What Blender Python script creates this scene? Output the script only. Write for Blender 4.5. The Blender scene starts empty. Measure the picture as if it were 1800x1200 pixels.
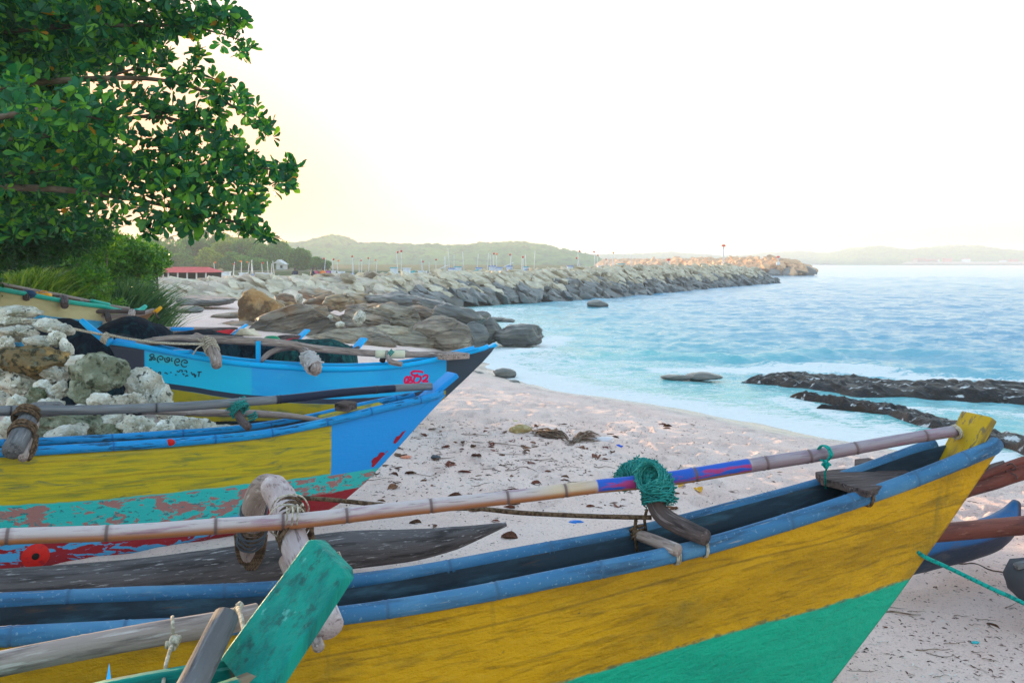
import bpy, bmesh, math, random
import numpy as np
from mathutils import Vector, Matrix, Quaternion

# ------------------------------------------------------------------ camera, sky, sun, exposure
scene = bpy.context.scene
CAMZ, F, HY = 1.75, 1500.0, 462.0        # eye height; focal length and horizon row in the 1800 px wide photo
SEA = -0.90
cam = bpy.data.cameras.new('camera')
cam.sensor_width = 36.0
cam.lens = 30.0
cam.shift_y = -(600 - HY) / 1800.0
cam.clip_start = 0.05
cam.clip_end = 20000
camo = bpy.data.objects.new('camera', cam)
camo.location = (0, 0, CAMZ)
camo.rotation_euler = (math.radians(90), 0, 0)
scene.collection.objects.link(camo)
scene.camera = camo

SUN_AZ, SUN_EL = math.radians(-38.0), math.radians(2.9)      # azimuth measured from +Y towards +X
w = bpy.data.worlds.new('World')
scene.world = w
w.use_nodes = True
wn = w.node_tree
sky = wn.nodes.new('ShaderNodeTexSky')
sky.sky_type = 'NISHITA'
sky.sun_disc = False
sky.sun_elevation = SUN_EL
sky.sun_rotation = SUN_AZ
sky.altitude = 0
sky.air_density = 1.05
sky.dust_density = 1.0
sky.ozone_density = 1.8
bg = wn.nodes['Background']
bg.inputs['Strength'].default_value = 0.15
# tone curve added to the sky: its brightness levels off towards an even white, its tint stays
EXPO = 1.5
SKY_GAIN, SKY_TOP = 4.5, 1.5
def vmath(op, a, b):
    n = wn.nodes.new('ShaderNodeVectorMath'); n.operation = op
    for k_, v_ in enumerate((a, b)):
        if isinstance(v_, float): n.inputs[k_].default_value = (v_, v_, v_)
        elif isinstance(v_, tuple): n.inputs[k_].default_value = v_
        else: wn.links.new(v_, n.inputs[k_])
    return n
gained = vmath('MULTIPLY', sky.outputs[0], (SKY_GAIN * 1.0, SKY_GAIN * 1.0, SKY_GAIN * 1.0))
den = vmath('ADD', vmath('MULTIPLY', gained.outputs[0], .15 * 2 ** EXPO / SKY_TOP).outputs[0], 1.0)
levelled = vmath('DIVIDE', gained.outputs[0], den.outputs[0])
# warm aureole of the setting sun, spreading round the sun's own direction
tco = wn.nodes.new('ShaderNodeTexCoord')
sdir = (math.sin(SUN_AZ), math.cos(SUN_AZ), .08)
low = vmath('NORMALIZE', vmath('MULTIPLY', tco.outputs['Generated'], (1.0, 1.0, 2.3)).outputs[0], 0.0)
dt = vmath('DOT_PRODUCT', low.outputs[0], sdir)
mr = wn.nodes.new('ShaderNodeMapRange'); mr.interpolation_type = 'SMOOTHSTEP'
mr.inputs['From Min'].default_value = .70; mr.inputs['From Max'].default_value = .985
wn.links.new(dt.outputs['Value'], mr.inputs['Value'])
mxw = wn.nodes.new('ShaderNodeMix'); mxw.data_type = 'RGBA'
mxw.inputs[6].default_value = (1, 1, 1, 1); mxw.inputs[7].default_value = (1, .47, .27, 1)
wn.links.new(mr.outputs[0], mxw.inputs[0])
glow = vmath('MULTIPLY', levelled.outputs[0], mxw.outputs[2])
wn.links.new(glow.outputs[0], bg.inputs['Color'])

sl = bpy.data.lights.new('sun', 'SUN')
sl.energy = 3.0
sl.angle = math.radians(0.6)
sl.color = (1.0, 0.66, 0.36)
so = bpy.data.objects.new('sun', sl)
sd = Vector((math.sin(SUN_AZ) * math.cos(SUN_EL), math.cos(SUN_AZ) * math.cos(SUN_EL), math.sin(SUN_EL)))
so.rotation_euler = (-sd).to_track_quat('-Z', 'Y').to_euler()
so.location = (-20, 30, 20)
scene.collection.objects.link(so)

scene.view_settings.view_transform = 'Standard'
scene.view_settings.look = 'None'
scene.view_settings.gamma = 1
scene.view_settings.use_curve_mapping = False
scene.view_settings.exposure = 2.2
scene.render.engine = 'CYCLES'
scene.cycles.use_denoising = True
scene.cycles.max_bounces = 6
scene.cycles.diffuse_bounces = 3
scene.cycles.glossy_bounces = 3
scene.cycles.transmission_bounces = 3
scene.cycles.volume_bounces = 1
scene.cycles.transparent_max_bounces = 6
scene.cycles.sample_clamp_indirect = 6

random.seed(7)
rng = np.random.default_rng(7)
COL = scene.collection
V = Vector

def P(x, y, D):
    """point seen at photo pixel (x, y) at distance D"""
    return V((D * (x - 900) / F, D, CAMZ - D * (y - HY) / F))
def G(x, y, z=0.0):
    """point on the level z seen at photo pixel (x, y)"""
    D = (CAMZ - z) * F / (y - HY)
    return V((D * (x - 900) / F, D, z))

# ------------------------------------------------------------------ numpy noise
def _h(ix, iy, iz, seed):
    n = (ix * 374761393 + iy * 668265263 + iz * 2147483647 + seed * 1274126177) & 0xFFFFFFFF
    n = ((n ^ (n >> 13)) * 1274126177) & 0xFFFFFFFF
    n = (n ^ (n >> 16)) & 0xFFFFFFFF
    return n / 4294967295.0
def vn(p, seed=0):
    """value noise 0..1, p is (n,3)"""
    p = np.asarray(p, dtype=np.float64)
    i = np.floor(p).astype(np.int64)
    f = p - i
    u = f * f * (3 - 2 * f)
    x, y, z = i[:, 0], i[:, 1], i[:, 2]
    r = 0
    for dx in (0, 1):
        wx = u[:, 0] if dx else 1 - u[:, 0]
        for dy in (0, 1):
            wy = u[:, 1] if dy else 1 - u[:, 1]
            for dz in (0, 1):
                wz = u[:, 2] if dz else 1 - u[:, 2]
                r = r + wx * wy * wz * _h(x + dx, y + dy, z + dz, seed)
    return r
def fbm(p, oct=4, seed=0, gain=.5):
    p = np.asarray(p, dtype=np.float64)
    a, s, r = 1.0, 0.0, 0
    for k in range(oct):
        r = r + a * vn(p * 2 ** k + 17.3 * k, seed + k)
        s += a
        a *= gain
    return r / s
def fbm2(x, y, sc, oct=4, seed=0, gain=.5):
    return fbm(np.stack([np.ravel(x) * sc, np.ravel(y) * sc, np.full(np.size(x), .37)], 1), oct, seed, gain).reshape(np.shape(x))
def cinterp(x, xs, ys):
    xs = np.asarray(xs, float); ys = np.asarray(ys, float)
    m = np.gradient(ys, xs)
    x = np.asarray(x, float)
    xc = np.clip(x, xs[0], xs[-1])
    k = np.clip(np.searchsorted(xs, xc) - 1, 0, len(xs) - 2)
    h = xs[k + 1] - xs[k]
    t = (xc - xs[k]) / h
    r = (2*t**3-3*t**2+1)*ys[k] + (t**3-2*t**2+t)*h*m[k] + (-2*t**3+3*t**2)*ys[k+1] + (t**3-t**2)*h*m[k+1]
    return r + np.where(x > xs[-1], (x - xs[-1]) * m[-1], 0) + np.where(x < xs[0], (x - xs[0]) * m[0], 0)

# ------------------------------------------------------------------ materials
def nodes(name):
    m = bpy.data.materials.new(name)
    m.use_nodes = True
    nt = m.node_tree
    return m, nt, nt.nodes, nt.links, nt.nodes['Principled BSDF']
def mk(nt, t, **kw):
    n = nt.nodes.new(t)
    for k, v in kw.items():
        setattr(n, k, v)
    return n
def scaled(nt, co, s, off=0.0):
    m = mk(nt, 'ShaderNodeMapping')
    m.inputs['Scale'].default_value = s if hasattr(s, '__len__') else (s, s, s)
    m.inputs['Location'].default_value = (off, off * .7, off * 1.3)
    nt.links.new(co, m.inputs['Vector'])
    return m.outputs[0]
def noise(nt, co, s, detail=4, rough=.6, dist=0.0, off=0.0, kind='noise'):
    if kind == 'voronoi':
        n = mk(nt, 'ShaderNodeTexVoronoi')
        n.inputs['Scale'].default_value = 1
        nt.links.new(scaled(nt, co, s, off), n.inputs['Vector'])
        return n.outputs['Distance']
    if kind == 'crack':
        n = mk(nt, 'ShaderNodeTexVoronoi', feature='DISTANCE_TO_EDGE')
        n.inputs['Scale'].default_value = 1
        nt.links.new(scaled(nt, co, s, off), n.inputs['Vector'])
        return n.outputs['Distance']
    n = mk(nt, 'ShaderNodeTexNoise')
    n.inputs['Scale'].default_value = 1
    n.inputs['Detail'].default_value = detail
    n.inputs['Roughness'].default_value = rough
    n.inputs['Distortion'].default_value = dist
    nt.links.new(scaled(nt, co, s, off), n.inputs['Vector'])
    return n.outputs[0]
def ramp01(nt, val, lo, hi):
    r = mk(nt, 'ShaderNodeMapRange')
    r.clamp = True
    r.inputs['From Min'].default_value = lo
    r.inputs['From Max'].default_value = hi
    nt.links.new(val, r.inputs['Value'])
    return r.outputs[0]
def math2(nt, op, a, b):
    n = mk(nt, 'ShaderNodeMath', operation=op)
    for k, v in enumerate((a, b)):
        if isinstance(v, (int, float)):
            n.inputs[k].default_value = v
        else:
            nt.links.new(v, n.inputs[k])
    return n.outputs[0]
def mixc(nt, fac, a, b):
    n = mk(nt, 'ShaderNodeMix', data_type='RGBA')
    for k, v in ((0, fac), (6, a), (7, b)):
        if isinstance(v, (int, float)):
            n.inputs[k].default_value = v
        elif isinstance(v, tuple):
            n.inputs[k].default_value = (*v, 1) if len(v) == 3 else v
        else:
            nt.links.new(v, n.inputs[k])
    return n.outputs[2]
_lc = [0]
def pmat(name, base, layers=(), rough=.75, bump=(), coord='tc', spec=.2, hue=0.0, val=0.0, nodes_dark=None):
    """painted / weathered surface. layer: c colour, s scale, r (lo,hi), optional bands [(axis, lo, hi, wobble, wobble scale, softness)], a opacity"""
    m, nt, nd, lk, bs = nodes(name)
    if coord == 'tc':
        co = mk(nt, 'ShaderNodeAttribute', attribute_name='tc').outputs['Vector']
    else:
        co = mk(nt, 'ShaderNodeTexCoord').outputs['Object']
    sep = mk(nt, 'ShaderNodeSeparateXYZ')
    lk.new(co, sep.inputs[0])
    col = base
    for L in layers:
        _lc[0] += 1
        off = L.get('off', _lc[0] * 3.17)
        msk = None
        if 's' in L:
            n = noise(nt, co, L['s'], L.get('d', 5), L.get('g', .6), L.get('w', 0.0), off, L.get('kind', 'noise'))
            msk = ramp01(nt, n, *L['r'])
        for (ax, lo, hi, amp, wsc, soft) in L.get('bands', ()):
            v = sep.outputs[ax]
            if amp:
                nn = noise(nt, co, wsc, 4, .65, 0, off + 5)
                v = math2(nt, 'ADD', v, math2(nt, 'MULTIPLY', math2(nt, 'SUBTRACT', nn, .5), amp))
            b = 1.0
            if lo is not None:
                b = ramp01(nt, v, lo - soft, lo + soft)
            if hi is not None:
                h = ramp01(nt, v, hi + soft, hi - soft)
                b = h if lo is None else math2(nt, 'MULTIPLY', b, h)
            msk = b if msk is None else math2(nt, 'MULTIPLY', msk, b)
        if L.get('a', 1) != 1:
            msk = math2(nt, 'MULTIPLY', msk, L['a'])
        col = mixc(nt, msk if msk is not None else 1.0, col, L['c'])
    if nodes_dark:
        ndf = mk(nt, 'ShaderNodeAttribute', attribute_name='nd').outputs['Fac']
        col = mixc(nt, ndf, col, nodes_dark)
    if hue or val:
        oi = mk(nt, 'ShaderNodeObjectInfo')
        hs = mk(nt, 'ShaderNodeHueSaturation')
        if isinstance(col, tuple):
            hs.inputs['Color'].default_value = (*col, 1)
        else:
            lk.new(col, hs.inputs['Color'])
        if val:
            r = mk(nt, 'ShaderNodeMapRange')
            r.inputs['To Min'].default_value = 1 - val
            r.inputs['To Max'].default_value = 1 + val
            lk.new(oi.outputs['Random'], r.inputs['Value'])
            lk.new(r.outputs[0], hs.inputs['Value'])
        if hue:
            r = mk(nt, 'ShaderNodeMapRange')
            r.inputs['To Min'].default_value = .5 - hue
            r.inputs['To Max'].default_value = .5 + hue
            mm = math2(nt, 'FRACT', math2(nt, 'MULTIPLY', oi.outputs['Random'], 7.31), 0)
            lk.new(mm, r.inputs['Value'])
            lk.new(r.outputs[0], hs.inputs['Hue'])
        col = hs.outputs[0]
    if isinstance(col, tuple):
        bs.inputs['Base Color'].default_value = (*col, 1)
    else:
        lk.new(col, bs.inputs['Base Color'])
    bs.inputs['Roughness'].default_value = rough
    bs.inputs['Specular IOR Level'].default_value = spec
    prev = None
    for (s, st, dist, *k) in bump:
        n = noise(nt, co, s, 6, .6, 0, 1.1, k[0] if k else 'noise')
        if k and k[0] == 'crack':
            n = ramp01(nt, n, 0, .12)
        b = mk(nt, 'ShaderNodeBump')
        b.inputs['Strength'].default_value = st
        b.inputs['Distance'].default_value = dist
        lk.new(n, b.inputs['Height'])
        if prev is not None:
            lk.new(prev, b.inputs['Normal'])
        prev = b.outputs[0]
    if prev is not None:
        lk.new(prev, bs.inputs['Normal'])
    return m

# ------------------------------------------------------------------ object helpers
def thing(name, label, cat, loc=(0, 0, 0), group=None):
    o = bpy.data.objects.new(name, None)
    o.empty_display_size = .2
    o.location = loc
    COL.objects.link(o)
    o['label'] = label
    o['category'] = cat
    if group: o['group'] = group
    return o
def tag(o, label, cat, group=None):
    o['label'] = label; o['category'] = cat
    if group: o['group'] = group
    return o
def mesh(name, verts, faces, mats, tc=None, mi=None, smooth=True, attrs=None):
    me = bpy.data.meshes.new(name)
    verts = np.asarray(verts, dtype=np.float32)
    if isinstance(faces, np.ndarray) and faces.ndim == 2:
        nf, k = faces.shape
        me.vertices.add(len(verts)); me.vertices.foreach_set('co', verts.ravel())
        me.loops.add(nf * k); me.loops.foreach_set('vertex_index', faces.astype(np.int32).ravel())
        me.polygons.add(nf); me.polygons.foreach_set('loop_start', np.arange(0, nf * k, k, dtype=np.int32))
        me.update(calc_edges=True)
    else:
        me.from_pydata([tuple(v) for v in verts], [], [tuple(f) for f in faces])
    for m in (mats if isinstance(mats, (list, tuple)) else [mats]):
        me.materials.append(m)
    if mi is not None:
        me.polygons.foreach_set('material_index', np.asarray(mi, dtype=np.int32))
    me.polygons.foreach_set('use_smooth', np.full(len(me.polygons), bool(smooth)))
    if tc is not None:
        a = me.attributes.new('tc', 'FLOAT_VECTOR', 'POINT')
        a.data.foreach_set('vector', np.asarray(tc, dtype=np.float32).ravel())
    for k, v in (attrs or {}).items():
        a = me.attributes.new(k, 'FLOAT', 'POINT')
        a.data.foreach_set('value', np.asarray(v, dtype=np.float32).ravel())
    me.validate()
    me.update()
    return me
def link(name, me, parent=None, loc=None, kind=None):
    o = bpy.data.objects.new(name, me)
    COL.objects.link(o)
    if parent is not None: o.parent = parent
    if loc is not None: o.location = loc
    if kind: o['kind'] = kind
    return o
def origin(parent):
    """world position of a parent (all parents are unrotated)"""
    p = V((0, 0, 0))
    while parent is not None:
        p += parent.location
        parent = parent.parent
    return p
def part(name, verts, faces, mats, parent=None, base=None, **kw):
    """world-space verts -> a part whose own origin is its centre"""
    verts = np.asarray(verts, dtype=np.float64)
    c = verts.mean(0) if base is None else np.array(base)
    kind = kw.pop('kind', None)
    me = mesh(name, verts - c, faces, mats, **kw)
    return link(name, me, parent, V(c) - origin(parent), kind)

def smooth_path(pts, step):
    pts = [np.array(p, float) for p in pts]
    if len(pts) == 2:
        n = max(2, int(np.linalg.norm(pts[1] - pts[0]) / step) + 1)
        T = np.linspace(0, 1, n)
        return np.array([pts[0] * (1 - t) + pts[1] * t for t in T]), T
    P4 = [2 * pts[0] - pts[1]] + pts + [2 * pts[-1] - pts[-2]]
    out, tt = [], []
    N = len(pts) - 1
    for i in range(N):
        a, b, c, d = P4[i:i + 4]
        n = max(2, int(np.linalg.norm(c - b) / step) + 1)
        for t in np.linspace(0, 1, n, endpoint=(i == N - 1)):
            out.append(.5 * ((2 * b) + (-a + c) * t + (2*a - 5*b + 4*c - d) * t*t + (-a + 3*b - 3*c + d) * t**3))
            tt.append((i + t) / N)
    return np.array(out), np.array(tt)
def tube_data(pts, r, seg=12, step=.05, nodes_every=0, bulge=.12, rough=0.0, rsc=8, seed=0, flat=1.0, cap=True, resample=True):
    """swept tube. r is a radius or a list of radii along the control points. returns verts, faces, tc"""
    if resample:
        C, T = smooth_path(pts, step)
    else:
        C = np.array([list(p) for p in pts], float); T = np.linspace(0, 1, len(C))
    n = len(C)
    L = np.concatenate([[0], np.cumsum(np.linalg.norm(np.diff(C, axis=0), axis=1))])
    rr = np.interp(T, np.linspace(0, 1, len(r)), r) if hasattr(r, '__len__') else np.full(n, float(r))
    if nodes_every:
        # insert rings for each bamboo joint
        lens = []
        rs = random.Random(seed + 5)
        x = nodes_every * rs.uniform(.3, .9)
        while x < L[-1] - .02:
            lens.append(x); x += nodes_every * rs.uniform(.65, 1.3)
        extra = sorted(set([l + d for l in lens for d in (-.022, -.007, -.003, .003, .008, .022) if 0 < l + d < L[-1]]))
        allL = np.array(sorted(list(L) + extra))
        C = np.stack([np.interp(allL, L, C[:, k]) for k in range(3)], 1)
        rr = np.interp(allL, L, rr)
        mod = np.ones(len(allL))
        for l in lens:
            d = allL - l
            mod += bulge * np.exp(-(d / .011) ** 2) * np.where(np.abs(d) < .0035, -.1, 1)
        rr = rr * mod
        L = allL; n = len(C)
    ndv = np.zeros(len(C))
    if nodes_every:
        for l in lens: ndv = np.maximum(ndv, np.where(np.abs(L - l) < .0045, .9, np.where(np.abs(L - l) < .01, .25, 0)))
    tan = np.gradient(C, axis=0)
    tan /= np.linalg.norm(tan, axis=1)[:, None] + 1e-12
    up = np.array([0, 0, 1.0]) if abs(tan[0][2]) < .9 else np.array([1.0, 0, 0])
    nrm = np.zeros_like(C)
    v = up - tan[0] * (up @ tan[0]); v /= np.linalg.norm(v)
    for i in range(n):
        v = v - tan[i] * (v @ tan[i]); v /= np.linalg.norm(v) + 1e-12
        nrm[i] = v
    bi = np.cross(tan, nrm)
    a = np.linspace(0, 2 * np.pi, seg, endpoint=False)
    ca, sa = np.cos(a), np.sin(a)
    R = rr[:, None] * np.ones(seg)
    tc = np.stack([np.repeat(L, seg), (R * ca).ravel(), (R * sa * flat).ravel()], 1)
    if rough:
        R = R * (1 + rough * 2 * (fbm(tc * np.array([rsc * .35, rsc * 1.6, rsc * 1.6]) + seed * 3.3, 4, seed).reshape(n, seg) - .5))
    Vt = C[:, None, :] + nrm[:, None, :] * (R * ca)[..., None] * flat + bi[:, None, :] * (R * sa)[..., None]
    verts = Vt.reshape(-1, 3)
    i = np.arange(n - 1)[:, None] * seg; j = np.arange(seg)[None]; j2 = (j + 1) % seg
    F_ = np.stack([i + j, i + j2, i + seg + j2, i + seg + j], -1).reshape(-1, 4)
    faces = [tuple(f) for f in F_]
    if cap:
        for e, (ii, sgn) in enumerate(((0, -1), (n - 1, 1))):
            c = len(verts)
            verts = np.vstack([verts, C[ii] + tan[ii] * sgn * rr[ii] * .12])
            tc = np.vstack([tc, [L[ii], 0, 0]])
            for k in range(seg):
                q = (ii * seg + k, ii * seg + (k + 1) % seg)
                faces.append((q[1], q[0], c) if ii == 0 else (q[0], q[1], c))
    tube_data.nd = np.concatenate([np.repeat(ndv, seg), np.zeros(len(verts) - n * seg)])
    return verts, faces, tc
def tube(name, pts, r, mat, parent=None, **kw):
    kind = kw.pop('kind', None)
    v, f, tc = tube_data(pts, r, **kw)
    return part(name, v, f, mat, parent, tc=tc, kind=kind, attrs={'nd': tube_data.nd} if kw.get('nodes_every') else None)
def joined(name, datas, mat, parent=None, kind=None, smooth=True):
    vs, fs, ts, k = [], [], [], 0
    for v, f, t in datas:
        vs.append(v); ts.append(t)
        fs += [tuple(i + k for i in q) for q in f]
        k += len(v)
    return part(name, np.vstack(vs), fs, mat, parent, tc=np.vstack(ts), kind=kind, smooth=smooth)
def coil(c0, c1, r, turns, rr, seed=0, jit=.12, seg=6, n=14, elong=None):
    """rope wound round the segment c0-c1"""
    c0, c1 = V(c0), V(c1)
    ax = (c1 - c0)
    t = ax.normalized()
    a = t.orthogonal().normalized(); b = t.cross(a)
    rs = random.Random(seed)
    pts = []
    N = int(turns * n)
    ph = rs.uniform(0, 6)
    for k in range(N + 1):
        u = k / N
        th = ph + u * turns * 2 * math.pi
        q = r * (1 + rs.uniform(-jit, jit) * .4)
        p = c0 + ax * (u + rs.uniform(-jit, jit) * .5 / max(turns, 1)) + (a * math.cos(th) + b * math.sin(th)) * q
        if elong is not None:
            p = p + V(elong) * math.cos(th)
        pts.append(p)
    return tube_data(pts, rr, seg=seg, step=10)
def slab(name, corners, thick, mat, parent=None, bevel=.006, sub=6, rough=.004, seed=0, down=None, grain=0):
    """thick board from a planar-ish polygon of world points; the thickness goes along -normal"""
    bm = bmesh.new()
    vs = [bm.verts.new(c) for c in corners]
    f = bm.faces.new(vs)
    f.normal_update()
    nrm = f.normal.copy() if down is None else -V(down).normalized()
    ext = bmesh.ops.extrude_face_region(bm, geom=[f])
    for v in [e for e in ext['geom'] if isinstance(e, bmesh.types.BMVert)]:
        v.co -= nrm * thick
    bmesh.ops.recalc_face_normals(bm, faces=bm.faces)
    bmesh.ops.bevel(bm, geom=bm.edges[:], offset=bevel, segments=2, affect='EDGES', profile=.6)
    bmesh.ops.triangulate(bm, faces=bm.faces)
    bmesh.ops.subdivide_edges(bm, edges=[e for e in bm.edges if e.calc_length() > .03], cuts=2, use_grid_fill=False)
    co = np.array([v.co[:] for v in bm.verts])
    ax = V(corners[1]) - V(corners[0]) if grain == 0 else V(corners[2]) - V(corners[1])
    ax.normalize(); b = nrm.cross(ax)
    c0 = V(corners[0])
    tc = np.stack([(co - np.array(c0)) @ np.array(q) for q in (ax, b, nrm)], 1)
    if rough:
        co = co + np.array(nrm) * ((fbm(tc * np.array([6, 30, 30]) + seed, 3, seed) - .5) * 2 * rough)[:, None]
    faces = [tuple(v.index for v in q.verts) for q in bm.faces]
    bm.verts.index_update()
    faces = [tuple(v.index for v in q.verts) for q in bm.faces]
    bm.free()
    return part(name, co, faces, mat, parent, tc=tc, smooth=False)

# shoreline, in plan; the land lies on its left-hand side when walking away from the camera
SHORE = np.array([(70, -14), (30, 0), (12, 7.3), (6.5, 10.8), (4.77, 13), (3.06, 15.3), (1.16, 17.4), (-.41, 20.6), (-1.4, 24), (-2.6, 32), (-4.6, 52),
                  (-9, 58), (-30, 62), (-46, 75), (-60, 105), (-90, 110), (-400, 90)], float)
def shore_d(x, y):
    """signed distance to the waterline, positive on land"""
    x = np.asarray(x, float); y = np.asarray(y, float)
    best = np.full(x.shape, 1e9); sg = np.zeros(x.shape)
    for (ax, ay), (bx, by) in zip(SHORE[:-1], SHORE[1:]):
        dx, dy = bx - ax, by - ay
        t = np.clip(((x - ax) * dx + (y - ay) * dy) / (dx * dx + dy * dy), 0, 1)
        px, py = x - ax - t * dx, y - ay - t * dy
        d = np.hypot(px, py)
        c = dx * py - dy * px
        m = d < best - 1e-9
        sg = np.where(m, np.sign(c), sg); best = np.where(m, d, best)
    return best * np.where(sg == 0, 1, sg)
def zg0(x, y):
    d = shore_d(x, y) + (fbm2(x, y, .35, 3, 5) - .5) * 1.2
    land = .865 * np.tanh(.17 * np.maximum(d, 0)) + .006 * np.clip(d, 0, 60)
    seab = np.maximum(.12 * np.minimum(d, 0), -3.5)
    sm = lambda t: np.clip(t, 0, 1) ** 2 * (3 - 2 * np.clip(t, 0, 1))
    bank = .80 * sm((-.44 * y - x) / 1.6) * sm((y - 13.2) / 3.0) * sm((60 - y) / 20)
    return SEA + land + seab + bank
def zg(x, y):
    return float(zg0(np.array([x]), np.array([y]))[0])

HAZE = 0.00085
# ------------------------------------------------------------------ ground
m_sand, nt, nd, lk, bs = nodes('beach_sand')
co = mk(nt, 'ShaderNodeTexCoord').outputs['Object']
n1 = noise(nt, co, 1.3, 4, .6)
n2 = noise(nt, co, 55, 3, .7, off=3)
n3 = noise(nt, co, 140, 2, .7, off=9)
n4 = noise(nt, co, 24, 4, .7, off=13)
c = mixc(nt, ramp01(nt, n1, .3, .7), (.86, .63, .56), (.92, .73, .67))
c = mixc(nt, math2(nt, 'MULTIPLY', ramp01(nt, n2, .58, .70), .75), c, (.15, .09, .08))
c = mixc(nt, math2(nt, 'MULTIPLY', ramp01(nt, n3, .60, .72), .8), c, (.86, .82, .80))
c = mixc(nt, math2(nt, 'MULTIPLY', ramp01(nt, n4, .60, .72), .5), c, (.24, .16, .13))
wet = mk(nt, 'ShaderNodeAttribute', attribute_name='wet').outputs['Fac']
c = mixc(nt, wet, c, (.42, .36, .32))
lk.new(c, bs.inputs['Base Color'])
rr = mk(nt, 'ShaderNodeMapRange')
rr.inputs['To Min'].default_value = .92; rr.inputs['To Max'].default_value = .25
lk.new(wet, rr.inputs['Value']); lk.new(rr.outputs[0], bs.inputs['Roughness'])
bs.inputs['Specular IOR Level'].default_value = .3
dry = math2(nt, 'SUBTRACT', 1.0, wet)
b1 = mk(nt, 'ShaderNodeBump'); b1.inputs['Distance'].default_value = .05
lk.new(noise(nt, co, 9, 8, .72, off=2), b1.inputs['Height'])
lk.new(math2(nt, 'MULTIPLY', dry, .75), b1.inputs['Strength'])
b2 = mk(nt, 'ShaderNodeBump'); b2.inputs['Distance'].default_value = .012
lk.new(noise(nt, co, 90, 4, .7, off=5), b2.inputs['Height'])
lk.new(math2(nt, 'MULTIPLY', dry, .8), b2.inputs['Strength'])
lk.new(b1.outputs[0], b2.inputs['Normal']); lk.new(b2.outputs[0], bs.inputs['Normal'])

ys = np.concatenate([np.linspace(-7, 1.8, 22, endpoint=False), np.geomspace(1.8, 42, 560, endpoint=False), np.geomspace(42, 4300, 50)])
us = np.linspace(-1, 1, 520)
YY, UU = np.meshgrid(ys, us, indexing='ij')
XX = UU * (.82 * np.maximum(YY, 0) + 5 + .3 * np.maximum(0, -YY)) + .12 * 0
DD = shore_d(XX, YY)
ZZ = zg0(XX, YY)
near = np.clip((45 - YY) / 10, 0, 1) * np.clip(DD + .3, 0, 1)
ZZ = ZZ + near * ((fbm2(XX, YY, 2.2, 4, 21) - .5) * .07 + (fbm2(XX, YY, 8, 3, 22) - .5) * .022)
fr = np.random.default_rng(3)
cand = []
while len(cand) < 620:
    y = fr.uniform(6.5, 20); x = fr.uniform(-.25, .62) * y
    d = float(shore_d(np.array([x]), np.array([y]))[0])
    if .7 < d < 5.5 + fr.normal() * 1.2: cand.append((x, y))
dep = np.zeros_like(ZZ)
for x, y in cand:
    a = fr.uniform(-.9, .9) + 1.2; l = fr.uniform(.10, .17); wd = fr.uniform(.055, .085)
    r0, r1 = np.searchsorted(ys, [y - .5, y + .5])
    xs_, ys_ = XX[r0:r1] - x, YY[r0:r1] - y
    p, q = xs_ * math.cos(a) + ys_ * math.sin(a), -xs_ * math.sin(a) + ys_ * math.cos(a)
    g = (p / l) ** 2 + (q / wd) ** 2
    dep[r0:r1] += -.048 * np.exp(-g ** 1.5) + .020 * np.exp(-((np.sqrt(g) - 1.45) / .35) ** 2)
ZZ += np.clip(dep, -.06, .04)
verts = np.stack([XX, YY, ZZ], -1).reshape(-1, 3)
nr, nc = XX.shape
i = np.arange(nr - 1)[:, None] * nc; j = np.arange(nc - 1)[None]
faces = np.stack([i + j, i + j + 1, i + nc + j + 1, i + nc + j], -1).reshape(-1, 4)
wetv = np.clip(1 - (DD + (fbm2(XX, YY, .8, 3, 9) - .5) * 1.6 - .35) / .9, 0, 1)
o = link('ground', mesh('ground', verts, faces, m_sand, attrs={'wet': wetv.ravel()}), kind='structure')
def gz(x, y):
    """height of the finished sand sheet"""
    r = int(np.clip(np.searchsorted(ys, y), 1, nr - 1))
    cix = int(np.clip(np.searchsorted(XX[r], x), 1, nc - 1))
    return float(ZZ[r, cix])
def onsand(px, py):
    z = 0
    for _ in range(6):
        q = G(px, py, z); z = gz(q.x, q.y)
    return G(px, py, z)

# ------------------------------------------------------------------ sea
m_sea, nt, nd, lk, bs = nodes('sea_water')
co = mk(nt, 'ShaderNodeTexCoord').outputs['Object']
shal = mk(nt, 'ShaderNodeAttribute', attribute_name='shal').outputs['Fac']
foam = mk(nt, 'ShaderNodeAttribute', attribute_name='foam').outputs['Fac']
c = mixc(nt, shal, (.15, .37, .56), (.14, .62, .58))
c = mixc(nt, ramp01(nt, shal, .70, 1.0), c, (.40, .52, .50))
fa = noise(nt, co, (1.5, 3.6, 1), 7, .75, 1.4)
fb = noise(nt, co, (6, 13, 1), 5, .75, 1.0, off=4)
fm = math2(nt, 'ADD', math2(nt, 'MULTIPLY', fa, .62), math2(nt, 'MULTIPLY', fb, .38))
th = math2(nt, 'SUBTRACT', .78, math2(nt, 'MULTIPLY', foam, .46))
fd = math2(nt, 'MULTIPLY', math2(nt, 'SUBTRACT', fm, th), 16)
fmask = ramp01(nt, fd, 0, 1)
c = mixc(nt, fmask, c, (.80, .84, .86))
lk.new(c, bs.inputs['Base Color'])
r = mk(nt, 'ShaderNodeMapRange'); r.inputs['To Min'].default_value = .15; r.inputs['To Max'].default_value = .75
lk.new(fmask, r.inputs['Value']); lk.new(r.outputs[0], bs.inputs['Roughness'])
bs.inputs['IOR'].default_value = 1.33
prev = None
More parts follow.
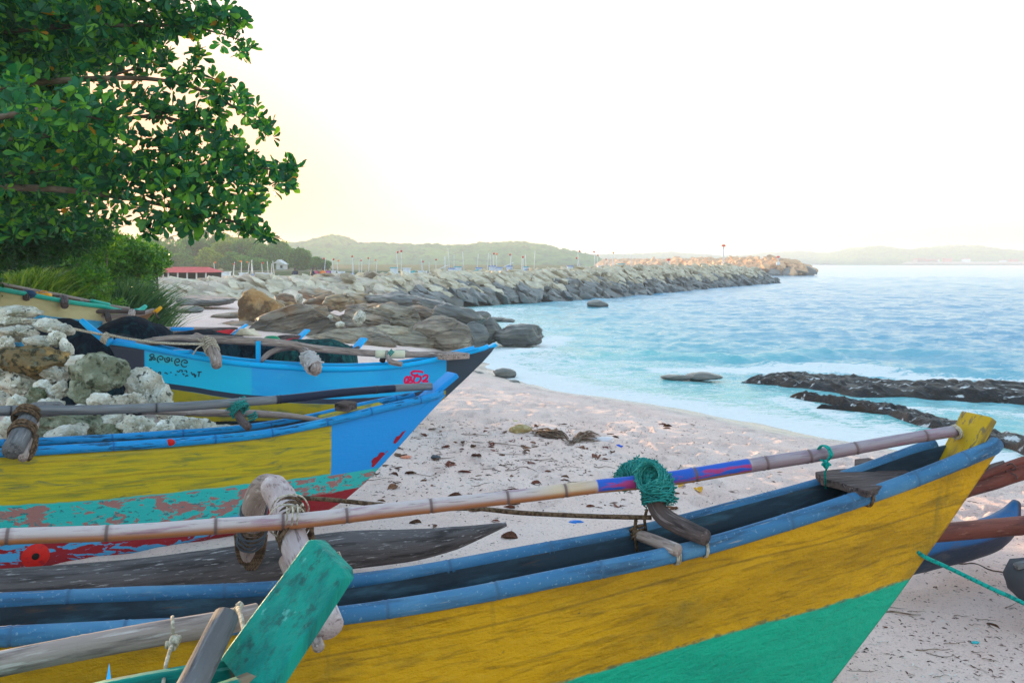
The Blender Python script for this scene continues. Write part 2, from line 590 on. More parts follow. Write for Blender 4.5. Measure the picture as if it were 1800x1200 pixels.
for s, dist, st in (((1.2, 3.0, 1), .07, .8), ((5, 11, 1), .055, .8), ((22, 46, 1), .014, .8)):
    b = mk(nt, 'ShaderNodeBump'); b.inputs['Strength'].default_value = st; b.inputs['Distance'].default_value = dist
    lk.new(noise(nt, co, s, 4, .6, .4, off=s[0]), b.inputs['Height'])
    if prev is not None: lk.new(prev, b.inputs['Normal'])
    prev = b.outputs[0]
lk.new(prev, bs.inputs['Normal'])

ys2 = np.concatenate([np.geomspace(7.5, 160, 660, endpoint=False), np.geomspace(160, 4250, 130)])
us2 = np.linspace(-1, 1, 560)
Y2, U2 = np.meshgrid(ys2, us2, indexing='ij')
X2 = U2 * (.78 * Y2 + 6)
D2 = -shore_d(X2, Y2)                                      # distance out to sea
amp = np.clip((D2 - .3) / 7, .16, 1)
wv = np.zeros_like(X2)
r2 = np.random.default_rng(11)
for k in range(44):
    lam = 10 ** r2.uniform(-.35, .95)
    th_ = math.radians(248 + r2.normal() * 30)
    kx, ky = math.cos(th_) * 2 * math.pi / lam, math.sin(th_) * 2 * math.pi / lam
    px_res = np.maximum(np.gradient(ys2)[:, None], 0.0)
    att = np.clip(lam / (px_res * 3.0 + 1e-6) - .6, 0, 1) * min(1, (3.2 / lam) ** .8)
    ph = kx * X2 + ky * Y2 + r2.uniform(0, 6.28) + 1.5 * (fbm2(X2, Y2, .6 / lam, 2, 40 + k) - .5) * 2
    s_ = np.sin(ph)
    wv += att * .0110 * lam ** .42 * (1 - 2 * np.sqrt(np.abs(s_ * .5 + .5) + 1e-9) * .9)
wv = wv * amp * .85
# a breaking wave that runs along the reef and the swash by the boulders
def gline(pts, wd):
    """gaussian band round a polyline on the sea"""
    best = np.full(X2.shape, 1e9)
    for a, b in zip(pts[:-1], pts[1:]):
        dx, dy = b[0] - a[0], b[1] - a[1]
        t = np.clip(((X2 - a[0]) * dx + (Y2 - a[1]) * dy) / (dx * dx + dy * dy), 0, 1)
        best = np.minimum(best, (X2 - a[0] - t * dx) ** 2 + (Y2 - a[1] - t * dy) ** 2)
    return np.exp(-best / wd ** 2)
def gp(x, y): q = G(x, y, SEA); return (q.x, q.y)
crest = gline([gp(960, 632), gp(1120, 622), gp(1300, 628), gp(1500, 618), (23, 23)], .55)
crest2 = gline([gp(1350, 640), gp(1560, 646), gp(1850, 655)], .5)
surge = gline([gp(880, 628), gp(930, 622), gp(960, 626)], .7)
wv += .16 * crest * (.4 + fbm2(X2, Y2, .5, 3, 71)) + .10 * crest2 + .22 * surge * (.3 + fbm2(X2, Y2, 2.5, 4, 72))
Z2 = SEA + wv
n_a = fbm2(X2, Y2, .22, 3, 61)
foamv = 1.02 * np.exp(-(np.maximum(D2 - .2, 0) / 2.4) ** 1.2)
foamv = np.maximum(foamv, .66 * np.exp(-(np.maximum(D2, 0) / 10.5) ** 2) * (.45 + 1.0 * n_a))
foamv = np.maximum(foamv, .95 * surge)
foamv = np.maximum(foamv, .95 * gline([gp(800, 622), gp(880, 615), gp(960, 606), gp(985, 590)], .9))
foamv = np.maximum(foamv, .85 * gline([gp(1180, 650), gp(1290, 648), gp(1480, 645), gp(1640, 660), gp(1900, 672)], 1.1) * (.5 + n_a))
foamv = np.maximum(foamv, .85 * gline([gp(1560, 715), gp(1700, 722), gp(1900, 730)], .8) * (.55 + n_a))
foamv = np.maximum(foamv, .80 * gline([gp(1380, 700), gp(1560, 750), gp(1700, 790), gp(1860, 830)], 1.0) * (.5 + n_a))
foamv = np.maximum(foamv, .62 * gline([gp(780, 540), gp(1000, 522), gp(1330, 497)], 1.6) * (.5 + n_a))
foamv = np.maximum(foamv, .76 * n_a * np.exp(-D2 / 260))  # open-water foam doubles as painted white glints on the swell
shalv = np.clip(.95 * np.exp(-np.maximum(D2, 0) / 7.5) + .25 * crest * np.exp(-np.maximum(D2, 0) / 12) + .15 * (n_a - .5), 0, 1)
verts = np.stack([X2, Y2, Z2], -1).reshape(-1, 3)
nr2, nc2 = X2.shape
i = np.arange(nr2 - 1)[:, None] * nc2; j = np.arange(nc2 - 1)[None]
faces = np.stack([i + j, i + j + 1, i + nc2 + j + 1, i + nc2 + j], -1).reshape(-1, 4)
link('sea', mesh('sea', verts, faces, m_sea, attrs={'foam': foamv.ravel(), 'shal': shalv.ravel()}), kind='structure')

# ------------------------------------------------------------------ rocks
_ico = {}
def ico(sub):
    if sub not in _ico:
        bm = bmesh.new()
        bmesh.ops.create_icosphere(bm, subdivisions=sub, radius=1)
        bm.verts.index_update()
        _ico[sub] = (np.array([v.co[:] for v in bm.verts]), [tuple(v.index for v in f.verts) for f in bm.faces])
        bm.free()
    return _ico[sub]
def rotm(rx, ry, rz):
    return np.array(Matrix.Rotation(rz, 3, 'Z') @ Matrix.Rotation(ry, 3, 'Y') @ Matrix.Rotation(rx, 3, 'X'))
def rock(name, c, dims, mat, seed, rot=(0, 0, 0), sub=4, lump=.22, fine=.05, facet=5, pits=0.0, parent=None, strata=0.0, fh=(.58, .86)):
    v, f = ico(sub)
    v = v.copy(); n = v.copy()
    rs = np.random.default_rng(seed)
    # cut a few flat facets
    for _ in range(facet):
        d = rs.normal(size=3); d /= np.linalg.norm(d)
        h = rs.uniform(*fh)
        k = v @ d
        v -= np.outer(np.maximum(k - h, 0), d) * .92
    v += n * ((fbm(v * 1.3 + seed * 7.7, 3, seed) - .5) * 2 * lump)[:, None]
    dims = np.array(dims, float)
    w_ = v * dims
    sc = 1.0 / max(dims.min(), .02)
    nn = fbm(w_ * sc * 2.2 + seed, 4, seed + 9) - .5
    w_ += n * (nn * 2 * fine / sc * 2.5)[:, None]
    if pits:
        q = fbm(w_ * sc * 4.2 + seed * 2.1, 3, seed + 3)
        q2 = 1 - np.abs(2 * fbm(w_ * sc * 2.6 + seed * 1.1, 3, seed + 4) - 1)
        w_ -= n * ((np.clip(q - .52, 0, 1) * 3.2 + np.clip(q2 - .8, 0, 1) * 1.6) * pits / sc)[:, None]
    if strata:
        ln_ = np.array([rs.uniform(-.25, .25), rs.uniform(-.2, .2), 1.0])
        h_ = w_ @ ln_ / (dims[2] * rs.uniform(.34, .5)) + 2.2 * (fbm(w_ * .5 * sc, 3, seed + 31) - .5) + seed
        st = h_ - np.floor(h_)
        w_ *= (1 + strata * (np.minimum(st * 3.5, 1) * (1 - .55 * st) - .45))[:, None] * np.array([1, 1, .35]) + np.array([0, 0, .65])
        cr_ = np.abs(fbm(w_ * 1.1 * sc + 9, 3, seed + 41) - .5)
        w_ -= n * (np.clip(.035 - cr_, 0, 1) / .035 * .06 * dims.min())[:, None]
    tcv = w_ * 1.0
    w_ = w_ @ rotm(*rot).T + np.array(c)
    return part(name, w_, f, mat, parent, tc=tcv, base=c)

m_coral = pmat('coral_stone', (.66, .63, .55), [
    dict(c=(.30, .30, .24), s=7, r=(.42, .62)), dict(c=(.85, .85, .80), s=13, r=(.5, .62), a=.85),
    dict(c=(.05, .055, .045), s=20, r=(.575, .63), a=.9), dict(c=(.12, .14, .09), s=3.2, r=(.55, .75), a=.5)],
    rough=.9, bump=((60, .8, .02), (26, .6, .03)), val=.18, hue=.012)
m_coral_dark = pmat('coral_stone_brown', (.24, .17, .085), [
    dict(c=(.58, .36, .13), s=5, r=(.52, .62), a=.85), dict(c=(.03, .035, .025), s=11, r=(.5, .58), a=.9),
    dict(c=(.20, .22, .17), s=16, r=(.55, .65), a=.7)], rough=.92, bump=((50, .9, .03), (20, .7, .05)))
m_coral_green = pmat('coral_stone_mossy', (.22, .24, .17), [
    dict(c=(.48, .50, .40), s=8, r=(.50, .62), a=.8), dict(c=(.03, .04, .025), s=12, r=(.52, .62), a=.85),
    dict(c=(.16, .19, .07), s=3, r=(.52, .7), a=.6)], rough=.92, bump=((50, .9, .03), (20, .7, .05)))
m_granite = pmat('shore_boulder_rock', (.42, .36, .28), [
    dict(c=(.20, .175, .145), s=(.5, .8, 1.6), r=(.42, .58), a=.9), dict(c=(.15, .125, .10), s=(.7, 1.2, 11), r=(.48, .62), a=.7), dict(c=(.60, .50, .38), s=(.9, 1.3, 3.2), r=(.52, .66), a=.7),
    dict(c=(.42, .24, .11), s=1.1, r=(.52, .66), a=.6), dict(c=(.05, .05, .055), s=(1.2, 2, 16), r=(.58, .66), a=.7)],
    rough=.62, bump=(((1.6, 2.4, 14), 1, .14), ((.9, 1.1, 2.4), 1, .10, 'crack'), (22, .6, .02)), val=.25, hue=.015)
m_granite_wet = pmat('wet_boulder_rock', (.10, .105, .105), [
    dict(c=(.19, .18, .155), s=(.8, 1.2, 5), r=(.45, .65), a=.8), dict(c=(.02, .022, .028), s=(1, 2, 12), r=(.55, .65), a=.8)],
    rough=.32, bump=(((2, 3, 16), .8, .06), (20, .5, .012)), spec=.5, val=.15)
m_boulder_brown = pmat('brown_boulder_rock', (.42, .25, .11), [
    dict(c=(.10, .065, .045), s=1.5, r=(.45, .55), a=.85), dict(c=(.55, .40, .22), s=2.2, r=(.52, .66), a=.6),
    dict(c=(.7, .66, .6), s=16, r=(.66, .7), a=.7)], rough=.85, bump=((5, .8, .06), (22, .5, .015)))
m_slab = pmat('jetty_stone', (.60, .52, .42), [
    dict(c=(.36, .31, .26), s=(1.0, 1.0, 3), r=(.42, .62), a=.8), dict(c=(.72, .66, .56), s=2.5, r=(.55, .68), a=.7)],
    rough=.85, bump=((9, .5, .04),), coord='obj', val=.28, hue=.02)
m_slab_wet = pmat('jetty_stone_wet', (.17, .18, .19), [
    dict(c=(.17, .165, .15), s=(1, 1, 3), r=(.45, .65), a=.8)], rough=.45, bump=((9, .5, .04),), coord='obj', val=.3)
m_slab_sun_tint = pmat('jetty_stone_sun_tint', (.62, .38, .22), [  # orange glow of the low sun is put into the stone colour
    dict(c=(.34, .22, .15), s=(1.0, 1.0, 3), r=(.42, .62), a=.8)], rough=.85, coord='obj', val=.28)

# the breakwater: a mound of armour stones from the beach far out to sea
def chunk(seed, flat=(1, .68, .36)):
    rs = np.random.default_rng(seed)
    bm = bmesh.new()
    for _ in range(15):
        p = rs.normal(size=3); p /= np.linalg.norm(p)
        p = np.sign(p) * np.abs(p) ** .62
        p = p / max(1, np.abs(p).max())
        bm.verts.new(p * np.array(flat) * rs.uniform(.9, 1.05))
    r_ = bmesh.ops.convex_hull(bm, input=bm.verts)
    bmesh.ops.delete(bm, geom=[g for g in r_['geom_interior'] if isinstance(g, bmesh.types.BMVert)], context='VERTS')
    bmesh.ops.dissolve_limit(bm, angle_limit=.12, verts=bm.verts, edges=bm.edges)
    bmesh.ops.triangulate(bm, faces=bm.faces)
    bm.verts.index_update()
    v = np.array([q.co[:] for q in bm.verts]); f = [tuple(q.index for q in g.verts) for g in bm.faces]
    bm.free()
    return v, f
CH = [chunk(100 + k) for k in range(14)]
def breakwater(label, pts, crest, base, hw_top, hw_base, s0, s1, step, nparts, mats, group, seed):
    """pts plan polyline; crest/base heights along it; stones laid over both slopes and the top"""
    root = thing('breakwater', label, 'breakwater', (pts[0][0], pts[0][1], 0), group)
    rs = np.random.default_rng(seed)
    C, T = smooth_path([(p[0], p[1], 0) for p in pts], 2.0)
    L = np.concatenate([[0], np.cumsum(np.linalg.norm(np.diff(C, axis=0), axis=1))])
    cz = np.interp(L / L[-1], np.linspace(0, 1, len(crest)), crest); bz = np.interp(L / L[-1], np.linspace(0, 1, len(base)), base)
    tan = np.gradient(C, axis=0); tan /= np.linalg.norm(tan, axis=1)[:, None]
    nrm = np.stack([tan[:, 1], -tan[:, 0], 0 * tan[:, 0]], 1)      # to the sea side (right of the walk)
    vs, fs = [], []
    prof = ((-hw_base, 0), (-hw_top, 1), (hw_top, 1), (hw_base, 0))
    for k in range(len(C)):
        e = min(1, (L[-1] - L[k]) / 4 + .12)
        for q, h in prof:
            vs.append(C[k] + nrm[k] * q * e * .93 + np.array([0, 0, bz[k] - .3 + (cz[k] - bz[k]) * h * e - .12]))
    n = len(C)
    for k in range(n - 1):
        for q in range(3):
            a = k * 4 + q
            fs.append((a, a + 1, a + 5, a + 4))
    fs.append(tuple((n - 1) * 4 + q for q in range(4)))
    part('core', vs, fs, m_slab_wet, root, smooth=False)
    # stones row by row
    places = []
    slope = math.hypot(hw_base - hw_top, crest[0] - base[0])
    s = 0.0
    while s < L[-1] + .5:
        fr_ = min(s / L[-1], 1)
        size = s0 + (s1 - s0) * fr_
        st = size * step
        c0 = np.array([np.interp(s, L, C[:, k]) for k in range(3)]); n0 = np.array([np.interp(s, L, nrm[:, k]) for k in range(3)])
        t0 = np.array([np.interp(s, L, tan[:, k]) for k in range(3)])
        zc, zb = np.interp(s, L, cz), np.interp(s, L, bz)
        e = min(1, (L[-1] - s) / 4 + .25)
        q = -1.0
        rows = []
        d = 0
        while d < slope + .2:
            rows.append(('s', d / slope)); d += st * .62
        d = -hw_top
        while d < hw_top:
            rows.append(('t', d)); d += st * .8
        rows += [('b', .25), ('b', .6)]
        for kind_, u in rows:
            if kind_ == 's':
                off = hw_base + (hw_top - hw_base) * u; z = zb + (zc - zb) * u
            elif kind_ == 't':
                off = u; z = zc
            else:
                off = -(hw_base + (hw_top - hw_base) * u); z = zb + (zc - zb) * u
            j = rs.normal(size=3) * size * .16
            p = c0 + n0 * off * e + t0 * rs.uniform(-.5, .5) * st + np.array([0, 0, z * e + base[0] * (1 - e) * .5]) + j * np.array([1, 1, .7])
            wetq = p[2] < SEA + .95 + rs.normal() * .2 and shore_d(p[0:1], p[1:2])[0] < 2.5
            ang = math.atan2(t0[1], t0[0])
            tilt = (rs.uniform(.25, .7) if kind_ == 's' else rs.normal() * .15)
            places.append((p, size * rs.uniform(.75, 1.35), (tilt * (1 if kind_ != 'b' else -1), rs.normal() * .12 + .28, ang + rs.normal() * .35), int(rs.integers(len(CH))), wetq))
        s += st
    vis = sorted(range(len(places)), key=lambda k: -places[k][1] / (places[k][0][1] ** 1.0) * (1 if places[k][0][2] > SEA - .1 else .2))
    own = set(vis[:nparts])
    lib = {}
    datas = {False: [[], [], 0], True: [[], [], 0]}
    for k, (p, sz, rt, ci, wetq) in enumerate(places):
        if k in own:
            key = (ci, wetq)
            if key not in lib:
                lib[key] = mesh('stone', CH[ci][0], CH[ci][1], mats[1] if wetq else mats[0], smooth=False)
            o = link('stone', lib[key], root)
            o.location = V(p) - root.location
            o.rotation_euler = rt
            o.scale = (sz * .62, sz * .62, sz * .62)
        else:
            v = CH[ci][0] * sz * .62 @ rotm(*rt).T + p
            dd = datas[wetq]
            dd[0].append(v); dd[1] += [tuple(i + dd[2] for i in f) for f in CH[ci][1]]; dd[2] += len(v)
    for wq, (v, f, _) in datas.items():
        if v:
            part('stone', np.vstack(v), f, mats[1] if wq else mats[0], root, smooth=False, kind='stuff')
    return root
breakwater('long breakwater of pale stacked stones running out from the beach into the sea',
           [(-31, 43.5), (-18.6, 43.5), (-10.6, 47.5), (-4.9, 56.5), (4.7, 70), (19.2, 96), (33.5, 119)],
           [.55, .52, .60, .76, .86, .95, .95, .9, .55], [0.1, 0, -.3, -.9, -.9, -.9, -.9, -.9, -.9], 1.5, 4.3, 1.0, 1.15, .60, 300,
           (m_slab, m_slab_wet), 'breakwaters', 5)
breakwater('far stone breakwater with orange sunlight in its colour, whose rounded end shows behind the long one',
           [(38, 330), (53.7, 240), (56.5, 198), (59.0, 178)], [1.9, 1.9, 2.0, 1.9], [-.9, -.9, -.9, -.9], 2.2, 7.5, 3.0, 2.2, .7, 60,
           (m_slab_sun_tint, m_slab_wet), 'breakwaters', 6)

def rpx(px, py, hw, hh, D, mat, seed, lab, tilt=0.0, depth=.8, sub=4, group='boulders on the beach by the water', cat='rock', **kw):
    s = D / F
    zt = CAMZ - (py - hh - HY) * s
    rz = hh * s * 1.3
    c = (D * (px - 900) / F, D, zt - rz * .93)
    o = rock('boulder', c, (hw * s * 1.08, hw * s * depth, rz), mat, seed, rot=(0, tilt, random.Random(seed).uniform(-.25, .25)), sub=sub, **kw)
    tag(o, lab, cat, group)
    return o
GR = dict(lump=.20, fine=.04, facet=7, strata=.09, fh=(.48, .84))
MID = [
 (455, 538, 40, 29, 27.0, m_boulder_brown, 'upright brown boulder with orange faces standing on the sand', -.2),
 (535, 585, 112, 44, 25.0, m_granite, 'long smooth grey boulder sloping down towards the light blue bow', -.22),
 (615, 603, 76, 34, 24.2, m_granite, 'brown grained boulder between the long grey slab and the dark rocks', .12),
 (592, 531, 30, 13, 31.0, m_granite, 'pale rounded boulder on top of the rock group below the breakwater', -.1),
 (655, 549, 58, 18, 29.5, m_granite, 'flat tan boulder with a curved pale crest', .12),
 (705, 566, 66, 24, 27.5, m_granite, 'grey boulder with layered bands in the middle of the rock group', .2),
 (560, 552, 34, 14, 28.5, m_granite, 'orange-brown stone wedged behind the long grey slab', .1),
 (700, 597, 62, 30, 25.6, m_granite, 'dark green-grey boulder below the layered one', .1),
 (775, 595, 58, 36, 25.9, m_granite, 'tall grooved blue-grey boulder above the light blue bow', -.05),
 (800, 556, 50, 22, 28.0, m_granite_wet, 'dark sloping boulder behind the tall grooved one', .25),
 (760, 538, 40, 12, 31.0, m_granite_wet, 'low dark boulder at the back of the group facing the bay', .1),
 (843, 556, 18, 11, 29.5, m_granite_wet, 'small dark rock at the back edge of the group', .1),
 (838, 592, 26, 24, 26.8, m_granite_wet, 'round wet boulder at the seaward end of the group', 0),
 (864, 580, 18, 19, 27.4, m_granite_wet, 'wet knob of rock beside the round wet boulder', 0),
 (805, 608, 30, 14, 26.0, m_granite_wet, 'low wet rock at the foot of the tall grooved boulder', .05),
 (918, 588, 44, 17, 27.2, m_granite_wet, 'flat-topped black rock standing in the surf beyond the light blue bow', -.03),
 (640, 527, 34, 10, 33.0, m_granite, 'grey slab lying in front of the breakwater stones', .15),
 (697, 527, 52, 14, 33.0, m_granite_wet, 'broad dark slab against the foot of the breakwater', .1),
 (735, 552, 36, 14, 29.5, m_granite, 'grey stone squeezed behind the layered boulder', .1),
 (500, 527, 24, 10, 32.0, m_granite, 'small tan boulder right of the upright brown one', .1),
 (520, 545, 26, 12, 29.0, m_boulder_brown, 'rusty stone leaning against the upright brown boulder', .3),
 (478, 551, 16, 14, 27.6, m_granite_wet, 'dark stone at the right foot of the brown boulder', .2),
 (400, 571, 50, 7, 26.5, m_granite, 'low flat ledge of rock left of the long grey slab', -.06),
 (560, 515, 34, 9, 35.0, m_granite, 'flat stone halfway between the pale boulder and the breakwater', .05),
 (420, 553, 44, 5, 29.5, m_granite, 'thin rock shelf emerging from the sand', -.04),
 (350, 527, 60, 8, 34.0, m_granite_wet, 'low dark rock with dry twigs at the foot of the breakwater', .0),
 (330, 543, 26, 6, 31.0, m_granite_wet, 'small blue-grey rock half buried in the sand', .0),
 (660, 622, 60, 12, 23.0, m_granite_wet, 'low dark stone at the near edge of the boulder group', .05),
 (585, 622, 40, 12, 23.2, m_granite_wet, 'low dark stone beside the driest sand near the boulders', .05),
 (650, 575, 50, 20, 26.6, m_granite, 'olive boulder under the white coral lump', .2),
]
for k, (px, py, hw, hh, D, mt, lab, tl) in enumerate(MID):
    rpx(px, py, hw, hh, D, mt, 300 + k, lab, tilt=tl, sub=5 if hw > 30 else 4, **GR)
rb = random.Random(4)
for k in range(26):      # stones that fill the gaps between the big boulders
    px = rb.uniform(480, 800); f_ = rb.random()
    D = 24.6 + 8 * f_
    py = 600 - 70 * f_ + rb.uniform(-6, 8)
    rpx(px, py, rb.uniform(16, 34), rb.uniform(8, 15), D, rb.choice([m_granite, m_granite, m_granite_wet]), 360 + k,
        'small grey stone filling a gap between the big boulders', tilt=rb.uniform(-.3, .3), sub=3, group='gap stones among the boulders', **GR)
for k, (px, py, hw, hh, D, lab) in enumerate([
    (631, 557, 12, 11, 24.6, 'round white coral lump on the dark boulders'), (580, 557, 5, 4, 24.6, 'small white coral lump left of the round one'),
    (598, 570, 8, 5, 23.9, 'broken white coral piece between the two lumps'), (527, 523, 7, 8, 29, 'pale coral lump at the back of the boulders')]):
    o = rpx(px, py, hw, hh, D, m_coral, 400 + k, lab, sub=3, group='coral lumps on the boulders', lump=.15, fine=.07, pits=.05); o.name = 'coral_lump'
for k, (px, py, hw, hh, lab) in enumerate([
    (1050, 533, 18, 7, 'lone pointed rock far out in the bay'), (886, 656, 21, 8, 'rounded black rock at the edge of the swash'),
    (905, 673, 13, 5, 'small black rock half sunk in wet sand'), (838, 657, 13, 5, 'black rock just beyond the dark bow stem'),
    (873, 561, 18, 4, 'low rock awash behind the boulders'), (893, 563, 12, 3, 'tiny rock awash at the tip of the low one'),
    (1192, 662, 27, 4, 'flat brown rock awash left of the reef'), (1235, 661, 30, 6, 'mossy brown rock next to the flat awash rock')]):
    D = (CAMZ - SEA) * F / (py + hh * .7 - HY)
    o = rpx(px, py, hw, hh, D, m_granite_wet, 420 + k, lab, sub=4, group='rocks in the sea', lump=.15, fine=.05, facet=5)
    o.name = 'sea_rock'

# reef ledges in the surf
m_reef = pmat('reef_rock', (.012, .010, .010), [
    dict(c=(.045, .022, .010), s=1.4, r=(.48, .66), a=.8), dict(c=(.015, .017, .025), s=4, r=(.5, .6), a=.8),
    dict(c=(.75, .8, .85), s=(2.2, 6, 5), r=(.60, .66), a=.8)], rough=.45, bump=((9, .9, .06), (30, .6, .02)), spec=.3)
def ledge(label, path, hw, h, seed):
    C, T = smooth_path([G(x, y, SEA) for x, y in path], .07)
    L = np.concatenate([[0], np.cumsum(np.linalg.norm(np.diff(C, axis=0), axis=1))])
    tan = np.gradient(C, axis=0); tan /= np.linalg.norm(tan, axis=1)[:, None]
    nr_ = np.stack([tan[:, 1], -tan[:, 0], 0 * tan[:, 0]], 1)
    W = np.interp(T, np.linspace(0, 1, len(hw)), hw)
    m = 34
    u = np.linspace(-1, 1, m)
    Lg, Ug = np.meshgrid(L, u, indexing='ij')
    side = W[:, None] * (1 + .7 * (fbm2(Lg, Ug * 2, .8, 4, seed) - .5))
    pos = C[:, None, :] + nr_[:, None, :] * (Ug * side)[..., None]
    top = np.clip(1.25 * (1 - np.abs(Ug) ** 3.5), 0, 1)
    zz = h * top * (.25 + 1.5 * fbm2(pos[..., 0], pos[..., 1], 1.1, 5, seed + 1, .6)) * np.clip(np.minimum(T, 1) * 14, .05, 1)[:, None]
    zz = zz + (fbm2(pos[..., 0], pos[..., 1], 5, 5, seed + 2, .75) - .5) * .22 * top
    pos[..., 2] = SEA - .10 + zz
    v = pos.reshape(-1, 3)
    n = len(L); i = np.arange(n - 1)[:, None] * m; j = np.arange(m - 1)[None]
    f = np.stack([i + j, i + j + 1, i + m + j + 1, i + m + j], -1).reshape(-1, 4)
    o = part('reef_ledge', v, f, m_reef, tc=v * 1.0)
    tag(o, label, 'reef', 'reef ledges in the surf')
ledge('long dark brown reef ledge, the farther of the two breaking the surf', [(1300, 668), (1400, 672), (1500, 678), (1640, 684), (1800, 690), (2050, 705)], [.25, .9, 1.3, 1.1, 1.0, 1.0], .20, 31)
ledge('dark stepped reef ledge with water running off, nearer the shore', [(1382, 692), (1480, 708), (1560, 722), (1640, 742), (1720, 762), (1860, 800)], [.12, .22, .34, .42, .46, .5], .19, 35)
ledge('thin dark streak of rock in the shallows under the stepped ledge', [(1430, 716), (1500, 720), (1560, 729)], [.05, .1, .05], .16, 38)

# ------------------------------------------------------------------ coral stone pile behind the second canoe
PILE = [
 (28, 548, 40, 10, 7.9, 0, 'flat pale coral slab on the very top of the stone pile'), (22, 566, 42, 10, 7.7, 0, 'second flat coral slab from the top of the pile'),
 (84, 571, 28, 10, 7.6, 0, 'thin coral slab jutting out right at the pile top'), (30, 584, 36, 13, 7.5, 0, 'thick pale slab above the brown stone'),
 (112, 578, 20, 9, 7.6, 0, 'pointed pale stone at the shoulder of the pile'),
 (8, 602, 18, 13, 7.3, 0, 'grey coral stone at the frame edge above the brown one'), (70, 599, 26, 12, 7.3, 0, 'light stone lying on the big brown stone'),
 (97, 594, 18, 13, 7.3, 0, 'white knobbly stone right of the light one on the brown stone'),
 (62, 630, 64, 27, 7.0, 1, 'big pitted brown stone with rusty patches'),
 (116, 612, 13, 19, 7.25, 0, 'narrow white stone standing behind the brown one'), (115, 645, 12, 24, 7.1, 0, 'white porous stone at the right end of the brown one'),
 (28, 670, 38, 26, 6.9, 0, 'rounded frosted grey stone under the brown one'), (92, 655, 30, 13, 6.95, 0, 'tapered pale stone below the brown stone'),
 (174, 655, 48, 34, 6.7, 2, 'large mossy stone with a dark hollow at its right'), (150, 690, 32, 26, 6.6, 2, 'mossy stone forming the lower half of the large one'),
 (138, 642, 22, 16, 6.95, 0, 'smooth pale hump behind the large mossy stone'),
 (78, 683, 22, 15, 6.75, 0, 'oval pale stone left of the mossy one'), (103, 682, 17, 15, 6.7, 0, 'small grey stone tucked beside the mossy one'),
 (248, 680, 34, 34, 6.95, 0, 'smooth rounded white stone at the right of the mossy one'), (284, 702, 27, 28, 6.8, 0, 'white pitted stone at the right end of the pile top'),
 (180, 706, 26, 15, 6.5, 0, 'white angular stone under the mossy one'), (226, 706, 24, 22, 6.55, 0, 'rough pale stone between the two white ones'),
 (30, 708, 18, 14, 6.5, 0, 'white stone just above the grey pole'), (86, 712, 26, 12, 6.5, 0, 'greenish flat stone just above the grey pole'),
 (60, 696, 20, 18, 6.6, 2, 'dark shaded stone in the hollow of the pile'), (140, 722, 28, 12, 6.45, 0, 'pale stone behind the pole under the mossy one'),
 (14, 750, 16, 18, 6.25, 0, 'white pitted stone by the lashed boom'), (55, 738, 16, 14, 6.3, 0, 'small white stone right of the lashed boom'),
 (125, 742, 60, 18, 6.4, 2, 'long mossy stone under the grey pole'), (121, 760, 40, 13, 6.05, 0, 'smooth pinkish oval stone resting above the blue rail'),
 (192, 757, 28, 14, 6.1, 2, 'grey stone right of the pinkish oval one'), (240, 748, 32, 20, 6.15, 0, 'white rounded stone above the blue rail'),
 (284, 754, 24, 15, 6.15, 0, 'low white stone next to the rounded white one'), (322, 746, 30, 20, 6.3, 0, 'chunky white stone near the right foot of the pile'),
 (356, 750, 26, 14, 6.4, 0, 'white stone second from the right foot'), (385, 754, 24, 10, 6.5, 0, 'last flat white stone at the right foot of the pile'),
 (300, 728, 26, 14, 6.6, 0, 'pale stone showing over the grey pole'), (200, 735, 24, 12, 6.5, 0, 'shaded stone under the white angular one'),
]
CM = (m_coral, m_coral_dark, m_coral_green)
for k, (px, py, hw, hh, D, mk_, lab) in enumerate(PILE):
    s = D / F
    o = rock('coral_stone', P(px, py + hh * .12, D), (hw * s * 1.06, hw * s * .85, hh * s * 1.16), CM[mk_], 500 + k,
             rot=(random.Random(k).uniform(-.2, .2), random.Random(k + 50).uniform(-.22, .22), random.Random(k + 9).uniform(-.5, .5)),
             sub=5 if hw > 15 else 4, lump=.22, fine=.095, facet=7, pits=.12 if 'smooth' not in lab else .015)
    tag(o, lab, 'stone', 'coral stones in the pile')
rp = random.Random(12)
nf = 0
for k in range(400):     # stones in the body of the pile
    x = rp.uniform(-5.6, -2.2); y = rp.uniform(6.7, 8.5)
    top = 1.25 - max(0, x + 4.1) * .66 - abs(y - 7.7) * .35
    z = rp.uniform(.05, max(.1, top - .28))
    px = 900 + F * x / y
    if px > 385 or nf >= 80: continue
    py = HY + (CAMZ - z) * F / y
    lim = 555 + max(0, px - 110) * .62
    if py < lim + 40: continue
    nf += 1
    r_ = rp.uniform(.10, .17)
    o = rock('coral_stone', (x, y, z), (r_ * 1.25, r_, r_ * .8), CM[rp.choice([0, 0, 2])], 600 + k, rot=(rp.uniform(-.4, .4), rp.uniform(-.4, .4), rp.uniform(0, 3)),
             sub=3, lump=.2, fine=.07, facet=6, pits=.06)
    tag(o, f"{('small', 'middling')[r_ > .135]} inner coral stone {'low' if py > 700 else 'high'} in the pile, {'near the frame edge' if px < 60 else 'left of the mossy stone' if px < 130 else 'around the mossy stone' if px < 230 else 'towards its right foot'}", 'stone', 'inner stones of the coral pile')

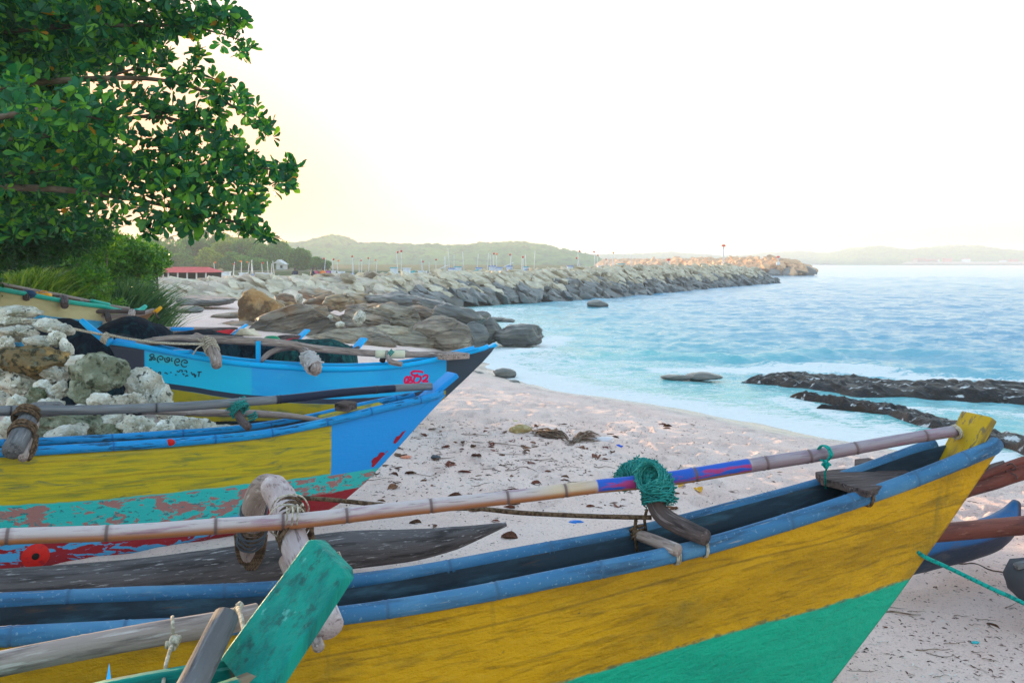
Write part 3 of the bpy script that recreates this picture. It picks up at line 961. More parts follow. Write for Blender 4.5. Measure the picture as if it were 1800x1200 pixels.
# ------------------------------------------------------------------ far land
m_forest = pmat('distant_forest', (.07, .17, .045), [
    dict(c=(.15, .26, .05), s=.05, r=(.4, .6)), dict(c=(.02, .05, .02), s=.25, r=(.5, .62), a=.8), dict(c=(.13, .16, .05), s=.12, r=(.56, .66), a=.6)], rough=.9, spec=.1)
m_shore = pmat('distant_beach', (.6, .5, .4), [dict(c=(.45, .35, .3), s=.1, r=(.4, .6))], rough=.9)
def hill(name, prof, D, depth, seed, cell=9.0, n=520, base=SEA - .5):
    xs = [p[0] for p in prof]; yt = [p[1] for p in prof]
    u = np.linspace(xs[0], xs[-1], n)
    top = CAMZ - (cinterp(u, xs, yt) - HY) * D / F
    v = np.linspace(0, 1, 46)
    Ug, Vg = np.meshgrid(u, v, indexing='ij')
    X = D * (Ug - 900) / F
    Y = D - depth * .5 * (1 - Vg * 2)
    prof_v = np.sin(np.clip(Vg * 1.0, 0, 1) * math.pi) ** .55
    Z = base + (top[:, None] - base) * prof_v
    b = fbm2(X, Y * 1.0 + Z * 1.5, 1 / cell, 2, seed)
    b2 = 1 - np.abs(2 * fbm2(X, Y + Z * 1.3, 1.6 / cell, 3, seed + 2) - 1)
    Z = Z + ((b2 - .6) * cell * .5 + (b - .5) * cell * .5) * np.clip(prof_v * 1.3 - .15, 0, 1)
    Z = np.maximum(Z, base)
    vv = np.stack([X, Y, Z], -1).reshape(-1, 3)
    m = len(v); i = np.arange(n - 1)[:, None] * m; j = np.arange(m - 1)[None]
    f = np.stack([i + j, i + m + j, i + m + j + 1, i + j + 1], -1).reshape(-1, 4)
    o = part(name, vv, f, m_forest, tc=vv)
    o['kind'] = 'structure'
    return o
hill('wooded_hill', [(430, 470), (470, 438), (520, 430), (560, 423), (606, 419), (618, 427), (660, 429), (700, 431), (760, 433), (800, 434), (850, 430), (900, 428), (950, 433), (985, 440), (1020, 447), (1048, 456), (1060, 464)], 620, 170, 3, 7.5)
hill('low_far_hills', [(990, 464), (1030, 452), (1100, 449), (1180, 446), (1230, 449), (1290, 452), (1350, 446), (1400, 444), (1450, 447), (1500, 451), (1560, 457), (1600, 464)], 1300, 260, 8, 11)
hill('wooded_headland', [(1420, 464), (1460, 449), (1490, 441), (1540, 436), (1590, 441), (1640, 437), (1700, 434), (1740, 440), (1790, 444), (1850, 438), (2000, 440), (2150, 464)], 1150, 230, 12, 11)
vv = [P(x, y, d) for x, y, d in ((1590, 464, 1025), (2100, 464, 1025), (2100, 459.5, 1032), (1600, 460, 1032))]
vv += [v + V((0, 25, 0)) for v in vv]
part('headland_beach', vv, [(0, 1, 2, 3), (4, 7, 6, 5), (3, 2, 6, 7), (0, 4, 5, 1), (0, 3, 7, 4), (1, 5, 6, 2)], m_shore, smooth=False)['kind'] = 'structure'

def boxv(c, d, rz=0.0):
    c = V(c); M = Matrix.Rotation(rz, 3, 'Z')
    vs = [c + M @ V((sx * d[0] / 2, sy * d[1] / 2, sz * d[2] / 2)) for sx in (-1, 1) for sy in (-1, 1) for sz in (-1, 1)]
    fs = [(0, 1, 3, 2), (4, 6, 7, 5), (0, 4, 5, 1), (2, 3, 7, 6), (0, 2, 6, 4), (1, 5, 7, 3)]
    return np.array([v[:] for v in vs]), fs, np.array([(v - c)[:] for v in vs])
def box(name, c, d, mat, parent=None, rz=0.0, smooth=False):
    v, f, t = boxv(c, d, rz)
    return part(name, v, f, mat, parent, tc=t, smooth=smooth)
def flat(name, col, rough=.7, **kw):
    return pmat(name, col, [dict(c=tuple(x * .6 for x in col), s=1.7, r=(.45, .7), a=.6)], rough=rough, **kw)
m_concrete = flat('quay_concrete', (.35, .33, .30))
box('quay', (-38, 76, -.3), (70, 20, 1.5), m_concrete)['kind'] = 'structure'
vv = np.array([(-150, 138, -1.2), (8, 138, -1.2), (20, 230, -1.2), (-150, 230, -1.2), (-150, 138, .4), (6, 140, .3), (17, 226, 1.2), (-150, 226, 1.5)], float)
m_bank = pmat('far_bank_soil', (.10, .13, .05), [dict(c=(.2, .16, .1), s=.3, r=(.5, .6))])
part('far_bank', vv, [(4, 5, 6, 7), (0, 1, 5, 4), (1, 2, 6, 5), (2, 3, 7, 6), (3, 0, 4, 7)], m_bank, tc=vv, smooth=False)['kind'] = 'structure'

# red-roofed landing shed
m_redroof = pmat('red_sheet_roof', (.62, .07, .08), [dict(c=(.45, .05, .05), s=(6, .5, .5), r=(.45, .6), a=.6)], rough=.6)
m_white = flat('white_paint', (.75, .76, .78))
m_dark = flat('dark_tone_and_shade', (.07, .08, .10))
m_blue = flat('blue_paint', (.05, .22, .6))
sh = thing('landing_shed', 'open shed with a long red roof behind the breakwater near the bushes', 'building', (-25.5, 70, .45))
cx, cy = -26.0, 70.0
vs = [(-29.3, 68, .98), (-24.2 + .0, 68, .98), (-24.2, 72, .98), (-29.3, 72, .98), (-28.0, 70, 1.42), (-24.9, 70, 1.42)]
part('roof', vs, [(0, 1, 5, 4), (1, 2, 5), (2, 3, 4, 5), (3, 0, 4), (0, 3, 2, 1)], m_redroof, sh, tc=vs, smooth=False)
for x in np.linspace(-29.0, -24.5, 7):
    box('post', (x, 68.3, .7), (.10, .10, .56), m_white, sh)
box('shade_back_panel', (-26.8, 71.6, .7), (4.8, .12, .56), m_dark, sh)  # panel painted dark to give the shade under the open roof
box('gable_board', (-29.36, 70, .74), (.06, 3.4, .45), m_white, sh)
wh = thing('white_house', 'small white house among the trees beyond the harbour', 'building', (-42.5, 158, .5))
box('wall', (-42.6, 158, 1.0), (1.5, 2.2, 1.4), m_white, wh)
vs = [(-43.7, 156.6, 1.7), (-41.6, 156.6, 1.45), (-41.6, 159.4, 1.45), (-43.7, 159.4, 1.7), (-43.0, 156.6, 2.35), (-43.0, 159.4, 2.35)]
part('roof', vs, [(0, 1, 4), (1, 2, 5, 4), (2, 3, 5), (3, 0, 4, 5), (0, 3, 2, 1)], m_white, wh, tc=vs, smooth=False)
box('window', (-42.4, 156.85, 1.05), (.4, .08, .5), m_dark, wh)
hr = thing('tiled_house', 'house with an orange roof half hidden in the trees under the palms', 'building', (-55, 172, .8))
box('wall', (-61.5, 190, 3.5), (9, 6, 5.2), flat('plaster', (.5, .45, .4)), hr)
vs = [(-67, 186, 5.9), (-56, 186, 5.9), (-56, 194, 5.9), (-67, 194, 5.9), (-65, 190, 7.4), (-58, 190, 7.4)]
part('roof', vs, [(0, 1, 5, 4), (1, 2, 5), (2, 3, 4, 5), (3, 0, 4), (0, 3, 2, 1)], flat('clay_roof', (.55, .16, .08)), hr, tc=vs, smooth=False)
rs_ = random.Random(8)
for k in range(11):    # buildings on the far headland's beach
    x = rs_.choice([1612, 1618, 1628, 1640, 1665, 1672, 1688, 1700, 1715, 1760, 1785]) + rs_.uniform(-4, 4)
    c = P(x, 459.8, 1020)
    hs = thing('beach_building', 'tiny pale building on the beach under the far headland', 'building', c, 'buildings under the headland')
    wd = rs_.uniform(5, 13); h = rs_.uniform(1.8, 4)
    box('wall', c + V((0, 0, h / 2 - .3)), (wd, 6, h), rs_.choice([m_white, flat('pink_plaster', (.7, .4, .35)), m_redroof]), hs)
    v, f, t = boxv(c + V((0, 0, h)), (wd * 1.1, 7, .6)); part('roof', v, f, m_redroof, hs, tc=t, smooth=False)

# navigation beacons
m_red = flat('red_paint', (.65, .03, .03))
def beacon(label, x, yb, yt, D, r=.14):
    b = thing('beacon', label, 'beacon', P(x, yb, D))
    tube('pole', [P(x, yb, D), P(x, yt + 2, D)], r, m_white, b, seg=8)
    v, f, t = tube_data([P(x, yt + 3, D), P(x, yt, D)], [r * 3.2, r * 2.2], seg=10); part('lamp', v, f, m_red, b, tc=t)
    v, f, t = tube_data([P(x, yb, D) - V((0, 0, .3)), P(x, yb - 2.5, D)], [r * 4, r * 3], seg=10); part('base', v, f, m_white, b, tc=t)
    tube('platform', [P(x, yt + 5.2, D), P(x, yt + 4.6, D)], r * 2.8, m_white, b, seg=10)
beacon('white mast with a red lamp on top rising behind the breakwater end', 1272, 466, 430, 160)
beacon('short white mast with a red lamp on the tip of the far breakwater', 1368, 463, 450, 178, .12)
beacon('thin grey mast standing out against the wooded hill', 1200 - 545 + 520, 468, 455, 130, .08)

# people sitting on the quay
m_skin = pmat('skin', (.16, .08, .05), rough=.6, coord='obj')
def sitter(x, y, D, shirt, trousers, label, rz=0.0, lean=.15):
    base = P(x, y, D)
    root = thing('person', label, 'person', (base.x, base.y, .45), 'people sitting beyond the breakwater')
    M = Matrix.Rotation(rz, 3, 'Z')
    pts = {'hip': (0, 0, .14), 'waist': (0, -.03, .30), 'chest': (0, .0 + lean * .3, .50), 'neck': (0, lean * .55, .66), 'shl': (-.17, lean * .4, .58), 'shr': (.17, lean * .4, .58),
           'ell': (-.24, .16, .36), 'elr': (.24, .16, .36), 'hal': (-.10, .36, .38), 'har': (.10, .36, .38),
           'kl': (-.13, .38, .40), 'kr': (.13, .38, .40), 'fl': (-.12, .50, .06), 'fr': (.12, .50, .06), 'tl': (-.12, .64, .04), 'tr': (.12, .64, .04)}
    E = [('hip', 'waist'), ('waist', 'chest'), ('chest', 'neck'), ('chest', 'shl'), ('chest', 'shr'), ('shl', 'ell'), ('shr', 'elr'), ('ell', 'hal'), ('elr', 'har'),
         ('hip', 'kl'), ('hip', 'kr'), ('kl', 'fl'), ('kr', 'fr'), ('fl', 'tl'), ('fr', 'tr')]
    R = {'hip': .15, 'waist': .13, 'chest': .15, 'neck': .06, 'shl': .07, 'shr': .07, 'ell': .045, 'elr': .045, 'hal': .035, 'har': .035, 'kl': .07, 'kr': .07, 'fl': .045, 'fr': .045, 'tl': .035, 'tr': .035}
    ks = list(pts)
    me = bpy.data.meshes.new('body')
    me.from_pydata([M @ V(pts[k]) for k in ks], [(ks.index(a), ks.index(b)) for a, b in E], [])
    o = link('body', me, root)
    sm = o.modifiers.new('skin', 'SKIN')
    for i_, k in enumerate(ks):
        me.skin_vertices[0].data[i_].radius = (R[k], R[k])
    me.skin_vertices[0].data[0].use_root = True
    o.modifiers.new('sub', 'SUBSURF').levels = 1
    dg = bpy.context.evaluated_depsgraph_get()
    me2 = bpy.data.meshes.new_from_object(o.evaluated_get(dg))
    o.modifiers.clear(); o.data = me2
    me2.materials.clear()
    for mm in (shirt, trousers, m_skin): me2.materials.append(mm)
    Mi = M.inverted()
    for p in me2.polygons:
        c = Mi @ p.center
        p.material_index = 1 if (c.z < .24 or (c.y > .2 and c.z < .5 and abs(c.x) > .06 and c.z < .34 + c.y * .1)) else 0
        if c.z > .64: p.material_index = 2
        p.use_smooth = True
    v, f = ico(3)
    hd = v * np.array([.078, .095, .115]); hd[:, 1] += np.where((np.abs(v[:, 0]) < .2) & (np.abs(v[:, 2] + .1) < .2) & (v[:, 1] > .8), .018, 0)
    hc = M @ V((0, lean * .6, .80))
    part('head', hd @ np.array(M).T + np.array(root.location + hc), f, m_skin, root, tc=hd)
    k = v[:, 2] > -.1
    hv = v * np.array([.086, .102, .12]) * 1.0
    hv[:, 1] -= .018; hv[:, 2] = np.maximum(hv[:, 2], -.02)
    part('hair', hv @ np.array(M).T + np.array(root.location + hc), f, m_dark, root, tc=hv)
m_org = flat('orange_cloth', (.8, .22, .05)); m_vio = flat('violet_cloth', (.35, .12, .4)); m_navy = flat('navy_cloth', (.03, .05, .10)); m_pink = flat('pink_cloth', (.5, .12, .2))
for a in ((519, 482, 70, m_navy, m_dark, 'lone seated person in dark clothes left of the group', .6), (548, 482, 70, m_navy, m_vio, 'seated person in a dark shirt at the left of the group', -.8),
          (556, 482, 71, m_pink, m_dark, 'seated person in a pink shirt second in the group', .3), (567, 482, 70.5, m_org, m_org, 'seated person in an orange shirt in the middle of the group', -.2),
          (577, 482, 71, m_vio, m_navy, 'seated person in violet at the right of the group', .5)):
    sitter(*a)

# fishing boats moored in the harbour
def moored(x, D, size, hullm, flags, label, cranes=False, seed=0):
    rs = random.Random(seed)
    c = P(x, 0, D); c.z = SEA
    b = thing('moored_boat', label, 'boat', c, 'boats moored behind the breakwater')
    L_, B_, H_ = size * 2.2, size * .7, size * .62
    n = 12
    vs, fs = [], []
    for k in range(n + 1):
        t = -1 + 2 * k / n
        wd = B_ / 2 * max(.06, (1 - abs(t) ** 3 * (1 if t > 0 else .55)))
        top = H_ + .35 * H_ * max(0, t) ** 2 + .1 * H_ * max(0, -t)
        for q, z in ((-1, top), (-.8, .2), (0, -.15), (.8, .2), (1, top)):
            vs.append((c.x + t * L_ / 2, c.y + q * wd, c.z + z))
    for k in range(n):
        for q in range(4):
            a_ = k * 5 + q
            fs.append((a_, a_ + 1, a_ + 6, a_ + 5))
        fs.append((k * 5, k * 5 + 5, k * 5 + 9, k * 5 + 4))
    fs += [(0, 1, 2, 3, 4), tuple(n * 5 + q for q in (4, 3, 2, 1, 0))]
    part('hull', vs, fs, hullm, b, tc=np.array(vs) - np.array(c), smooth=False)
    top = c.z + H_
    box('cabin', (c.x - L_ * .12, c.y, top + size * .17), (L_ * .2, B_ * .6, size * .34), m_white, b)
    box('cabin_roof', (c.x - L_ * .12, c.y, top + size * .36), (L_ * .24, B_ * .7, .05 * size), hullm, b)
    for q in range(rs.randint(1, 3)):
        mx = c.x + rs.uniform(-.4, .4) * L_
        mt = top + size * rs.uniform(.95, 1.6)
        tube('mast', [V((mx, c.y, top - .1)), V((mx + rs.uniform(-.15, .15) * size, c.y, mt))], .022 * size, m_white, b, seg=6)
        if q < flags:
            v, f = ico(2)
            part('float_ball', v * .075 * size + np.array([mx, c.y, mt]), f, rs.choice([m_red, m_red, m_ball]), b, tc=v)
    if cranes:
        tube('derrick', [V((c.x - .4 * L_, c.y, top)), V((c.x + .35 * L_, c.y, top + size * .7))], .03 * size, m_white, b, seg=6)
m_ball = flat('orange_ball', (.9, .25, .05))
xs_b = [276, 292, 395, 405, 418, 434, 449, 463, 478, 590, 606, 622, 640, 655, 700, 722, 745, 770, 800, 812, 848, 872, 884, 902, 930, 1008, 1062, 1066, 1098]
lab_c = {0: 'white', 1: 'blue', 2: 'turquoise', 3: 'red'}
m_tur = flat('turquoise_paint', (.05, .45, .5))
for k, x in enumerate(xs_b):
    cc = rs_.choice([0, 0, 0, 1, 2])
    fl = 2 if x in (449, 590, 606, 655, 722, 872, 884, 902, 1008, 1062, 1066) else rs_.randint(0, 1)
    D = 92 + rs_.uniform(0, 8) if x < 560 else (98 + (x - 560) * .085 + rs_.uniform(0, 6))
    nb = 'left of the shed' if x < 300 else 'beyond the shed' if x < 440 else 'below the white house' if x < 520 else 'right of the seated people' if x < 640 else 'below the high end of the wooded hill' if x < 760 else 'below the middle of the wooded hill' if x < 960 else 'near the far end of the wooded hill'
    moored(x, D, rs_.uniform(1.3, 1.8) * D / 100, {0: m_white, 1: m_blue, 2: m_tur}[cc], fl, f"{lab_c[cc]} fishing boat {'with red float balls ' if fl else ''}moored {nb}", cranes=x in (884, 770), seed=k)
# ------------------------------------------------------------------ foliage
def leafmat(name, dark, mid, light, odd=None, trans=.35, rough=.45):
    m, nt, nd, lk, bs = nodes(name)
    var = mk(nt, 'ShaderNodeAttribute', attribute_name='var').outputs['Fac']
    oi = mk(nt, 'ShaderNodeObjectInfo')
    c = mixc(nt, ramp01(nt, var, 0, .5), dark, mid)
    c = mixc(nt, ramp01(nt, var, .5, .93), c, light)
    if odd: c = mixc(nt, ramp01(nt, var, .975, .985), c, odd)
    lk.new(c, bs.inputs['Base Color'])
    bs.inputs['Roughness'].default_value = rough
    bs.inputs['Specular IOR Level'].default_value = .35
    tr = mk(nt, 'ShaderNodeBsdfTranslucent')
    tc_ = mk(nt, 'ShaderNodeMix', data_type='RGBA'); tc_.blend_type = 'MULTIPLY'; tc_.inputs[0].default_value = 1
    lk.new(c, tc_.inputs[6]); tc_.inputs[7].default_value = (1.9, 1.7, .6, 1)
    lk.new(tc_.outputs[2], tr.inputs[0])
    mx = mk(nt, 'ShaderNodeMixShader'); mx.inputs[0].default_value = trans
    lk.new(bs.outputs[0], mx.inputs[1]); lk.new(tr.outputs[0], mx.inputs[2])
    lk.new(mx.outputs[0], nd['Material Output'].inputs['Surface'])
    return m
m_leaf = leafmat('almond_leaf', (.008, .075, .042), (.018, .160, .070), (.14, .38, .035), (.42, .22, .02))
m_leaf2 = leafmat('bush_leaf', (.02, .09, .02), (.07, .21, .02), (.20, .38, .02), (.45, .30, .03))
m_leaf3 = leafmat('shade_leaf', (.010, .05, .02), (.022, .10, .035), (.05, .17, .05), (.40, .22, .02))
m_grassm = leafmat('tall_grass_blade', (.06, .13, .02), (.13, .24, .03), (.26, .34, .05), (.4, .33, .12))
m_reedm = leafmat('reed_blade', (.02, .08, .04), (.05, .15, .07), (.14, .24, .10), (.30, .28, .12))
m_bark = pmat('grey_bark', (.11, .09, .07), [dict(c=(.2, .17, .14), s=(4, 12, 12), r=(.5, .65)), dict(c=(.04, .035, .03), s=(8, 30, 30), r=(.55, .65))], rough=.9, bump=(((5, 25, 25), .7, .02),))

LT = np.array([(0, 0, 0), (.42, 0, -.035), (.82, 0, -.02), (1.05, 0, -.07), (.36, -.13, .03), (.72, -.25, .05), (.36, .13, .03), (.72, .25, .05), (.93, -.16, .01), (.93, .16, .01)])
LF = np.array([(0, 4, 1), (1, 4, 5), (1, 5, 2), (2, 5, 8), (2, 8, 3), (0, 1, 6), (1, 7, 6), (1, 2, 7), (2, 9, 7), (2, 3, 9)])
ST = np.array([(0, 0, 0), (.5, -.5, .04), (.5, .5, .04), (1, 0, -.04)]); SF = np.array([(0, 1, 2), (1, 3, 2)])
def norm(a): return a / (np.linalg.norm(a, axis=-1, keepdims=True) + 1e-12)
def leaf_mesh(pos, d, up, ln, wd, T=LT, Fc=LF):
    n = len(pos)
    d = norm(d); s = norm(np.cross(up, d)); u = np.cross(d, s)
    v = (pos[:, None, :] + d[:, None, :] * (T[None, :, 0:1] * ln[:, None, None]) + s[:, None, :] * (T[None, :, 1:2] * wd[:, None, None])
         + u[:, None, :] * (T[None, :, 2:3] * ln[:, None, None]))
    f = Fc[None] + (np.arange(n) * len(T))[:, None, None]
    return v.reshape(-1, 3), f.reshape(-1, 3)
def in_ell(n, rs, shell=.0):
    p = norm(rs.normal(size=(n, 3)))
    r = rs.uniform(shell ** 3, 1, n) ** (1 / 3)
    return p * r[:, None]
def ell_px(cx, cy, rx, ry, D, rd, ang=0.0):
    s = D / F
    return dict(c=np.array(P(cx, cy, D)), r=np.array([rx * s, rd, ry * s]), a=math.radians(ang))
def clusters(ells, dens, rs, shell=0.0, flat=False):
    out = []
    for e in ells:
        vol = e['r'][0] * e['r'][2] * (e['r'][1] ** .5)
        n = max(6, int(dens * vol * e.get('k', 1)))
        q = in_ell(n, rs, shell)
        q = q * e['r']
        ca, sa = math.cos(e['a']), math.sin(e['a'])
        x, z = q[:, 0] * ca + q[:, 2] * sa, -q[:, 0] * sa + q[:, 2] * ca
        out.append(np.stack([x, q[:, 1], z], 1) + e['c'])
    return np.vstack(out)
def rosettes(C, k, ln, rs, spread=.55, wd=1.0, upz=.5):
    n = len(C)
    ax = norm(rs.normal(size=(n, 3)) * np.array([.8, .8, .5]) + np.array([0, -.25, upz]))
    a = norm(np.cross(ax, rs.normal(size=(n, 3)))); b = np.cross(ax, a)
    th = np.linspace(0, 2 * np.pi, k, endpoint=False)[None] + rs.uniform(0, 6.28, (n, 1)) + rs.normal(size=(n, k)) * .25
    lift = spread + rs.normal(size=(n, k)) * .3
    d = a[:, None] * np.cos(th)[..., None] + b[:, None] * np.sin(th)[..., None] + ax[:, None] * lift[..., None] - np.array([0, 0, .15])
    d = norm(d)
    pos = np.repeat(C[:, None, :], k, 1) + d * ln * .12
    up = np.repeat(ax[:, None, :], k, 1) + rs.normal(size=(n, k, 3)) * .35
    L = ln * rs.uniform(.65, 1.15, (n, k)); W = L * wd * rs.uniform(.85, 1.1, (n, k))
    return pos.reshape(-1, 3), d.reshape(-1, 3), up.reshape(-1, 3), L.ravel(), W.ravel()

# the big almond tree; ellipses give each bough's mass where it grows
E = ell_px
ELL = [
 E(40, 20, 140, 60, 9.5, .9), E(180, 25, 130, 50, 9.3, .8), E(300, 28, 90, 34, 9.2, .5), E(385, 42, 58, 32, 9.0, .4, 5), E(425, 72, 16, 32, 9.0, .25),
 E(60, 90, 130, 42, 9.6, .9), E(190, 82, 80, 32, 9.3, .7), E(258, 92, 42, 22, 9.1, .5), E(282, 100, 22, 18, 9.1, .3), E(348, 100, 6, 14, 9, .1),
 E(250, 128, 28, 12, 9.2, .3), E(345, 142, 62, 22, 9.0, .35, 12), E(405, 168, 32, 24, 9.0, .3, 40), E(440, 205, 26, 22, 8.9, .3, 40), E(468, 232, 14, 20, 8.9, .2, 30),
 E(388, 178, 14, 26, 9.0, .2), E(375, 195, 8, 14, 9, .15), E(150, 145, 60, 12, 9.3, .3), E(60, 130, 90, 22, 9.4, .5),
 E(25, 150, 45, 30, 7.6, .5), E(75, 190, 60, 38, 7.5, .5), E(140, 185, 48, 36, 7.6, .5), E(190, 200, 44, 34, 7.8, .4), E(215, 228, 32, 24, 7.9, .3),
 E(255, 178, 50, 26, 8.8, .4), E(300, 195, 36, 16, 8.9, .3), E(270, 168, 50, 10, 9, .3), E(338, 205, 18, 16, 8.9, .25), E(330, 228, 26, 12, 8.9, .25),
 E(380, 228, 26, 14, 8.9, .25), E(403, 240, 24, 20, 8.9, .25), E(345, 215, 8, 14, 8.9, .2),
 E(270, 262, 66, 28, 8.8, .5), E(350, 268, 60, 26, 8.8, .5, 8), E(420, 280, 48, 20, 8.8, .4, 6), E(480, 290, 36, 20, 8.7, .35, 4), E(512, 302, 20, 18, 8.7, .25),
 E(120, 250, 120, 60, 8.6, .8), E(40, 230, 80, 60, 9.0, .8), E(240, 300, 90, 36, 8.7, .6), E(330, 315, 80, 32, 8.6, .5), E(420, 320, 50, 26, 8.6, .4), E(455, 340, 26, 20, 8.6, .3), E(500, 325, 10, 14, 8.6, .15),
 E(200, 335, 66, 22, 8.7, .5), E(285, 358, 60, 26, 8.5, .5), E(360, 362, 52, 28, 8.5, .45), E(415, 365, 28, 20, 8.5, .3), E(440, 375, 14, 16, 8.5, .2),
 E(300, 388, 50, 16, 8.5, .3, -3), E(262, 402, 8, 12, 8.5, .1), E(340, 400, 26, 14, 8.5, .3), E(388, 398, 12, 12, 8.5, .2), E(430, 402, 10, 10, 8.5, .12), E(466, 414, 9, 10, 8.5, .1),
 E(60, 320, 110, 44, 9.5, .8), E(40, 385, 100, 40, 9.6, .8), E(140, 352, 50, 20, 9.4, .4), E(165, 380, 40, 16, 9.4, .3), E(200, 392, 16, 12, 9.2, .2),
 # deep shaded mass behind the near boughs
 E(20, 60, 140, 110, 11.2, 1.0), E(150, 55, 130, 60, 11.0, .8), E(40, 230, 130, 110, 11.5, 1.0), E(110, 290, 110, 60, 11.2, .8), E(20, 350, 120, 80, 11.8, 1.0), E(-80, 200, 120, 260, 10.5, 1.5), E(-120, 0, 160, 150, 9.5, 1.5), E(120, -80, 260, 80, 9.5, 1.2), E(350, -50, 90, 30, 9.3, .8),
]
for e in ELL: e['k'] = 1.0 + .9 * min(1, max(0, (e['c'][0] * F / e['c'][1] + 900 - 180) / 120))
for e in ELL[-9:-3]: e['k'] = 2.6
rt = np.random.default_rng(17)
C_ = clusters(ELL, 430, rt)
pos, d, up, L_, W_ = rosettes(C_, 8, .118, rt, wd=1.0)
tree = thing('almond_tree', 'big broad-leaved tree whose tiered leafy boughs hang in from the upper left', 'tree', (-7.6, 8.6, .1))
tree_c = np.array([-7.6, 8.6, .1])
limb = lambda pts, r, nm='branch': tube(nm, pts, r, m_bark, tree, seg=8, step=.25, rough=.08)
limb([V((-7.6, 8.6, -.2)), V((-7.5, 8.7, 1.2)), V((-7.2, 8.8, 2.4)), V((-7.0, 8.9, 4.2)), V((-6.6, 9, 6.2))], [.34, .26, .22, .16, .08], 'trunk')
BR = [[V((-7.2, 8.8, 2.2)), P(60, 300, 9.2), P(240, 300, 8.8), P(400, 290, 8.8), P(512, 304, 8.7)],
      [V((-7.1, 8.8, 2.5)), P(40, 330, 9.0), P(200, 345, 8.8), P(330, 370, 8.6), P(430, 395, 8.5), P(466, 412, 8.5)],
      [V((-7.0, 8.9, 3.4)), P(20, 150, 9.3), P(180, 138, 9.2), P(290, 142, 9.1), P(380, 170, 9.0), P(440, 210, 8.9), P(470, 238, 8.9)],
      [V((-6.9, 8.9, 4.0)), P(60, 50, 9.4), P(220, 45, 9.3), P(350, 50, 9.1), P(425, 72, 9.0)],
      [V((-7.1, 8.7, 2.8)), P(30, 200, 8.2), P(110, 195, 7.6), P(200, 215, 7.8)],
      [V((-7.1, 8.8, 3.0)), P(60, 240, 9.0), P(250, 205, 8.9), P(350, 222, 8.9), P(410, 240, 8.9)],
      [V((-6.8, 8.9, 4.8)), P(100, -60, 9.5), P(300, -60, 9.4)],
      [P(290, 142, 9.1), P(330, 122, 9.1), P(400, 150, 9.0)], [P(240, 300, 8.8), P(300, 330, 8.6), P(380, 365, 8.5)],
      [P(180, 138, 9.2), P(240, 120, 9.2), P(285, 105, 9.1)], [P(250, 205, 8.9), P(310, 196, 8.9), P(340, 208, 8.9)],
      [V((-7.3, 8.8, 1.8)), P(0, 296, 10), P(60, 292, 10.2), P(120, 300, 10.4)]]
for k, b in enumerate(BR):
    limb(b, [.06, .034, .02, .012, .006] if k < 7 or k == 11 else [.018, .012, .006])
vis = np.stack([900 + F * pos[:, 0] / pos[:, 1], HY - (pos[:, 2] - CAMZ) * F / pos[:, 1]], 1)
score = L_ / pos[:, 1] * np.where((vis[:, 0] > 5) & (vis[:, 1] > 5), 1, .1) * np.where(vis[:, 0] > 330, 1.12, 1)
order = np.argsort(-score)
own, rest = order[:300], order[300:]
var = rt.uniform(0, .97, len(pos)) ** 1.2
var = np.where(rt.uniform(size=len(pos)) < .006, .99, var)
near_b = (pos[:, 1] < 8.4)
var = np.clip(var + near_b * rt.uniform(0, .25, len(pos)), 0, .97 + .02 * (var > .98))
lv = []
for q in range(7):
    vv, ff = leaf_mesh(np.zeros((1, 3)), np.array([[1., 0, 0]]), np.array([[0, 0, 1.]]), np.array([1.]), np.array([1.0 + .06 * q]))
    lv.append(mesh('leaf', vv + 0, ff, m_leaf, smooth=True, attrs={'var': np.full(len(vv), [.15, .3, .45, .6, .75, .88, .35][q])}))
for k in own:
    o = link('leaf', lv[int(k) % 7], tree)
    X_ = V(d[k]).normalized(); Y_ = V(up[k]).cross(X_).normalized(); Z_ = X_.cross(Y_)
    M4 = Matrix((X_, Y_, Z_)).transposed().to_4x4()
    M4.translation = V(pos[k]) - tree.location
    o.matrix_local = M4 @ Matrix.Diagonal((L_[k], W_[k], L_[k], 1))
vv, ff = leaf_mesh(pos[rest], d[rest], up[rest], L_[rest], W_[rest])
part('crown', vv, ff, m_leaf, tree, smooth=True, attrs={'var': np.repeat(var[rest], len(LT))}, kind='stuff')

def foliage_thing(name, label, cat, ells, dens, k, ln, mat, seed, wd=.5, spread=.5, T=ST, Fc=SF, stems=True, group=None, base=None):
    rs = np.random.default_rng(seed)
    C = clusters(ells, dens, rs)
    p, d_, u_, L, W = rosettes(C, k, ln, rs, spread=spread, wd=wd)
    vv, ff = leaf_mesh(p, d_, u_, L, W, T, Fc)
    c = ells[0]['c']
    g = max(gz(c[0], c[1]), -.9) if base is None else base
    root = thing(name, label, cat, (c[0], c[1], g), group)
    va = rs.uniform(0, .97, len(p)); va = np.where(rs.uniform(size=len(p)) < .006, .99, va)
    # brighter growth comes in clumps
    va = np.clip(va * .6 + .5 * (fbm(p * 1.7, 3, seed) - .25), 0, .99)
    o = part('foliage', vv, ff, mat, root, attrs={'var': np.repeat(va, len(T))}, smooth=True, kind='stuff')
    if stems:
        for q in range(4):
            e = ells[q % len(ells)]
            a = V((e['c'][0] + rs.normal() * .2 * e['r'][0], e['c'][1], g - .1)); b = V(e['c']) + V((0, 0, e['r'][2] * .5))
            tube('stem', [a, (a + b) / 2 + V((rs.normal() * .1, 0, 0)), b], [.05, .035, .015], m_bark, root, seg=6, step=.3)
    return root
B_ = 'bushes on the bank behind the cream boat'
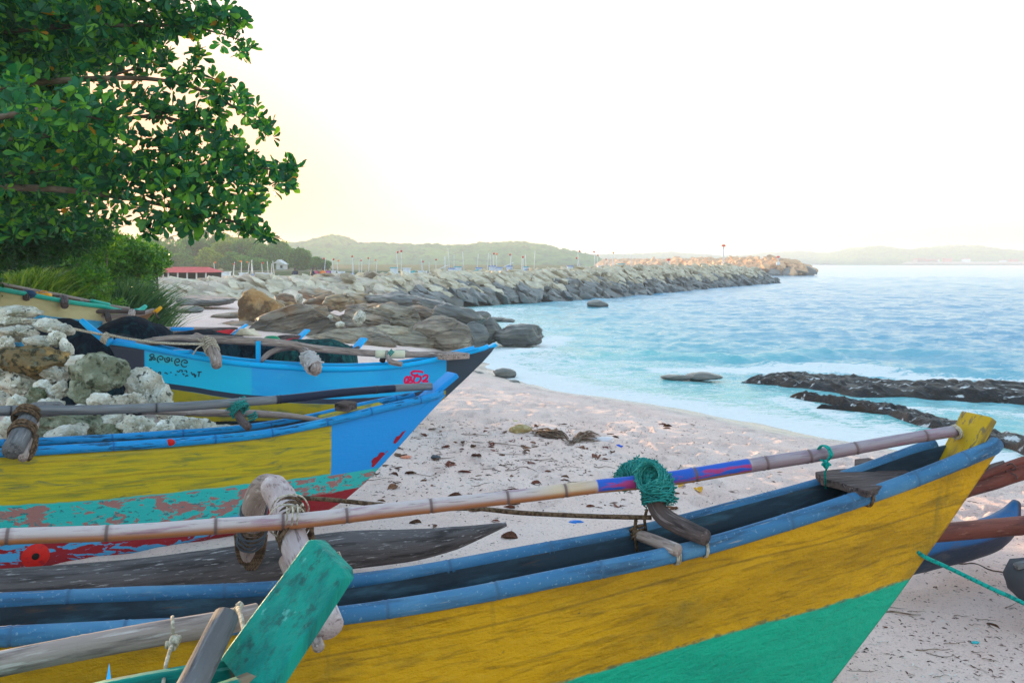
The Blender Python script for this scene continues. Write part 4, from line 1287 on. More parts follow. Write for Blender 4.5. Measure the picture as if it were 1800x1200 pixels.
foliage_thing('bush', 'dark round-leaved bush under the tree at the left frame edge', 'bush',
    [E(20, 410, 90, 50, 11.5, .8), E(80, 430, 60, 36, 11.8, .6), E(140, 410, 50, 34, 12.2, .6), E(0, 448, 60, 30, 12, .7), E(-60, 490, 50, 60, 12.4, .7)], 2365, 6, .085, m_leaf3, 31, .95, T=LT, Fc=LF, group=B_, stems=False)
foliage_thing('bush', 'bright green small-leaved bush in the middle of the bank', 'bush',
    [E(150, 450, 30, 52, 17, .7), E(165, 500, 26, 40, 16.6, .6), E(135, 420, 40, 30, 17.5, .7), E(185, 430, 30, 30, 17.5, .7)], 1650, 6, .10, m_leaf2, 32, .5, group=B_)
foliage_thing('bush', 'rounded light green bush at the right end of the bank', 'bush',
    [E(255, 452, 36, 26, 21, .9), E(225, 440, 36, 26, 20.5, .8), E(275, 468, 22, 18, 21, .6), E(240, 480, 30, 30, 20.5, .6), E(205, 450, 30, 40, 20, .7)], 1155, 6, .12, m_leaf2, 33, .5, group=B_)
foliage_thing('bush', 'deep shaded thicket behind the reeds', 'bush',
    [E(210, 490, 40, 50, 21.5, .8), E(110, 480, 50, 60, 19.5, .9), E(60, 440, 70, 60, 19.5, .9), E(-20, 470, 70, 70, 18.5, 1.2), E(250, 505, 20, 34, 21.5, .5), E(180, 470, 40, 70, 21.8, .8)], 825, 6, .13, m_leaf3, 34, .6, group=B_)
foliage_thing('bush', 'low bush hugging the ground above the cream boat', 'bush',
    [E(165, 528, 26, 14, 16.0, .4), E(115, 520, 40, 14, 16.0, .4), E(205, 535, 24, 10, 16.4, .4)], 1815, 6, .07, m_leaf2, 35, .5, group=B_)
def blades(name, label, cx, cy, hw, base_y, D, n, h, mat, seed, lean=.25, group=None, wd=.018):
    rs = np.random.default_rng(seed)
    base = P(cx, base_y, D); g = gz(base.x, base.y)
    root = thing(name, label, name.replace('_', ' '), (base.x, base.y, g), group)
    s = D / F
    vs, fs, va = [], [], []
    for k in range(n):
        u = rs.normal() * .42
        x0 = np.array([base.x + u * hw * s, base.y + rs.normal() * .35, g - .05])
        H = h * rs.uniform(.5, 1.1) * (1 - .3 * min(1, abs(u)))
        dr = np.array([u * .6 + rs.normal() * lean, rs.normal() * lean * .8, 0])
        w_ = wd * rs.uniform(.6, 1.3)
        sd_ = norm(np.array([rs.normal(), rs.normal(), 0]))
        m = 6
        b0 = len(vs)
        for q in range(m):
            t = q / (m - 1)
            p = x0 + dr * H * t ** 1.8 + np.array([0, 0, H * (t - .28 * t ** 3 * (1 + lean))])
            ww = w_ * (1 - t) ** .6 * (.5 + .5 * min(1, t * 4 + .3)) + .001
            vs += [p - sd_ * ww, p + sd_ * ww]
        for q in range(m - 1):
            fs.append((b0 + 2 * q, b0 + 2 * q + 1, b0 + 2 * q + 3, b0 + 2 * q + 2))
        va += [rs.uniform(0, .97)] * (2 * m)
    part('blades', vs, np.array(fs), mat, root, attrs={'var': va}, smooth=True, kind='stuff')
blades('grass_clump', 'yellow-green tall grass clump left of the middle of the bank', 60, 0, 70, 545, 16.2, 2600, 1.45, m_grassm, 41, .28)
blades('grass_clump', 'fine bright grass tuft below the thicket', 95, 0, 50, 545, 15.8, 1400, 1.0, m_grassm, 45, .4)
blades('reed_clump', 'tall blue-green reed clump with arching blades above the cream bow', 212, 0, 58, 552, 18.2, 3400, 2.2, m_reedm, 42, .20)
blades('reed_clump', 'slender reed clump at the sandy end of the bank', 252, 0, 26, 556, 19.0, 1600, 1.7, m_reedm, 43, .22)
blades('twig_tangle', 'grey tangle of dry twigs between grass and bush', 118, 0, 60, 535, 16.6, 160, 1.3, m_bark, 44, .5, wd=.006)

# trees beyond the harbour
m_far = [leafmat('far_leaf_a', (.03, .12, .03), (.08, .22, .04), (.18, .34, .04), trans=.45, rough=.7), leafmat('far_leaf_b', (.08, .16, .02), (.20, .30, .02), (.34, .40, .03), trans=.45, rough=.7)]
def far_tree(px, py, rx, ry, D, kind_, label, seed, group='trees beyond the harbour'):
    s = D / F
    c = P(px, py, D)
    rs = np.random.default_rng(seed)
    root = thing('tree', label, 'tree', (c.x, c.y, .3), group)
    el = [dict(c=np.array(c), r=np.array([rx * s, rx * s * .7, ry * s]), a=0)]
    for _ in range(7):
        q = rs.normal(size=3) * .42
        el.append(dict(c=np.array(c) + q * el[0]['r'] , r=el[0]['r'] * rs.uniform(.35, .55), a=0))
    C = clusters(el, 900 / (el[0]['r'][0] * el[0]['r'][2] * el[0]['r'][1] ** .5) * .55, rs, shell=.55)
    p, d_, u_, L, W = rosettes(C, 5, .42 * D / 150, rs, wd=.7)
    vv, ff = leaf_mesh(p, d_, u_, L, W, ST, SF)
    va = np.clip(.4 * rs.uniform(0, 1, len(p)) + .9 * (fbm(p * .5, 2, seed) - .2), 0, .95)
    part('crown', vv, ff, m_far[kind_], root, attrs={'var': np.repeat(va, 4)}, smooth=True, kind='stuff')
    tube('trunk', [V((c.x, c.y, -.3)), V((c.x, c.y, c.z))], [.3, .15], m_bark, root, seg=6, step=2)
FT = [(300, 448, 34, 24, 165, 0, 'leftmost dark tree over the red roof'), (258, 440, 34, 26, 170, 0, 'tree rising behind the end of the green bush'), (345, 440, 30, 22, 172, 0, 'green tree below the left palm'),
      (368, 458, 25, 17, 150, 1, 'rounded yellow-green tree in front of the others'), (405, 440, 34, 22, 168, 1, 'sunlit yellow-green tree in the middle of the row'),
      (390, 430, 26, 18, 180, 0, 'dark tree top between two palms'), (440, 442, 34, 25, 165, 0, 'broad green tree right of the yellow-green ones'), (470, 452, 28, 20, 160, 0, 'tree just left of the white house'),
      (320, 462, 28, 14, 152, 0, 'low tree right above the red roof'), (415, 462, 30, 13, 150, 0, 'low dark tree above the moored boats'), (452, 466, 26, 11, 150, 0, 'low bushy tree left of the white house'),
      (526, 455, 22, 18, 150, 0, 'separate tree right of the white house'), (505, 458, 12, 14, 168, 0, 'slim tree behind the white house'), (335, 425, 18, 12, 185, 0, 'small tree top against the yellow sky'),
      (490, 440, 22, 14, 185, 0, 'pale tree top at the edge of the hill'), (562, 466, 20, 9, 160, 0, 'low hedge-like tree above the seated people')]
for k, (px, py, rx, ry, D, kk, lab) in enumerate(FT): far_tree(px, py, rx, ry, D, kk, lab, 700 + k)
m_frond = leafmat('palm_frond', (.05, .09, .02), (.11, .16, .03), (.2, .22, .04), trans=.3)
def palm(px, py, D, label, seed):
    rs = np.random.default_rng(seed)
    c = P(px, py, D)
    root = thing('palm_tree', label, 'palm', (c.x, c.y, .3), 'coconut palms above the trees')
    tube('trunk', [V((c.x + .4, c.y, -.3)), V((c.x + .3, c.y, 3)), c], [.22, .16, .12], m_bark, root, seg=6, step=1.5)
    vs, fs = [], []
    for k in range(15):
        a = rs.uniform(0, 6.28); el_ = rs.uniform(-.1, .9)
        dr = np.array([math.cos(a), math.sin(a), 0]); R_ = rs.uniform(2.3, 3.0)
        prev = None
        for q in range(9):
            t = q / 8
            p = np.array(c) + dr * R_ * t + np.array([0, 0, R_ * (el_ * t - .95 * t * t)])
            sdv = np.array([-dr[1], dr[0], 0])
            w_ = .55 * math.sin(math.pi * min(1, t * .9 + .1)) + .02
            if q:
                for sg in (-1, 1):
                    b0 = len(vs)
                    vs += [prev, p, (prev + p) / 2 + sdv * sg * w_ - np.array([0, 0, w_ * .6]) + dr * .15]
                    fs.append((b0, b0 + 1, b0 + 2))
            prev = p
    part('crown', vs, np.array(fs), m_frond, root, attrs={'var': rs.uniform(0, 1, len(vs))}, kind='stuff')
for k, (px, py, D, lab) in enumerate([(332, 405, 185, 'leftmost coconut palm above the tree row'), (366, 407, 180, 'coconut palm over the yellow-green tree'), (350, 414, 190, 'shorter palm between the two tallest on the left'),
      (430, 405, 185, 'palm above the broad green tree, left of a pair'), (452, 409, 182, 'right palm of the pair beside the hanging leaves'), (298, 418, 188, 'palm just left of the tree row top'), (384, 415, 186, 'small palm right of the orange roof')]):
    palm(px, py, D, lab, 800 + k)
# ------------------------------------------------------------------ boats
def wood(name, base, dk, lt, **kw):
    return pmat(name, base, [dict(c=dk, s=(5, 40, 40), r=(.5, .64), a=.85), dict(c=lt, s=(7, 70, 70), r=(.56, .70), a=.8), dict(c=dk, s=(1.5, 6, 6), r=(.55, .75), a=.5)],
                rough=.85, bump=(((9, 90, 90), .8, .006), ((3, 20, 20), .5, .01)), **kw)
m_drift = wood('weathered_driftwood', (.34, .27, .25), (.12, .09, .085), (.62, .56, .55))
m_drift_pale = pmat('pale_cracked_driftwood', (.52, .43, .45), [dict(c=(.20, .15, .16), s=(9, 60, 60), r=(.54, .62), a=.9), dict(c=(.72, .66, .68), s=(6, 30, 30), r=(.5, .66), a=.7), dict(c=(.30, .22, .20), s=(1.2, 4, 4), r=(.5, .7), a=.6)], rough=.8, bump=(((14, 60, 60), 1.0, .01),))
m_darkwood = wood('dark_wet_wood', (.10, .075, .075), (.025, .02, .022), (.26, .22, .23))
m_greywood = wood('grey_pole_wood', (.15, .15, .16), (.05, .05, .06), (.34, .34, .36))
m_redwood = pmat('red_brown_pole', (.20, .06, .045), [dict(c=(.09, .03, .025), s=(3, 30, 30), r=(.48, .62), a=.8), dict(c=(.40, .22, .18), s=(9, 60, 60), r=(.60, .70), a=.6)], rough=.6, bump=(((8, 60, 60), .6, .006),))
m_floatwood = pmat('float_log_wood', (.115, .10, .105), [dict(c=(.035, .03, .032), s=(2.2, 26, 26), r=(.46, .62), a=.85), dict(c=(.46, .43, .44), s=(11, 95, 95), r=(.60, .68), a=.8), dict(c=(.02, .02, .02), s=(1.2, 5, 5), r=(.58, .7), a=.6)],
                   rough=.8, bump=(((6, 80, 80), .9, .008), ((2, 9, 9), .6, .02)))
m_rope = pmat('brown_rope', (.17, .11, .07), [dict(c=(.07, .045, .03), s=(60, 60, 60), r=(.45, .55))], rough=.95, bump=(((110, 30, 30), 1, .006),))
m_rope_lt = pmat('pale_rope', (.55, .50, .42), [dict(c=(.3, .26, .2), s=(80, 60, 60), r=(.45, .6))], rough=.9, bump=(((120, 40, 40), 1, .004),))
m_rope_teal = pmat('teal_rope', (.0, .34, .30), [dict(c=(.0, .15, .14), s=(80, 50, 50), r=(.5, .6))], rough=.6, bump=(((120, 40, 40), 1, .004),))
m_net_teal = pmat('teal_netting', (.02, .24, .23), [dict(c=(.10, .42, .38), s=(40, 40, 40), r=(.5, .65)), dict(c=(.01, .09, .10), s=(22, 22, 22), r=(.55, .65))], rough=.8)
m_gun_a = pmat('blue_grey_painted_bamboo', (.045, .165, .33), [dict(c=(.03, .06, .11), s=(3, 30, 30), r=(.50, .66), a=.8), dict(c=(.30, .42, .52), s=(75, 75, 75), r=(.60, .70), a=.6), dict(c=(.13, .30, .46), s=(2.5, 8, 8), r=(.5, .7), a=.6),
    dict(c=(.40, .36, .32), s=(4, 40, 40), r=(.66, .7), a=.5)], rough=.65, bump=(((40, 60, 60), .5, .003), ((6, 40, 40), .4, .003)), nodes_dark=(.05, .13, .24))
m_hull_in = pmat('dark_blue_inside', (.022, .04, .06), [dict(c=(.05, .12, .17), s=(3, 3, 14), r=(.5, .66), a=.8), dict(c=(.10, .06, .04), s=(4, 4, 30), r=(.6, .68), a=.7), dict(c=(.01, .015, .02), s=(2, 2, 6), r=(.5, .62), a=.7)], rough=.6, bump=(((6, 6, 40), .6, .008),))
m_yel_a = pmat('front_canoe_paint', (.62, .33, .001), [
    dict(c=(.38, .20, .001), s=(1.6, 1.6, 4), r=(.42, .62), a=.8, w=.5), dict(c=(.20, .11, .006), s=(5, 5, 40), r=(.50, .68), a=.7, w=.4), dict(c=(.12, .10, .015), s=(14, 14, 1.3), r=(.62, .78), a=.6), dict(c=(.12, .10, .02), s=(2.3, 2.3, 2.6), r=(.60, .76), a=.7),
    dict(c=(.10, .06, .01), bands=[(2, .262, .270, .010, (2, 2, 2), .0022)], a=.45),
    dict(c=(.56, .32, .006), s=(14, 14, 30), r=(.60, .68), a=.6), dict(c=(.07, .06, .03), s=(30, 30, 60), r=(.69, .73), a=.8),
    dict(c=(.60, .63, .60), s=(26, 26, 26), r=(.765, .775), a=.8),
    dict(c=(.0, .40, .25), bands=[(2, None, 0, .035, (6, 6, 6), .004)]),
    dict(c=(.0, .30, .21), s=(3, 3, 9), r=(.5, .65), a=.6, bands=[(2, None, -.006, .02, (6, 6, 6), .004)]),
    dict(c=(.12, .15, .07), s=(30, 30, 30), r=(.45, .6), bands=[(2, -.006, .010, .03, (6, 6, 6), .003)], a=.8),
    ], rough=.42, bump=(((4, 4, 9), 1.0, .03), ((20, 20, 34), .9, .012), ((60, 60, 130), .7, .004)), spec=.25)
m_yel_post = pmat('yellow_post_paint', (.50, .33, .012), [dict(c=(.22, .16, .05), s=(5, 18, 18), r=(.50, .62), a=.9), dict(c=(.12, .10, .08), s=(14, 30, 30), r=(.60, .66), a=.8), dict(c=(.62, .60, .5), s=(9, 20, 20), r=(.70, .73), a=.8)], rough=.6, bump=((25, .8, .008),))
CHIP = dict(s=(7, 7, 17), w=.5, d=6, g=.66)
m_hull_b = pmat('second_canoe_paint', (.54, .40, .004), [
    dict(c=(.14, .18, .03), s=(3.2, 3.2, 44), r=(.46, .66), a=.8, w=.6), dict(c=(.05, .12, .07), s=(5, 5, 26), r=(.58, .70), a=.75, w=1), dict(c=(.30, .17, .01), s=(2, 2, 60), r=(.55, .7), a=.6), dict(c=(.50, .33, .01), s=(9, 9, 70), r=(.56, .66), a=.7),
    dict(c=(.02, .47, .45), bands=[(2, None, 0, .03, (5, 5, 5), .004)]),
    dict(c=(.36, .16, .15), r=(.53, .545), bands=[(2, None, -.012, .02, (5, 5, 5), .004)], **CHIP),
    dict(c=(.03, .20, .22), r=(.60, .61), s=(22, 22, 50), bands=[(2, None, -.01, .02, (5, 5, 5), .004)]),
    dict(c=(.30, .006, .015), bands=[(2, None, -.225, .035, (5, 5, 5), .004)]),
    dict(c=(.06, .33, .60), r=(.52, .53), s=(7, 7, 22), w=.5, bands=[(2, -.40, -.20, .05, (5, 5, 5), .01)]),
    dict(c=(.0, .29, .78), bands=[(0, 1.98, None, .01, (5, 5, 5), .003), (2, -.01, None, .01, (5, 5, 5), .003)]),
    dict(c=(.30, .006, .015), bands=[(0, 1.35, None, .02, (5, 5, 5), .02), (2, None, -.135, .035, (5, 5, 5), .004)]),
    dict(c=(.02, .10, .12), s=(40, 40, 40), r=(.72, .75)),
    ], rough=.45, bump=((30, .4, .004), ((8, 8, 60), .5, .004)), spec=.45)
m_gun_b = pmat('bright_blue_bamboo', (.01, .26, .62), [dict(c=(.01, .05, .10), s=(7, 60, 60), r=(.56, .62), a=.9), dict(c=(.20, .42, .65), s=(14, 90, 90), r=(.60, .68), a=.6), dict(c=(.02, .34, .70), s=(2, 4, 4), r=(.5, .6), a=.8)], rough=.5, bump=(((20, 60, 60), .5, .003),), nodes_dark=(.01, .12, .36))
m_blue_b = pmat('bow_blue_paint', (.0, .27, .72), [dict(c=(.02, .30, .75), s=(2, 6, 6), r=(.5, .65), a=.7), dict(c=(.35, .6, .62), s=(14, 20, 20), r=(.70, .73), a=.8), dict(c=(.01, .08, .2), s=(20, 20, 20), r=(.68, .72), a=.7)], rough=.5, bump=((20, .4, .004),))
m_sky = pmat('sky_blue_paint', (.0, .46, .95), [dict(c=(.02, .30, .80), s=(2, 6, 6), r=(.5, .65), a=.7), dict(c=(.02, .16, .3), s=(16, 30, 30), r=(.68, .73), a=.6)], rough=.45)
m_hull_e = pmat('light_blue_canoe_paint', (.0, .43, .86), [
    dict(c=(.0, .37, .82), s=(1.5, 1.5, 4), r=(.45, .6)), dict(c=(.05, .52, .80), s=(3, 3, 9), r=(.62, .72), a=.5),
    dict(c=(.0, .54, .80), bands=[(0, .38, 1.50, .02, (3, 3, 3), .01), (2, None, .31, 0, 1, .004)], a=.75),
    dict(c=(.06, .50, .55), bands=[(0, .40, .8, .3, (3, 3, 3), .08), (2, .22, .31, .06, (3, 3, 3), .03)], a=.6),
    dict(c=(.035, .045, .075), bands=[(0, None, .36, .0, (1, 1, 1), .006)]),
    dict(c=(.36, .30, .01), bands=[(2, None, -.06, .02, (6, 6, 6), .005)]),
    dict(c=(.10, .14, .05), s=(3, 3, 9), r=(.5, .62), bands=[(2, None, -.07, .02, (6, 6, 6), .005)], a=.7),
    dict(c=(.02, .035, .07), bands=[(2, -.06, .0, .012, (6, 6, 6), .004)]),
    dict(c=(.030, .055, .085), bands=[(0, 3.72, None, .0, (1, 1, 1), .006)]),
    ], rough=.42, bump=((12, .3, .006),), spec=.45)

class Boat:
    """plan frame: P0 on the near rail, heading u, n to the far side; s runs towards the bow"""
    def __init__(self, a, b, B):
        a, b = V(a), V(b)
        self.u = V((b.x - a.x, b.y - a.y, 0)).normalized()
        self.n = V((-self.u.y, self.u.x, 0))
        self.B = B
        self.O = V((a.x, a.y, 0)) + self.n * B
    def w(self, s, y, z):
        return self.O + self.u * s + self.n * y + V((0, 0, z))
    def at(self, px, py, y=0.0):
        """(s, z) of the photo pixel on the upright plane y"""
        k = (px - 900) / F
        o = self.O + self.n * y
        s = (k * o.y - o.x) / (self.u.x - k * self.u.y)
        D = o.y + self.u.y * s
        return s, CAMZ - (py - HY) * D / F
    def build_hull(self, parent, mats, gun, keel, stem, stern, zp, hb_end=.05, mid=None, B=None, tw=.025, name='hull', deck=None, bilge=.42, vpow=2.2):
        """gun/keel/zp: (s, z) tables; stem/stern: (z, s) tables"""
        B = self.B if B is None else B
        gs, gzv = zip(*gun); ks, kzv = zip(*keel); ps, pzv = zip(*zp)
        sz, ss = zip(*stem); tz, tss = zip(*stern)
        mid = (gs[0] + gs[-1]) / 2 if mid is None else mid
        NT = 72
        t = np.sin(np.linspace(-1, 1, NT) * math.pi / 2 * .92) / math.sin(math.pi / 2 * .92)
        def X(tt, z):
            return np.where(tt >= 0, mid + tt * (np.interp(z, sz, ss) - mid), mid + (-tt) * (np.interp(z, tz, tss) - mid))
        # gunwale and keel heights follow their own s
        sg = mid + np.where(t >= 0, t * (np.interp(gzv[-1], sz, ss) - mid), -t * (np.interp(gzv[0], tz, tss) - mid))
        zg_ = cinterp(sg, gs, gzv)
        sk = mid + np.where(t >= 0, t * (ss[0] - mid), -t * (tss[0] - mid))
        zk_ = cinterp(sk, ks, kzv)
        zpv = cinterp(sg, ps, pzv)
        at_ = np.abs(t)
        hb = B * (1 - at_ ** 3.2) + hb_end * at_ ** 3.2
        self.hb = lambda s: float(np.interp(s, sg, hb))
        self.zgf = lambda s: float(np.interp(s, sg, zg_))
        W = 16
        w_ = np.linspace(0, 1, W)
        rnd = np.sqrt(np.clip(1 - (1 - np.minimum(w_ / bilge, 1)) ** 2, 0, 1)) * (1 + .10 * np.sin(w_ * math.pi))
        vs, tcs = [], []
        for i in range(NT):
            k3 = at_[i] ** vpow
            shp = rnd * (1 - k3) + (.30 + .70 * w_ ** .9) * k3
            z = zk_[i] + (zg_[i] - zk_[i]) * w_
            x = X(np.full(W, t[i]), z)
            row = []
            for q in range(W - 1, -1, -1): row.append((x[q], -hb[i] * shp[q], z[q]))
            for q in range(1, W): row.append((x[q], hb[i] * shp[q], z[q]))
            hi = np.maximum(hb[i] - tw, .004)
            wi = np.linspace(1, .12, 8)
            shpi = np.interp(wi, w_, shp)
            zi = zk_[i] + .04 + (zg_[i] - zk_[i] - .04) * np.linspace(1, 0, 8)
            xi = X(np.full(8, t[i] * .985), zi)
            for q in range(8): row.append((xi[q], hi * shpi[q], zi[q]))
            for q in range(7, -1, -1): row.append((xi[q], -hi * shpi[q], zi[q]))
            zrow = cinterp(np.array([q[0] for q in row]), ps, pzv)
            for (a, b, c), zq in zip(row, zrow):
                vs.append(self.w(a, b, c)); tcs.append((a, b, c - zq))
        M = len(row)
        fs, mi = [], []
        nout = 2 * W - 2
        for i in range(NT - 1):
            for q in range(M):
                q2 = (q + 1) % M
                fs.append((i * M + q, (i + 1) * M + q, (i + 1) * M + q2, i * M + q2))
                mi.append(0 if q < nout else 1)
        for i in (0, NT - 1):
            c = len(vs)
            vs.append(V(np.mean([vs[i * M + q][:] for q in range(nout + 1)], 0))); tcs.append(tuple(np.mean([tcs[i * M + q] for q in range(nout + 1)], 0)))
            for q in range(nout):
                fs.append((i * M + q, i * M + q + 1, c) if i == 0 else (i * M + q + 1, i * M + q, c)); mi.append(0)
            fs.append((i * M + nout, i * M, c) if i == 0 else (i * M, i * M + nout, c)); mi.append(0)
        o = part(name, [v[:] for v in vs], fs, mats, parent, tc=tcs, mi=mi, smooth=True)
        self.root = parent
        return o
    def rail(self, name, side, r, mat, s0, s1, dz=.012, nodes_every=.33, end=0.0, seed=0, out=0.0, rough=.02, taper=None):
        pts = []
        for s in np.linspace(s0, s1, 14):
            pts.append(self.w(s, side * (self.hb(s) + out), self.zgf(s) + dz))
        if end: pts.append(self.w(s1 + end, side * self.hb(s1) * .9, self.zgf(s1) + dz + end * .4))
        return tube(name, pts, r if taper is None else [r, taper], mat, self.root, seg=14, step=.06, nodes_every=nodes_every, bulge=.09, seed=seed, rough=rough, rsc=10)
    def decal(self, name, strokes, wd, mat, side=-1, off=.004, sm=True):
        """painted strokes lying on the hull side, given in photo pixels"""
        vs, fs, tcs = [], [], []
        for st in strokes:
            pp = []
            for (x, y) in st:
                s, z = self.at(x, y, side * self.B)
                s, z = self.at(x, y, side * self.hb(s))
                pp.append((s, z))
            if sm and len(pp) > 2:
                C, _ = smooth_path([(a, b, 0) for a, b in pp], .012)
                pp = [(c[0], c[1]) for c in C]
            n = len(pp)
            pa = np.array(pp); tg = np.gradient(pa, axis=0); tg /= np.linalg.norm(tg, axis=1)[:, None] + 1e-9
            b0 = len(vs)
            for k in range(n):
                nx, nz = -tg[k, 1], tg[k, 0]
                for sg in (-1, 1):
                    s, z = pa[k, 0] + nx * sg * wd / 2, pa[k, 1] + nz * sg * wd / 2
                    vs.append(self.w(s, side * (self.hull_y(s, z) + off), z)[:]); tcs.append((s, 0, z))
            for k in range(n - 1):
                fs.append((b0 + 2 * k, b0 + 2 * k + 1, b0 + 2 * k + 3, b0 + 2 * k + 2))
        return part(name, vs, fs, mat, self.root, tc=tcs, smooth=False)
    def patch(self, name, pix, mat, off=.003):
        pp = []
        for (x, y) in pix:
            s, z = self.at(x, y, -self.B)
            s, z = self.at(x, y, -self.hb(s)); pp.append((s, z))
        c = np.mean(pp, 0)
        vs = [self.w(c[0], -(self.hull_y(c[0], c[1]) + off), c[1])[:]]
        for s, z in pp:
            h = self.hull_y(s, z)
            if h > 1: h = self.hull_y(s - .03, z)
            vs.append(self.w(s, -(h + off), z)[:])
        n = len(pp)
        return part(name, vs, [(0, 1 + k, 1 + (k + 1) % n) for k in range(n)], mat, self.root, tc=vs, smooth=False)
    def hull_y(self, s, z):
        h = [o for o in self.root.children if o.name.startswith('hull')][0]
        if not hasattr(self, '_bvh'):
            from mathutils.bvhtree import BVHTree
            off = origin(h.parent) + h.location
            self._bvh = BVHTree.FromPolygons([v.co + off for v in h.data.vertices], [tuple(p.vertices) for p in h.data.polygons])
        a = self.w(s, -1.5, z)
        hit = self._bvh.ray_cast(a, self.n, 3)
        if hit[0] is None: return self.hb(s)
        return -((hit[0] - self.O).dot(self.n))

def lash(name, centre, axis, r, turns, rr, mat, parent, seed=0, length=.05, n=14, jit=.12):
    c, a = V(centre), V(axis).normalized()
    return joined(name, [coil(c - a * length / 2, c + a * length / 2, r, turns, rr, seed, n=n, jit=jit)], mat, parent)
def fuzz(name, pts, r, n, rr, mat, parent, seed, out=.012):
    """many thin strands of netting bound round a curved limb"""
    C, T = smooth_path(pts, .01)
    tan = norm(np.gradient(C, axis=0))
    up = norm(np.cross(tan, np.array([.3, .9, .1]))); bi = np.cross(tan, up)
    rs = np.random.default_rng(seed)
    ds = []
    for k in range(n):
        a = rs.uniform(0, 6.28); i0 = rs.integers(0, max(1, len(C) - 6)); ln = int(rs.integers(5, max(7, len(C) // 2)))
        tw = rs.uniform(2, 7) * rs.choice([-1, 1]); q0 = r * rs.uniform(.85, 1.15)
        pp = []
        m = max(5, int(abs(tw) * 3))
        for j in range(m):
            u = j / (m - 1)
            i = min(len(C) - 1, int(i0 + u * ln))
            th = a + tw * u
            q = q0 * (1 + rs.normal() * .05) + (out * rs.uniform(0, 1) if j in (0, m - 1) else 0)
            pp.append(C[i] + (up[i] * math.cos(th) + bi[i] * math.sin(th)) * q)
        ds.append(tube_data(pp, rr * rs.uniform(.7, 1.4), seg=4, resample=False))
    for k in range(n // 6):   # loose ends
        i = int(rs.integers(0, len(C))); th = rs.uniform(0, 6.28)
        p0 = C[i] + (up[i] * math.cos(th) + bi[i] * math.sin(th)) * r
        q = norm(rs.normal(size=3) + np.array([0, 0, -.8])) * rs.uniform(.01, .035)
        ds.append(tube_data([p0, p0 + q * .6 + rs.normal(size=3) * .004, p0 + q], rr * .7, seg=4, resample=False))
    return joined(name, ds, mat, parent, kind='stuff')

# ---- A: the front canoe, yellow over green
A = Boat(P(0, 1120, 2.55), P(1711, 798, 3.5), .14)
ra = thing('outrigger_canoe', 'yellow outrigger canoe with green bottom and blue-grey bamboo rails filling the foreground', 'canoe', A.w(0, 0, 0))
ga = [(-2.6, .86), (-1.6, .70), (-.6, .635), (0, .625)]
for px, py in ((260, 1096), (582, 1076), (743, 1053), (881, 1027), (1098, 985), (1178, 969), (1311, 933), (1427, 900), (1529, 869), (1622, 836), (1711, 798)):
    s, z = A.at(px, py, -.13); ga.append((s, z - .022))
sA = [A.at(x, y) for x, y in ((1450, 1200), (1560, 1045), (1640, 925), (1725, 790))]
keelz = -.02
stemA = [(keelz, sA[0][0] - .10)] + [(z, s) for s, z in sA] + [(1.2, sA[-1][0] + .22)]
pa = [(-2.6, .34), (-1, .22)]
for px, py in ((980, 1200), (1150, 1152), (1330, 1105), (1480, 1070), (1565, 1045)):
    s, z = A.at(px, py, -.13); pa.append((s, z))
A.build_hull(ra, [m_yel_a, m_hull_in], ga + [(sA[-1][0] + .05, ga[-1][1] + .03)], [(-2.6, .06), (-1.5, -.03), (0, keelz - .03), (2, keelz - .02), (2.7, keelz), (3.1, keelz)], stemA,
             [(-.05, -1.7), (.3, -2.1), (.9, -2.7)], pa, hb_end=.082, mid=.6)
sN = sA[-1][0]
A.rail('gunwale', -1, .028, m_gun_a, -2.5, sN - .03, end=.03, seed=3, out=.004, nodes_every=.40, taper=.032)
A.rail('gunwale', 1, .028, m_gun_a, -2.5, sN - .16, seed=5, out=.004, nodes_every=.46, taper=.030)
# raked bow post
def bowpost(bt, parent, pts_near, width, thick, mat, name='bow_post', wtop=None, up=None):
    """board standing on the stem: near-edge line (s, z) pairs, board spans 'width' to the far side"""
    (s0, z0), (s1, z1) = pts_near
    wt = width if wtop is None else wtop
    c = [bt.w(s0, -width / 2, z0), bt.w(s1, -wt / 2, z1), bt.w(s1, wt / 2, z1), bt.w(s0, width / 2, z0)]
    d = (bt.u * (z1 - z0) - V((0, 0, s1 - s0))).normalized()
    return slab(name, [tuple(v) for v in c], thick, mat, parent, bevel=.009, down=tuple(d))
s1_, z1_ = A.at(1752, 731, -.08)
bowpost(A, ra, ((sN - .27, .74), (s1_ - .03, z1_)), .135, .04, m_yel_post, wtop=.165)
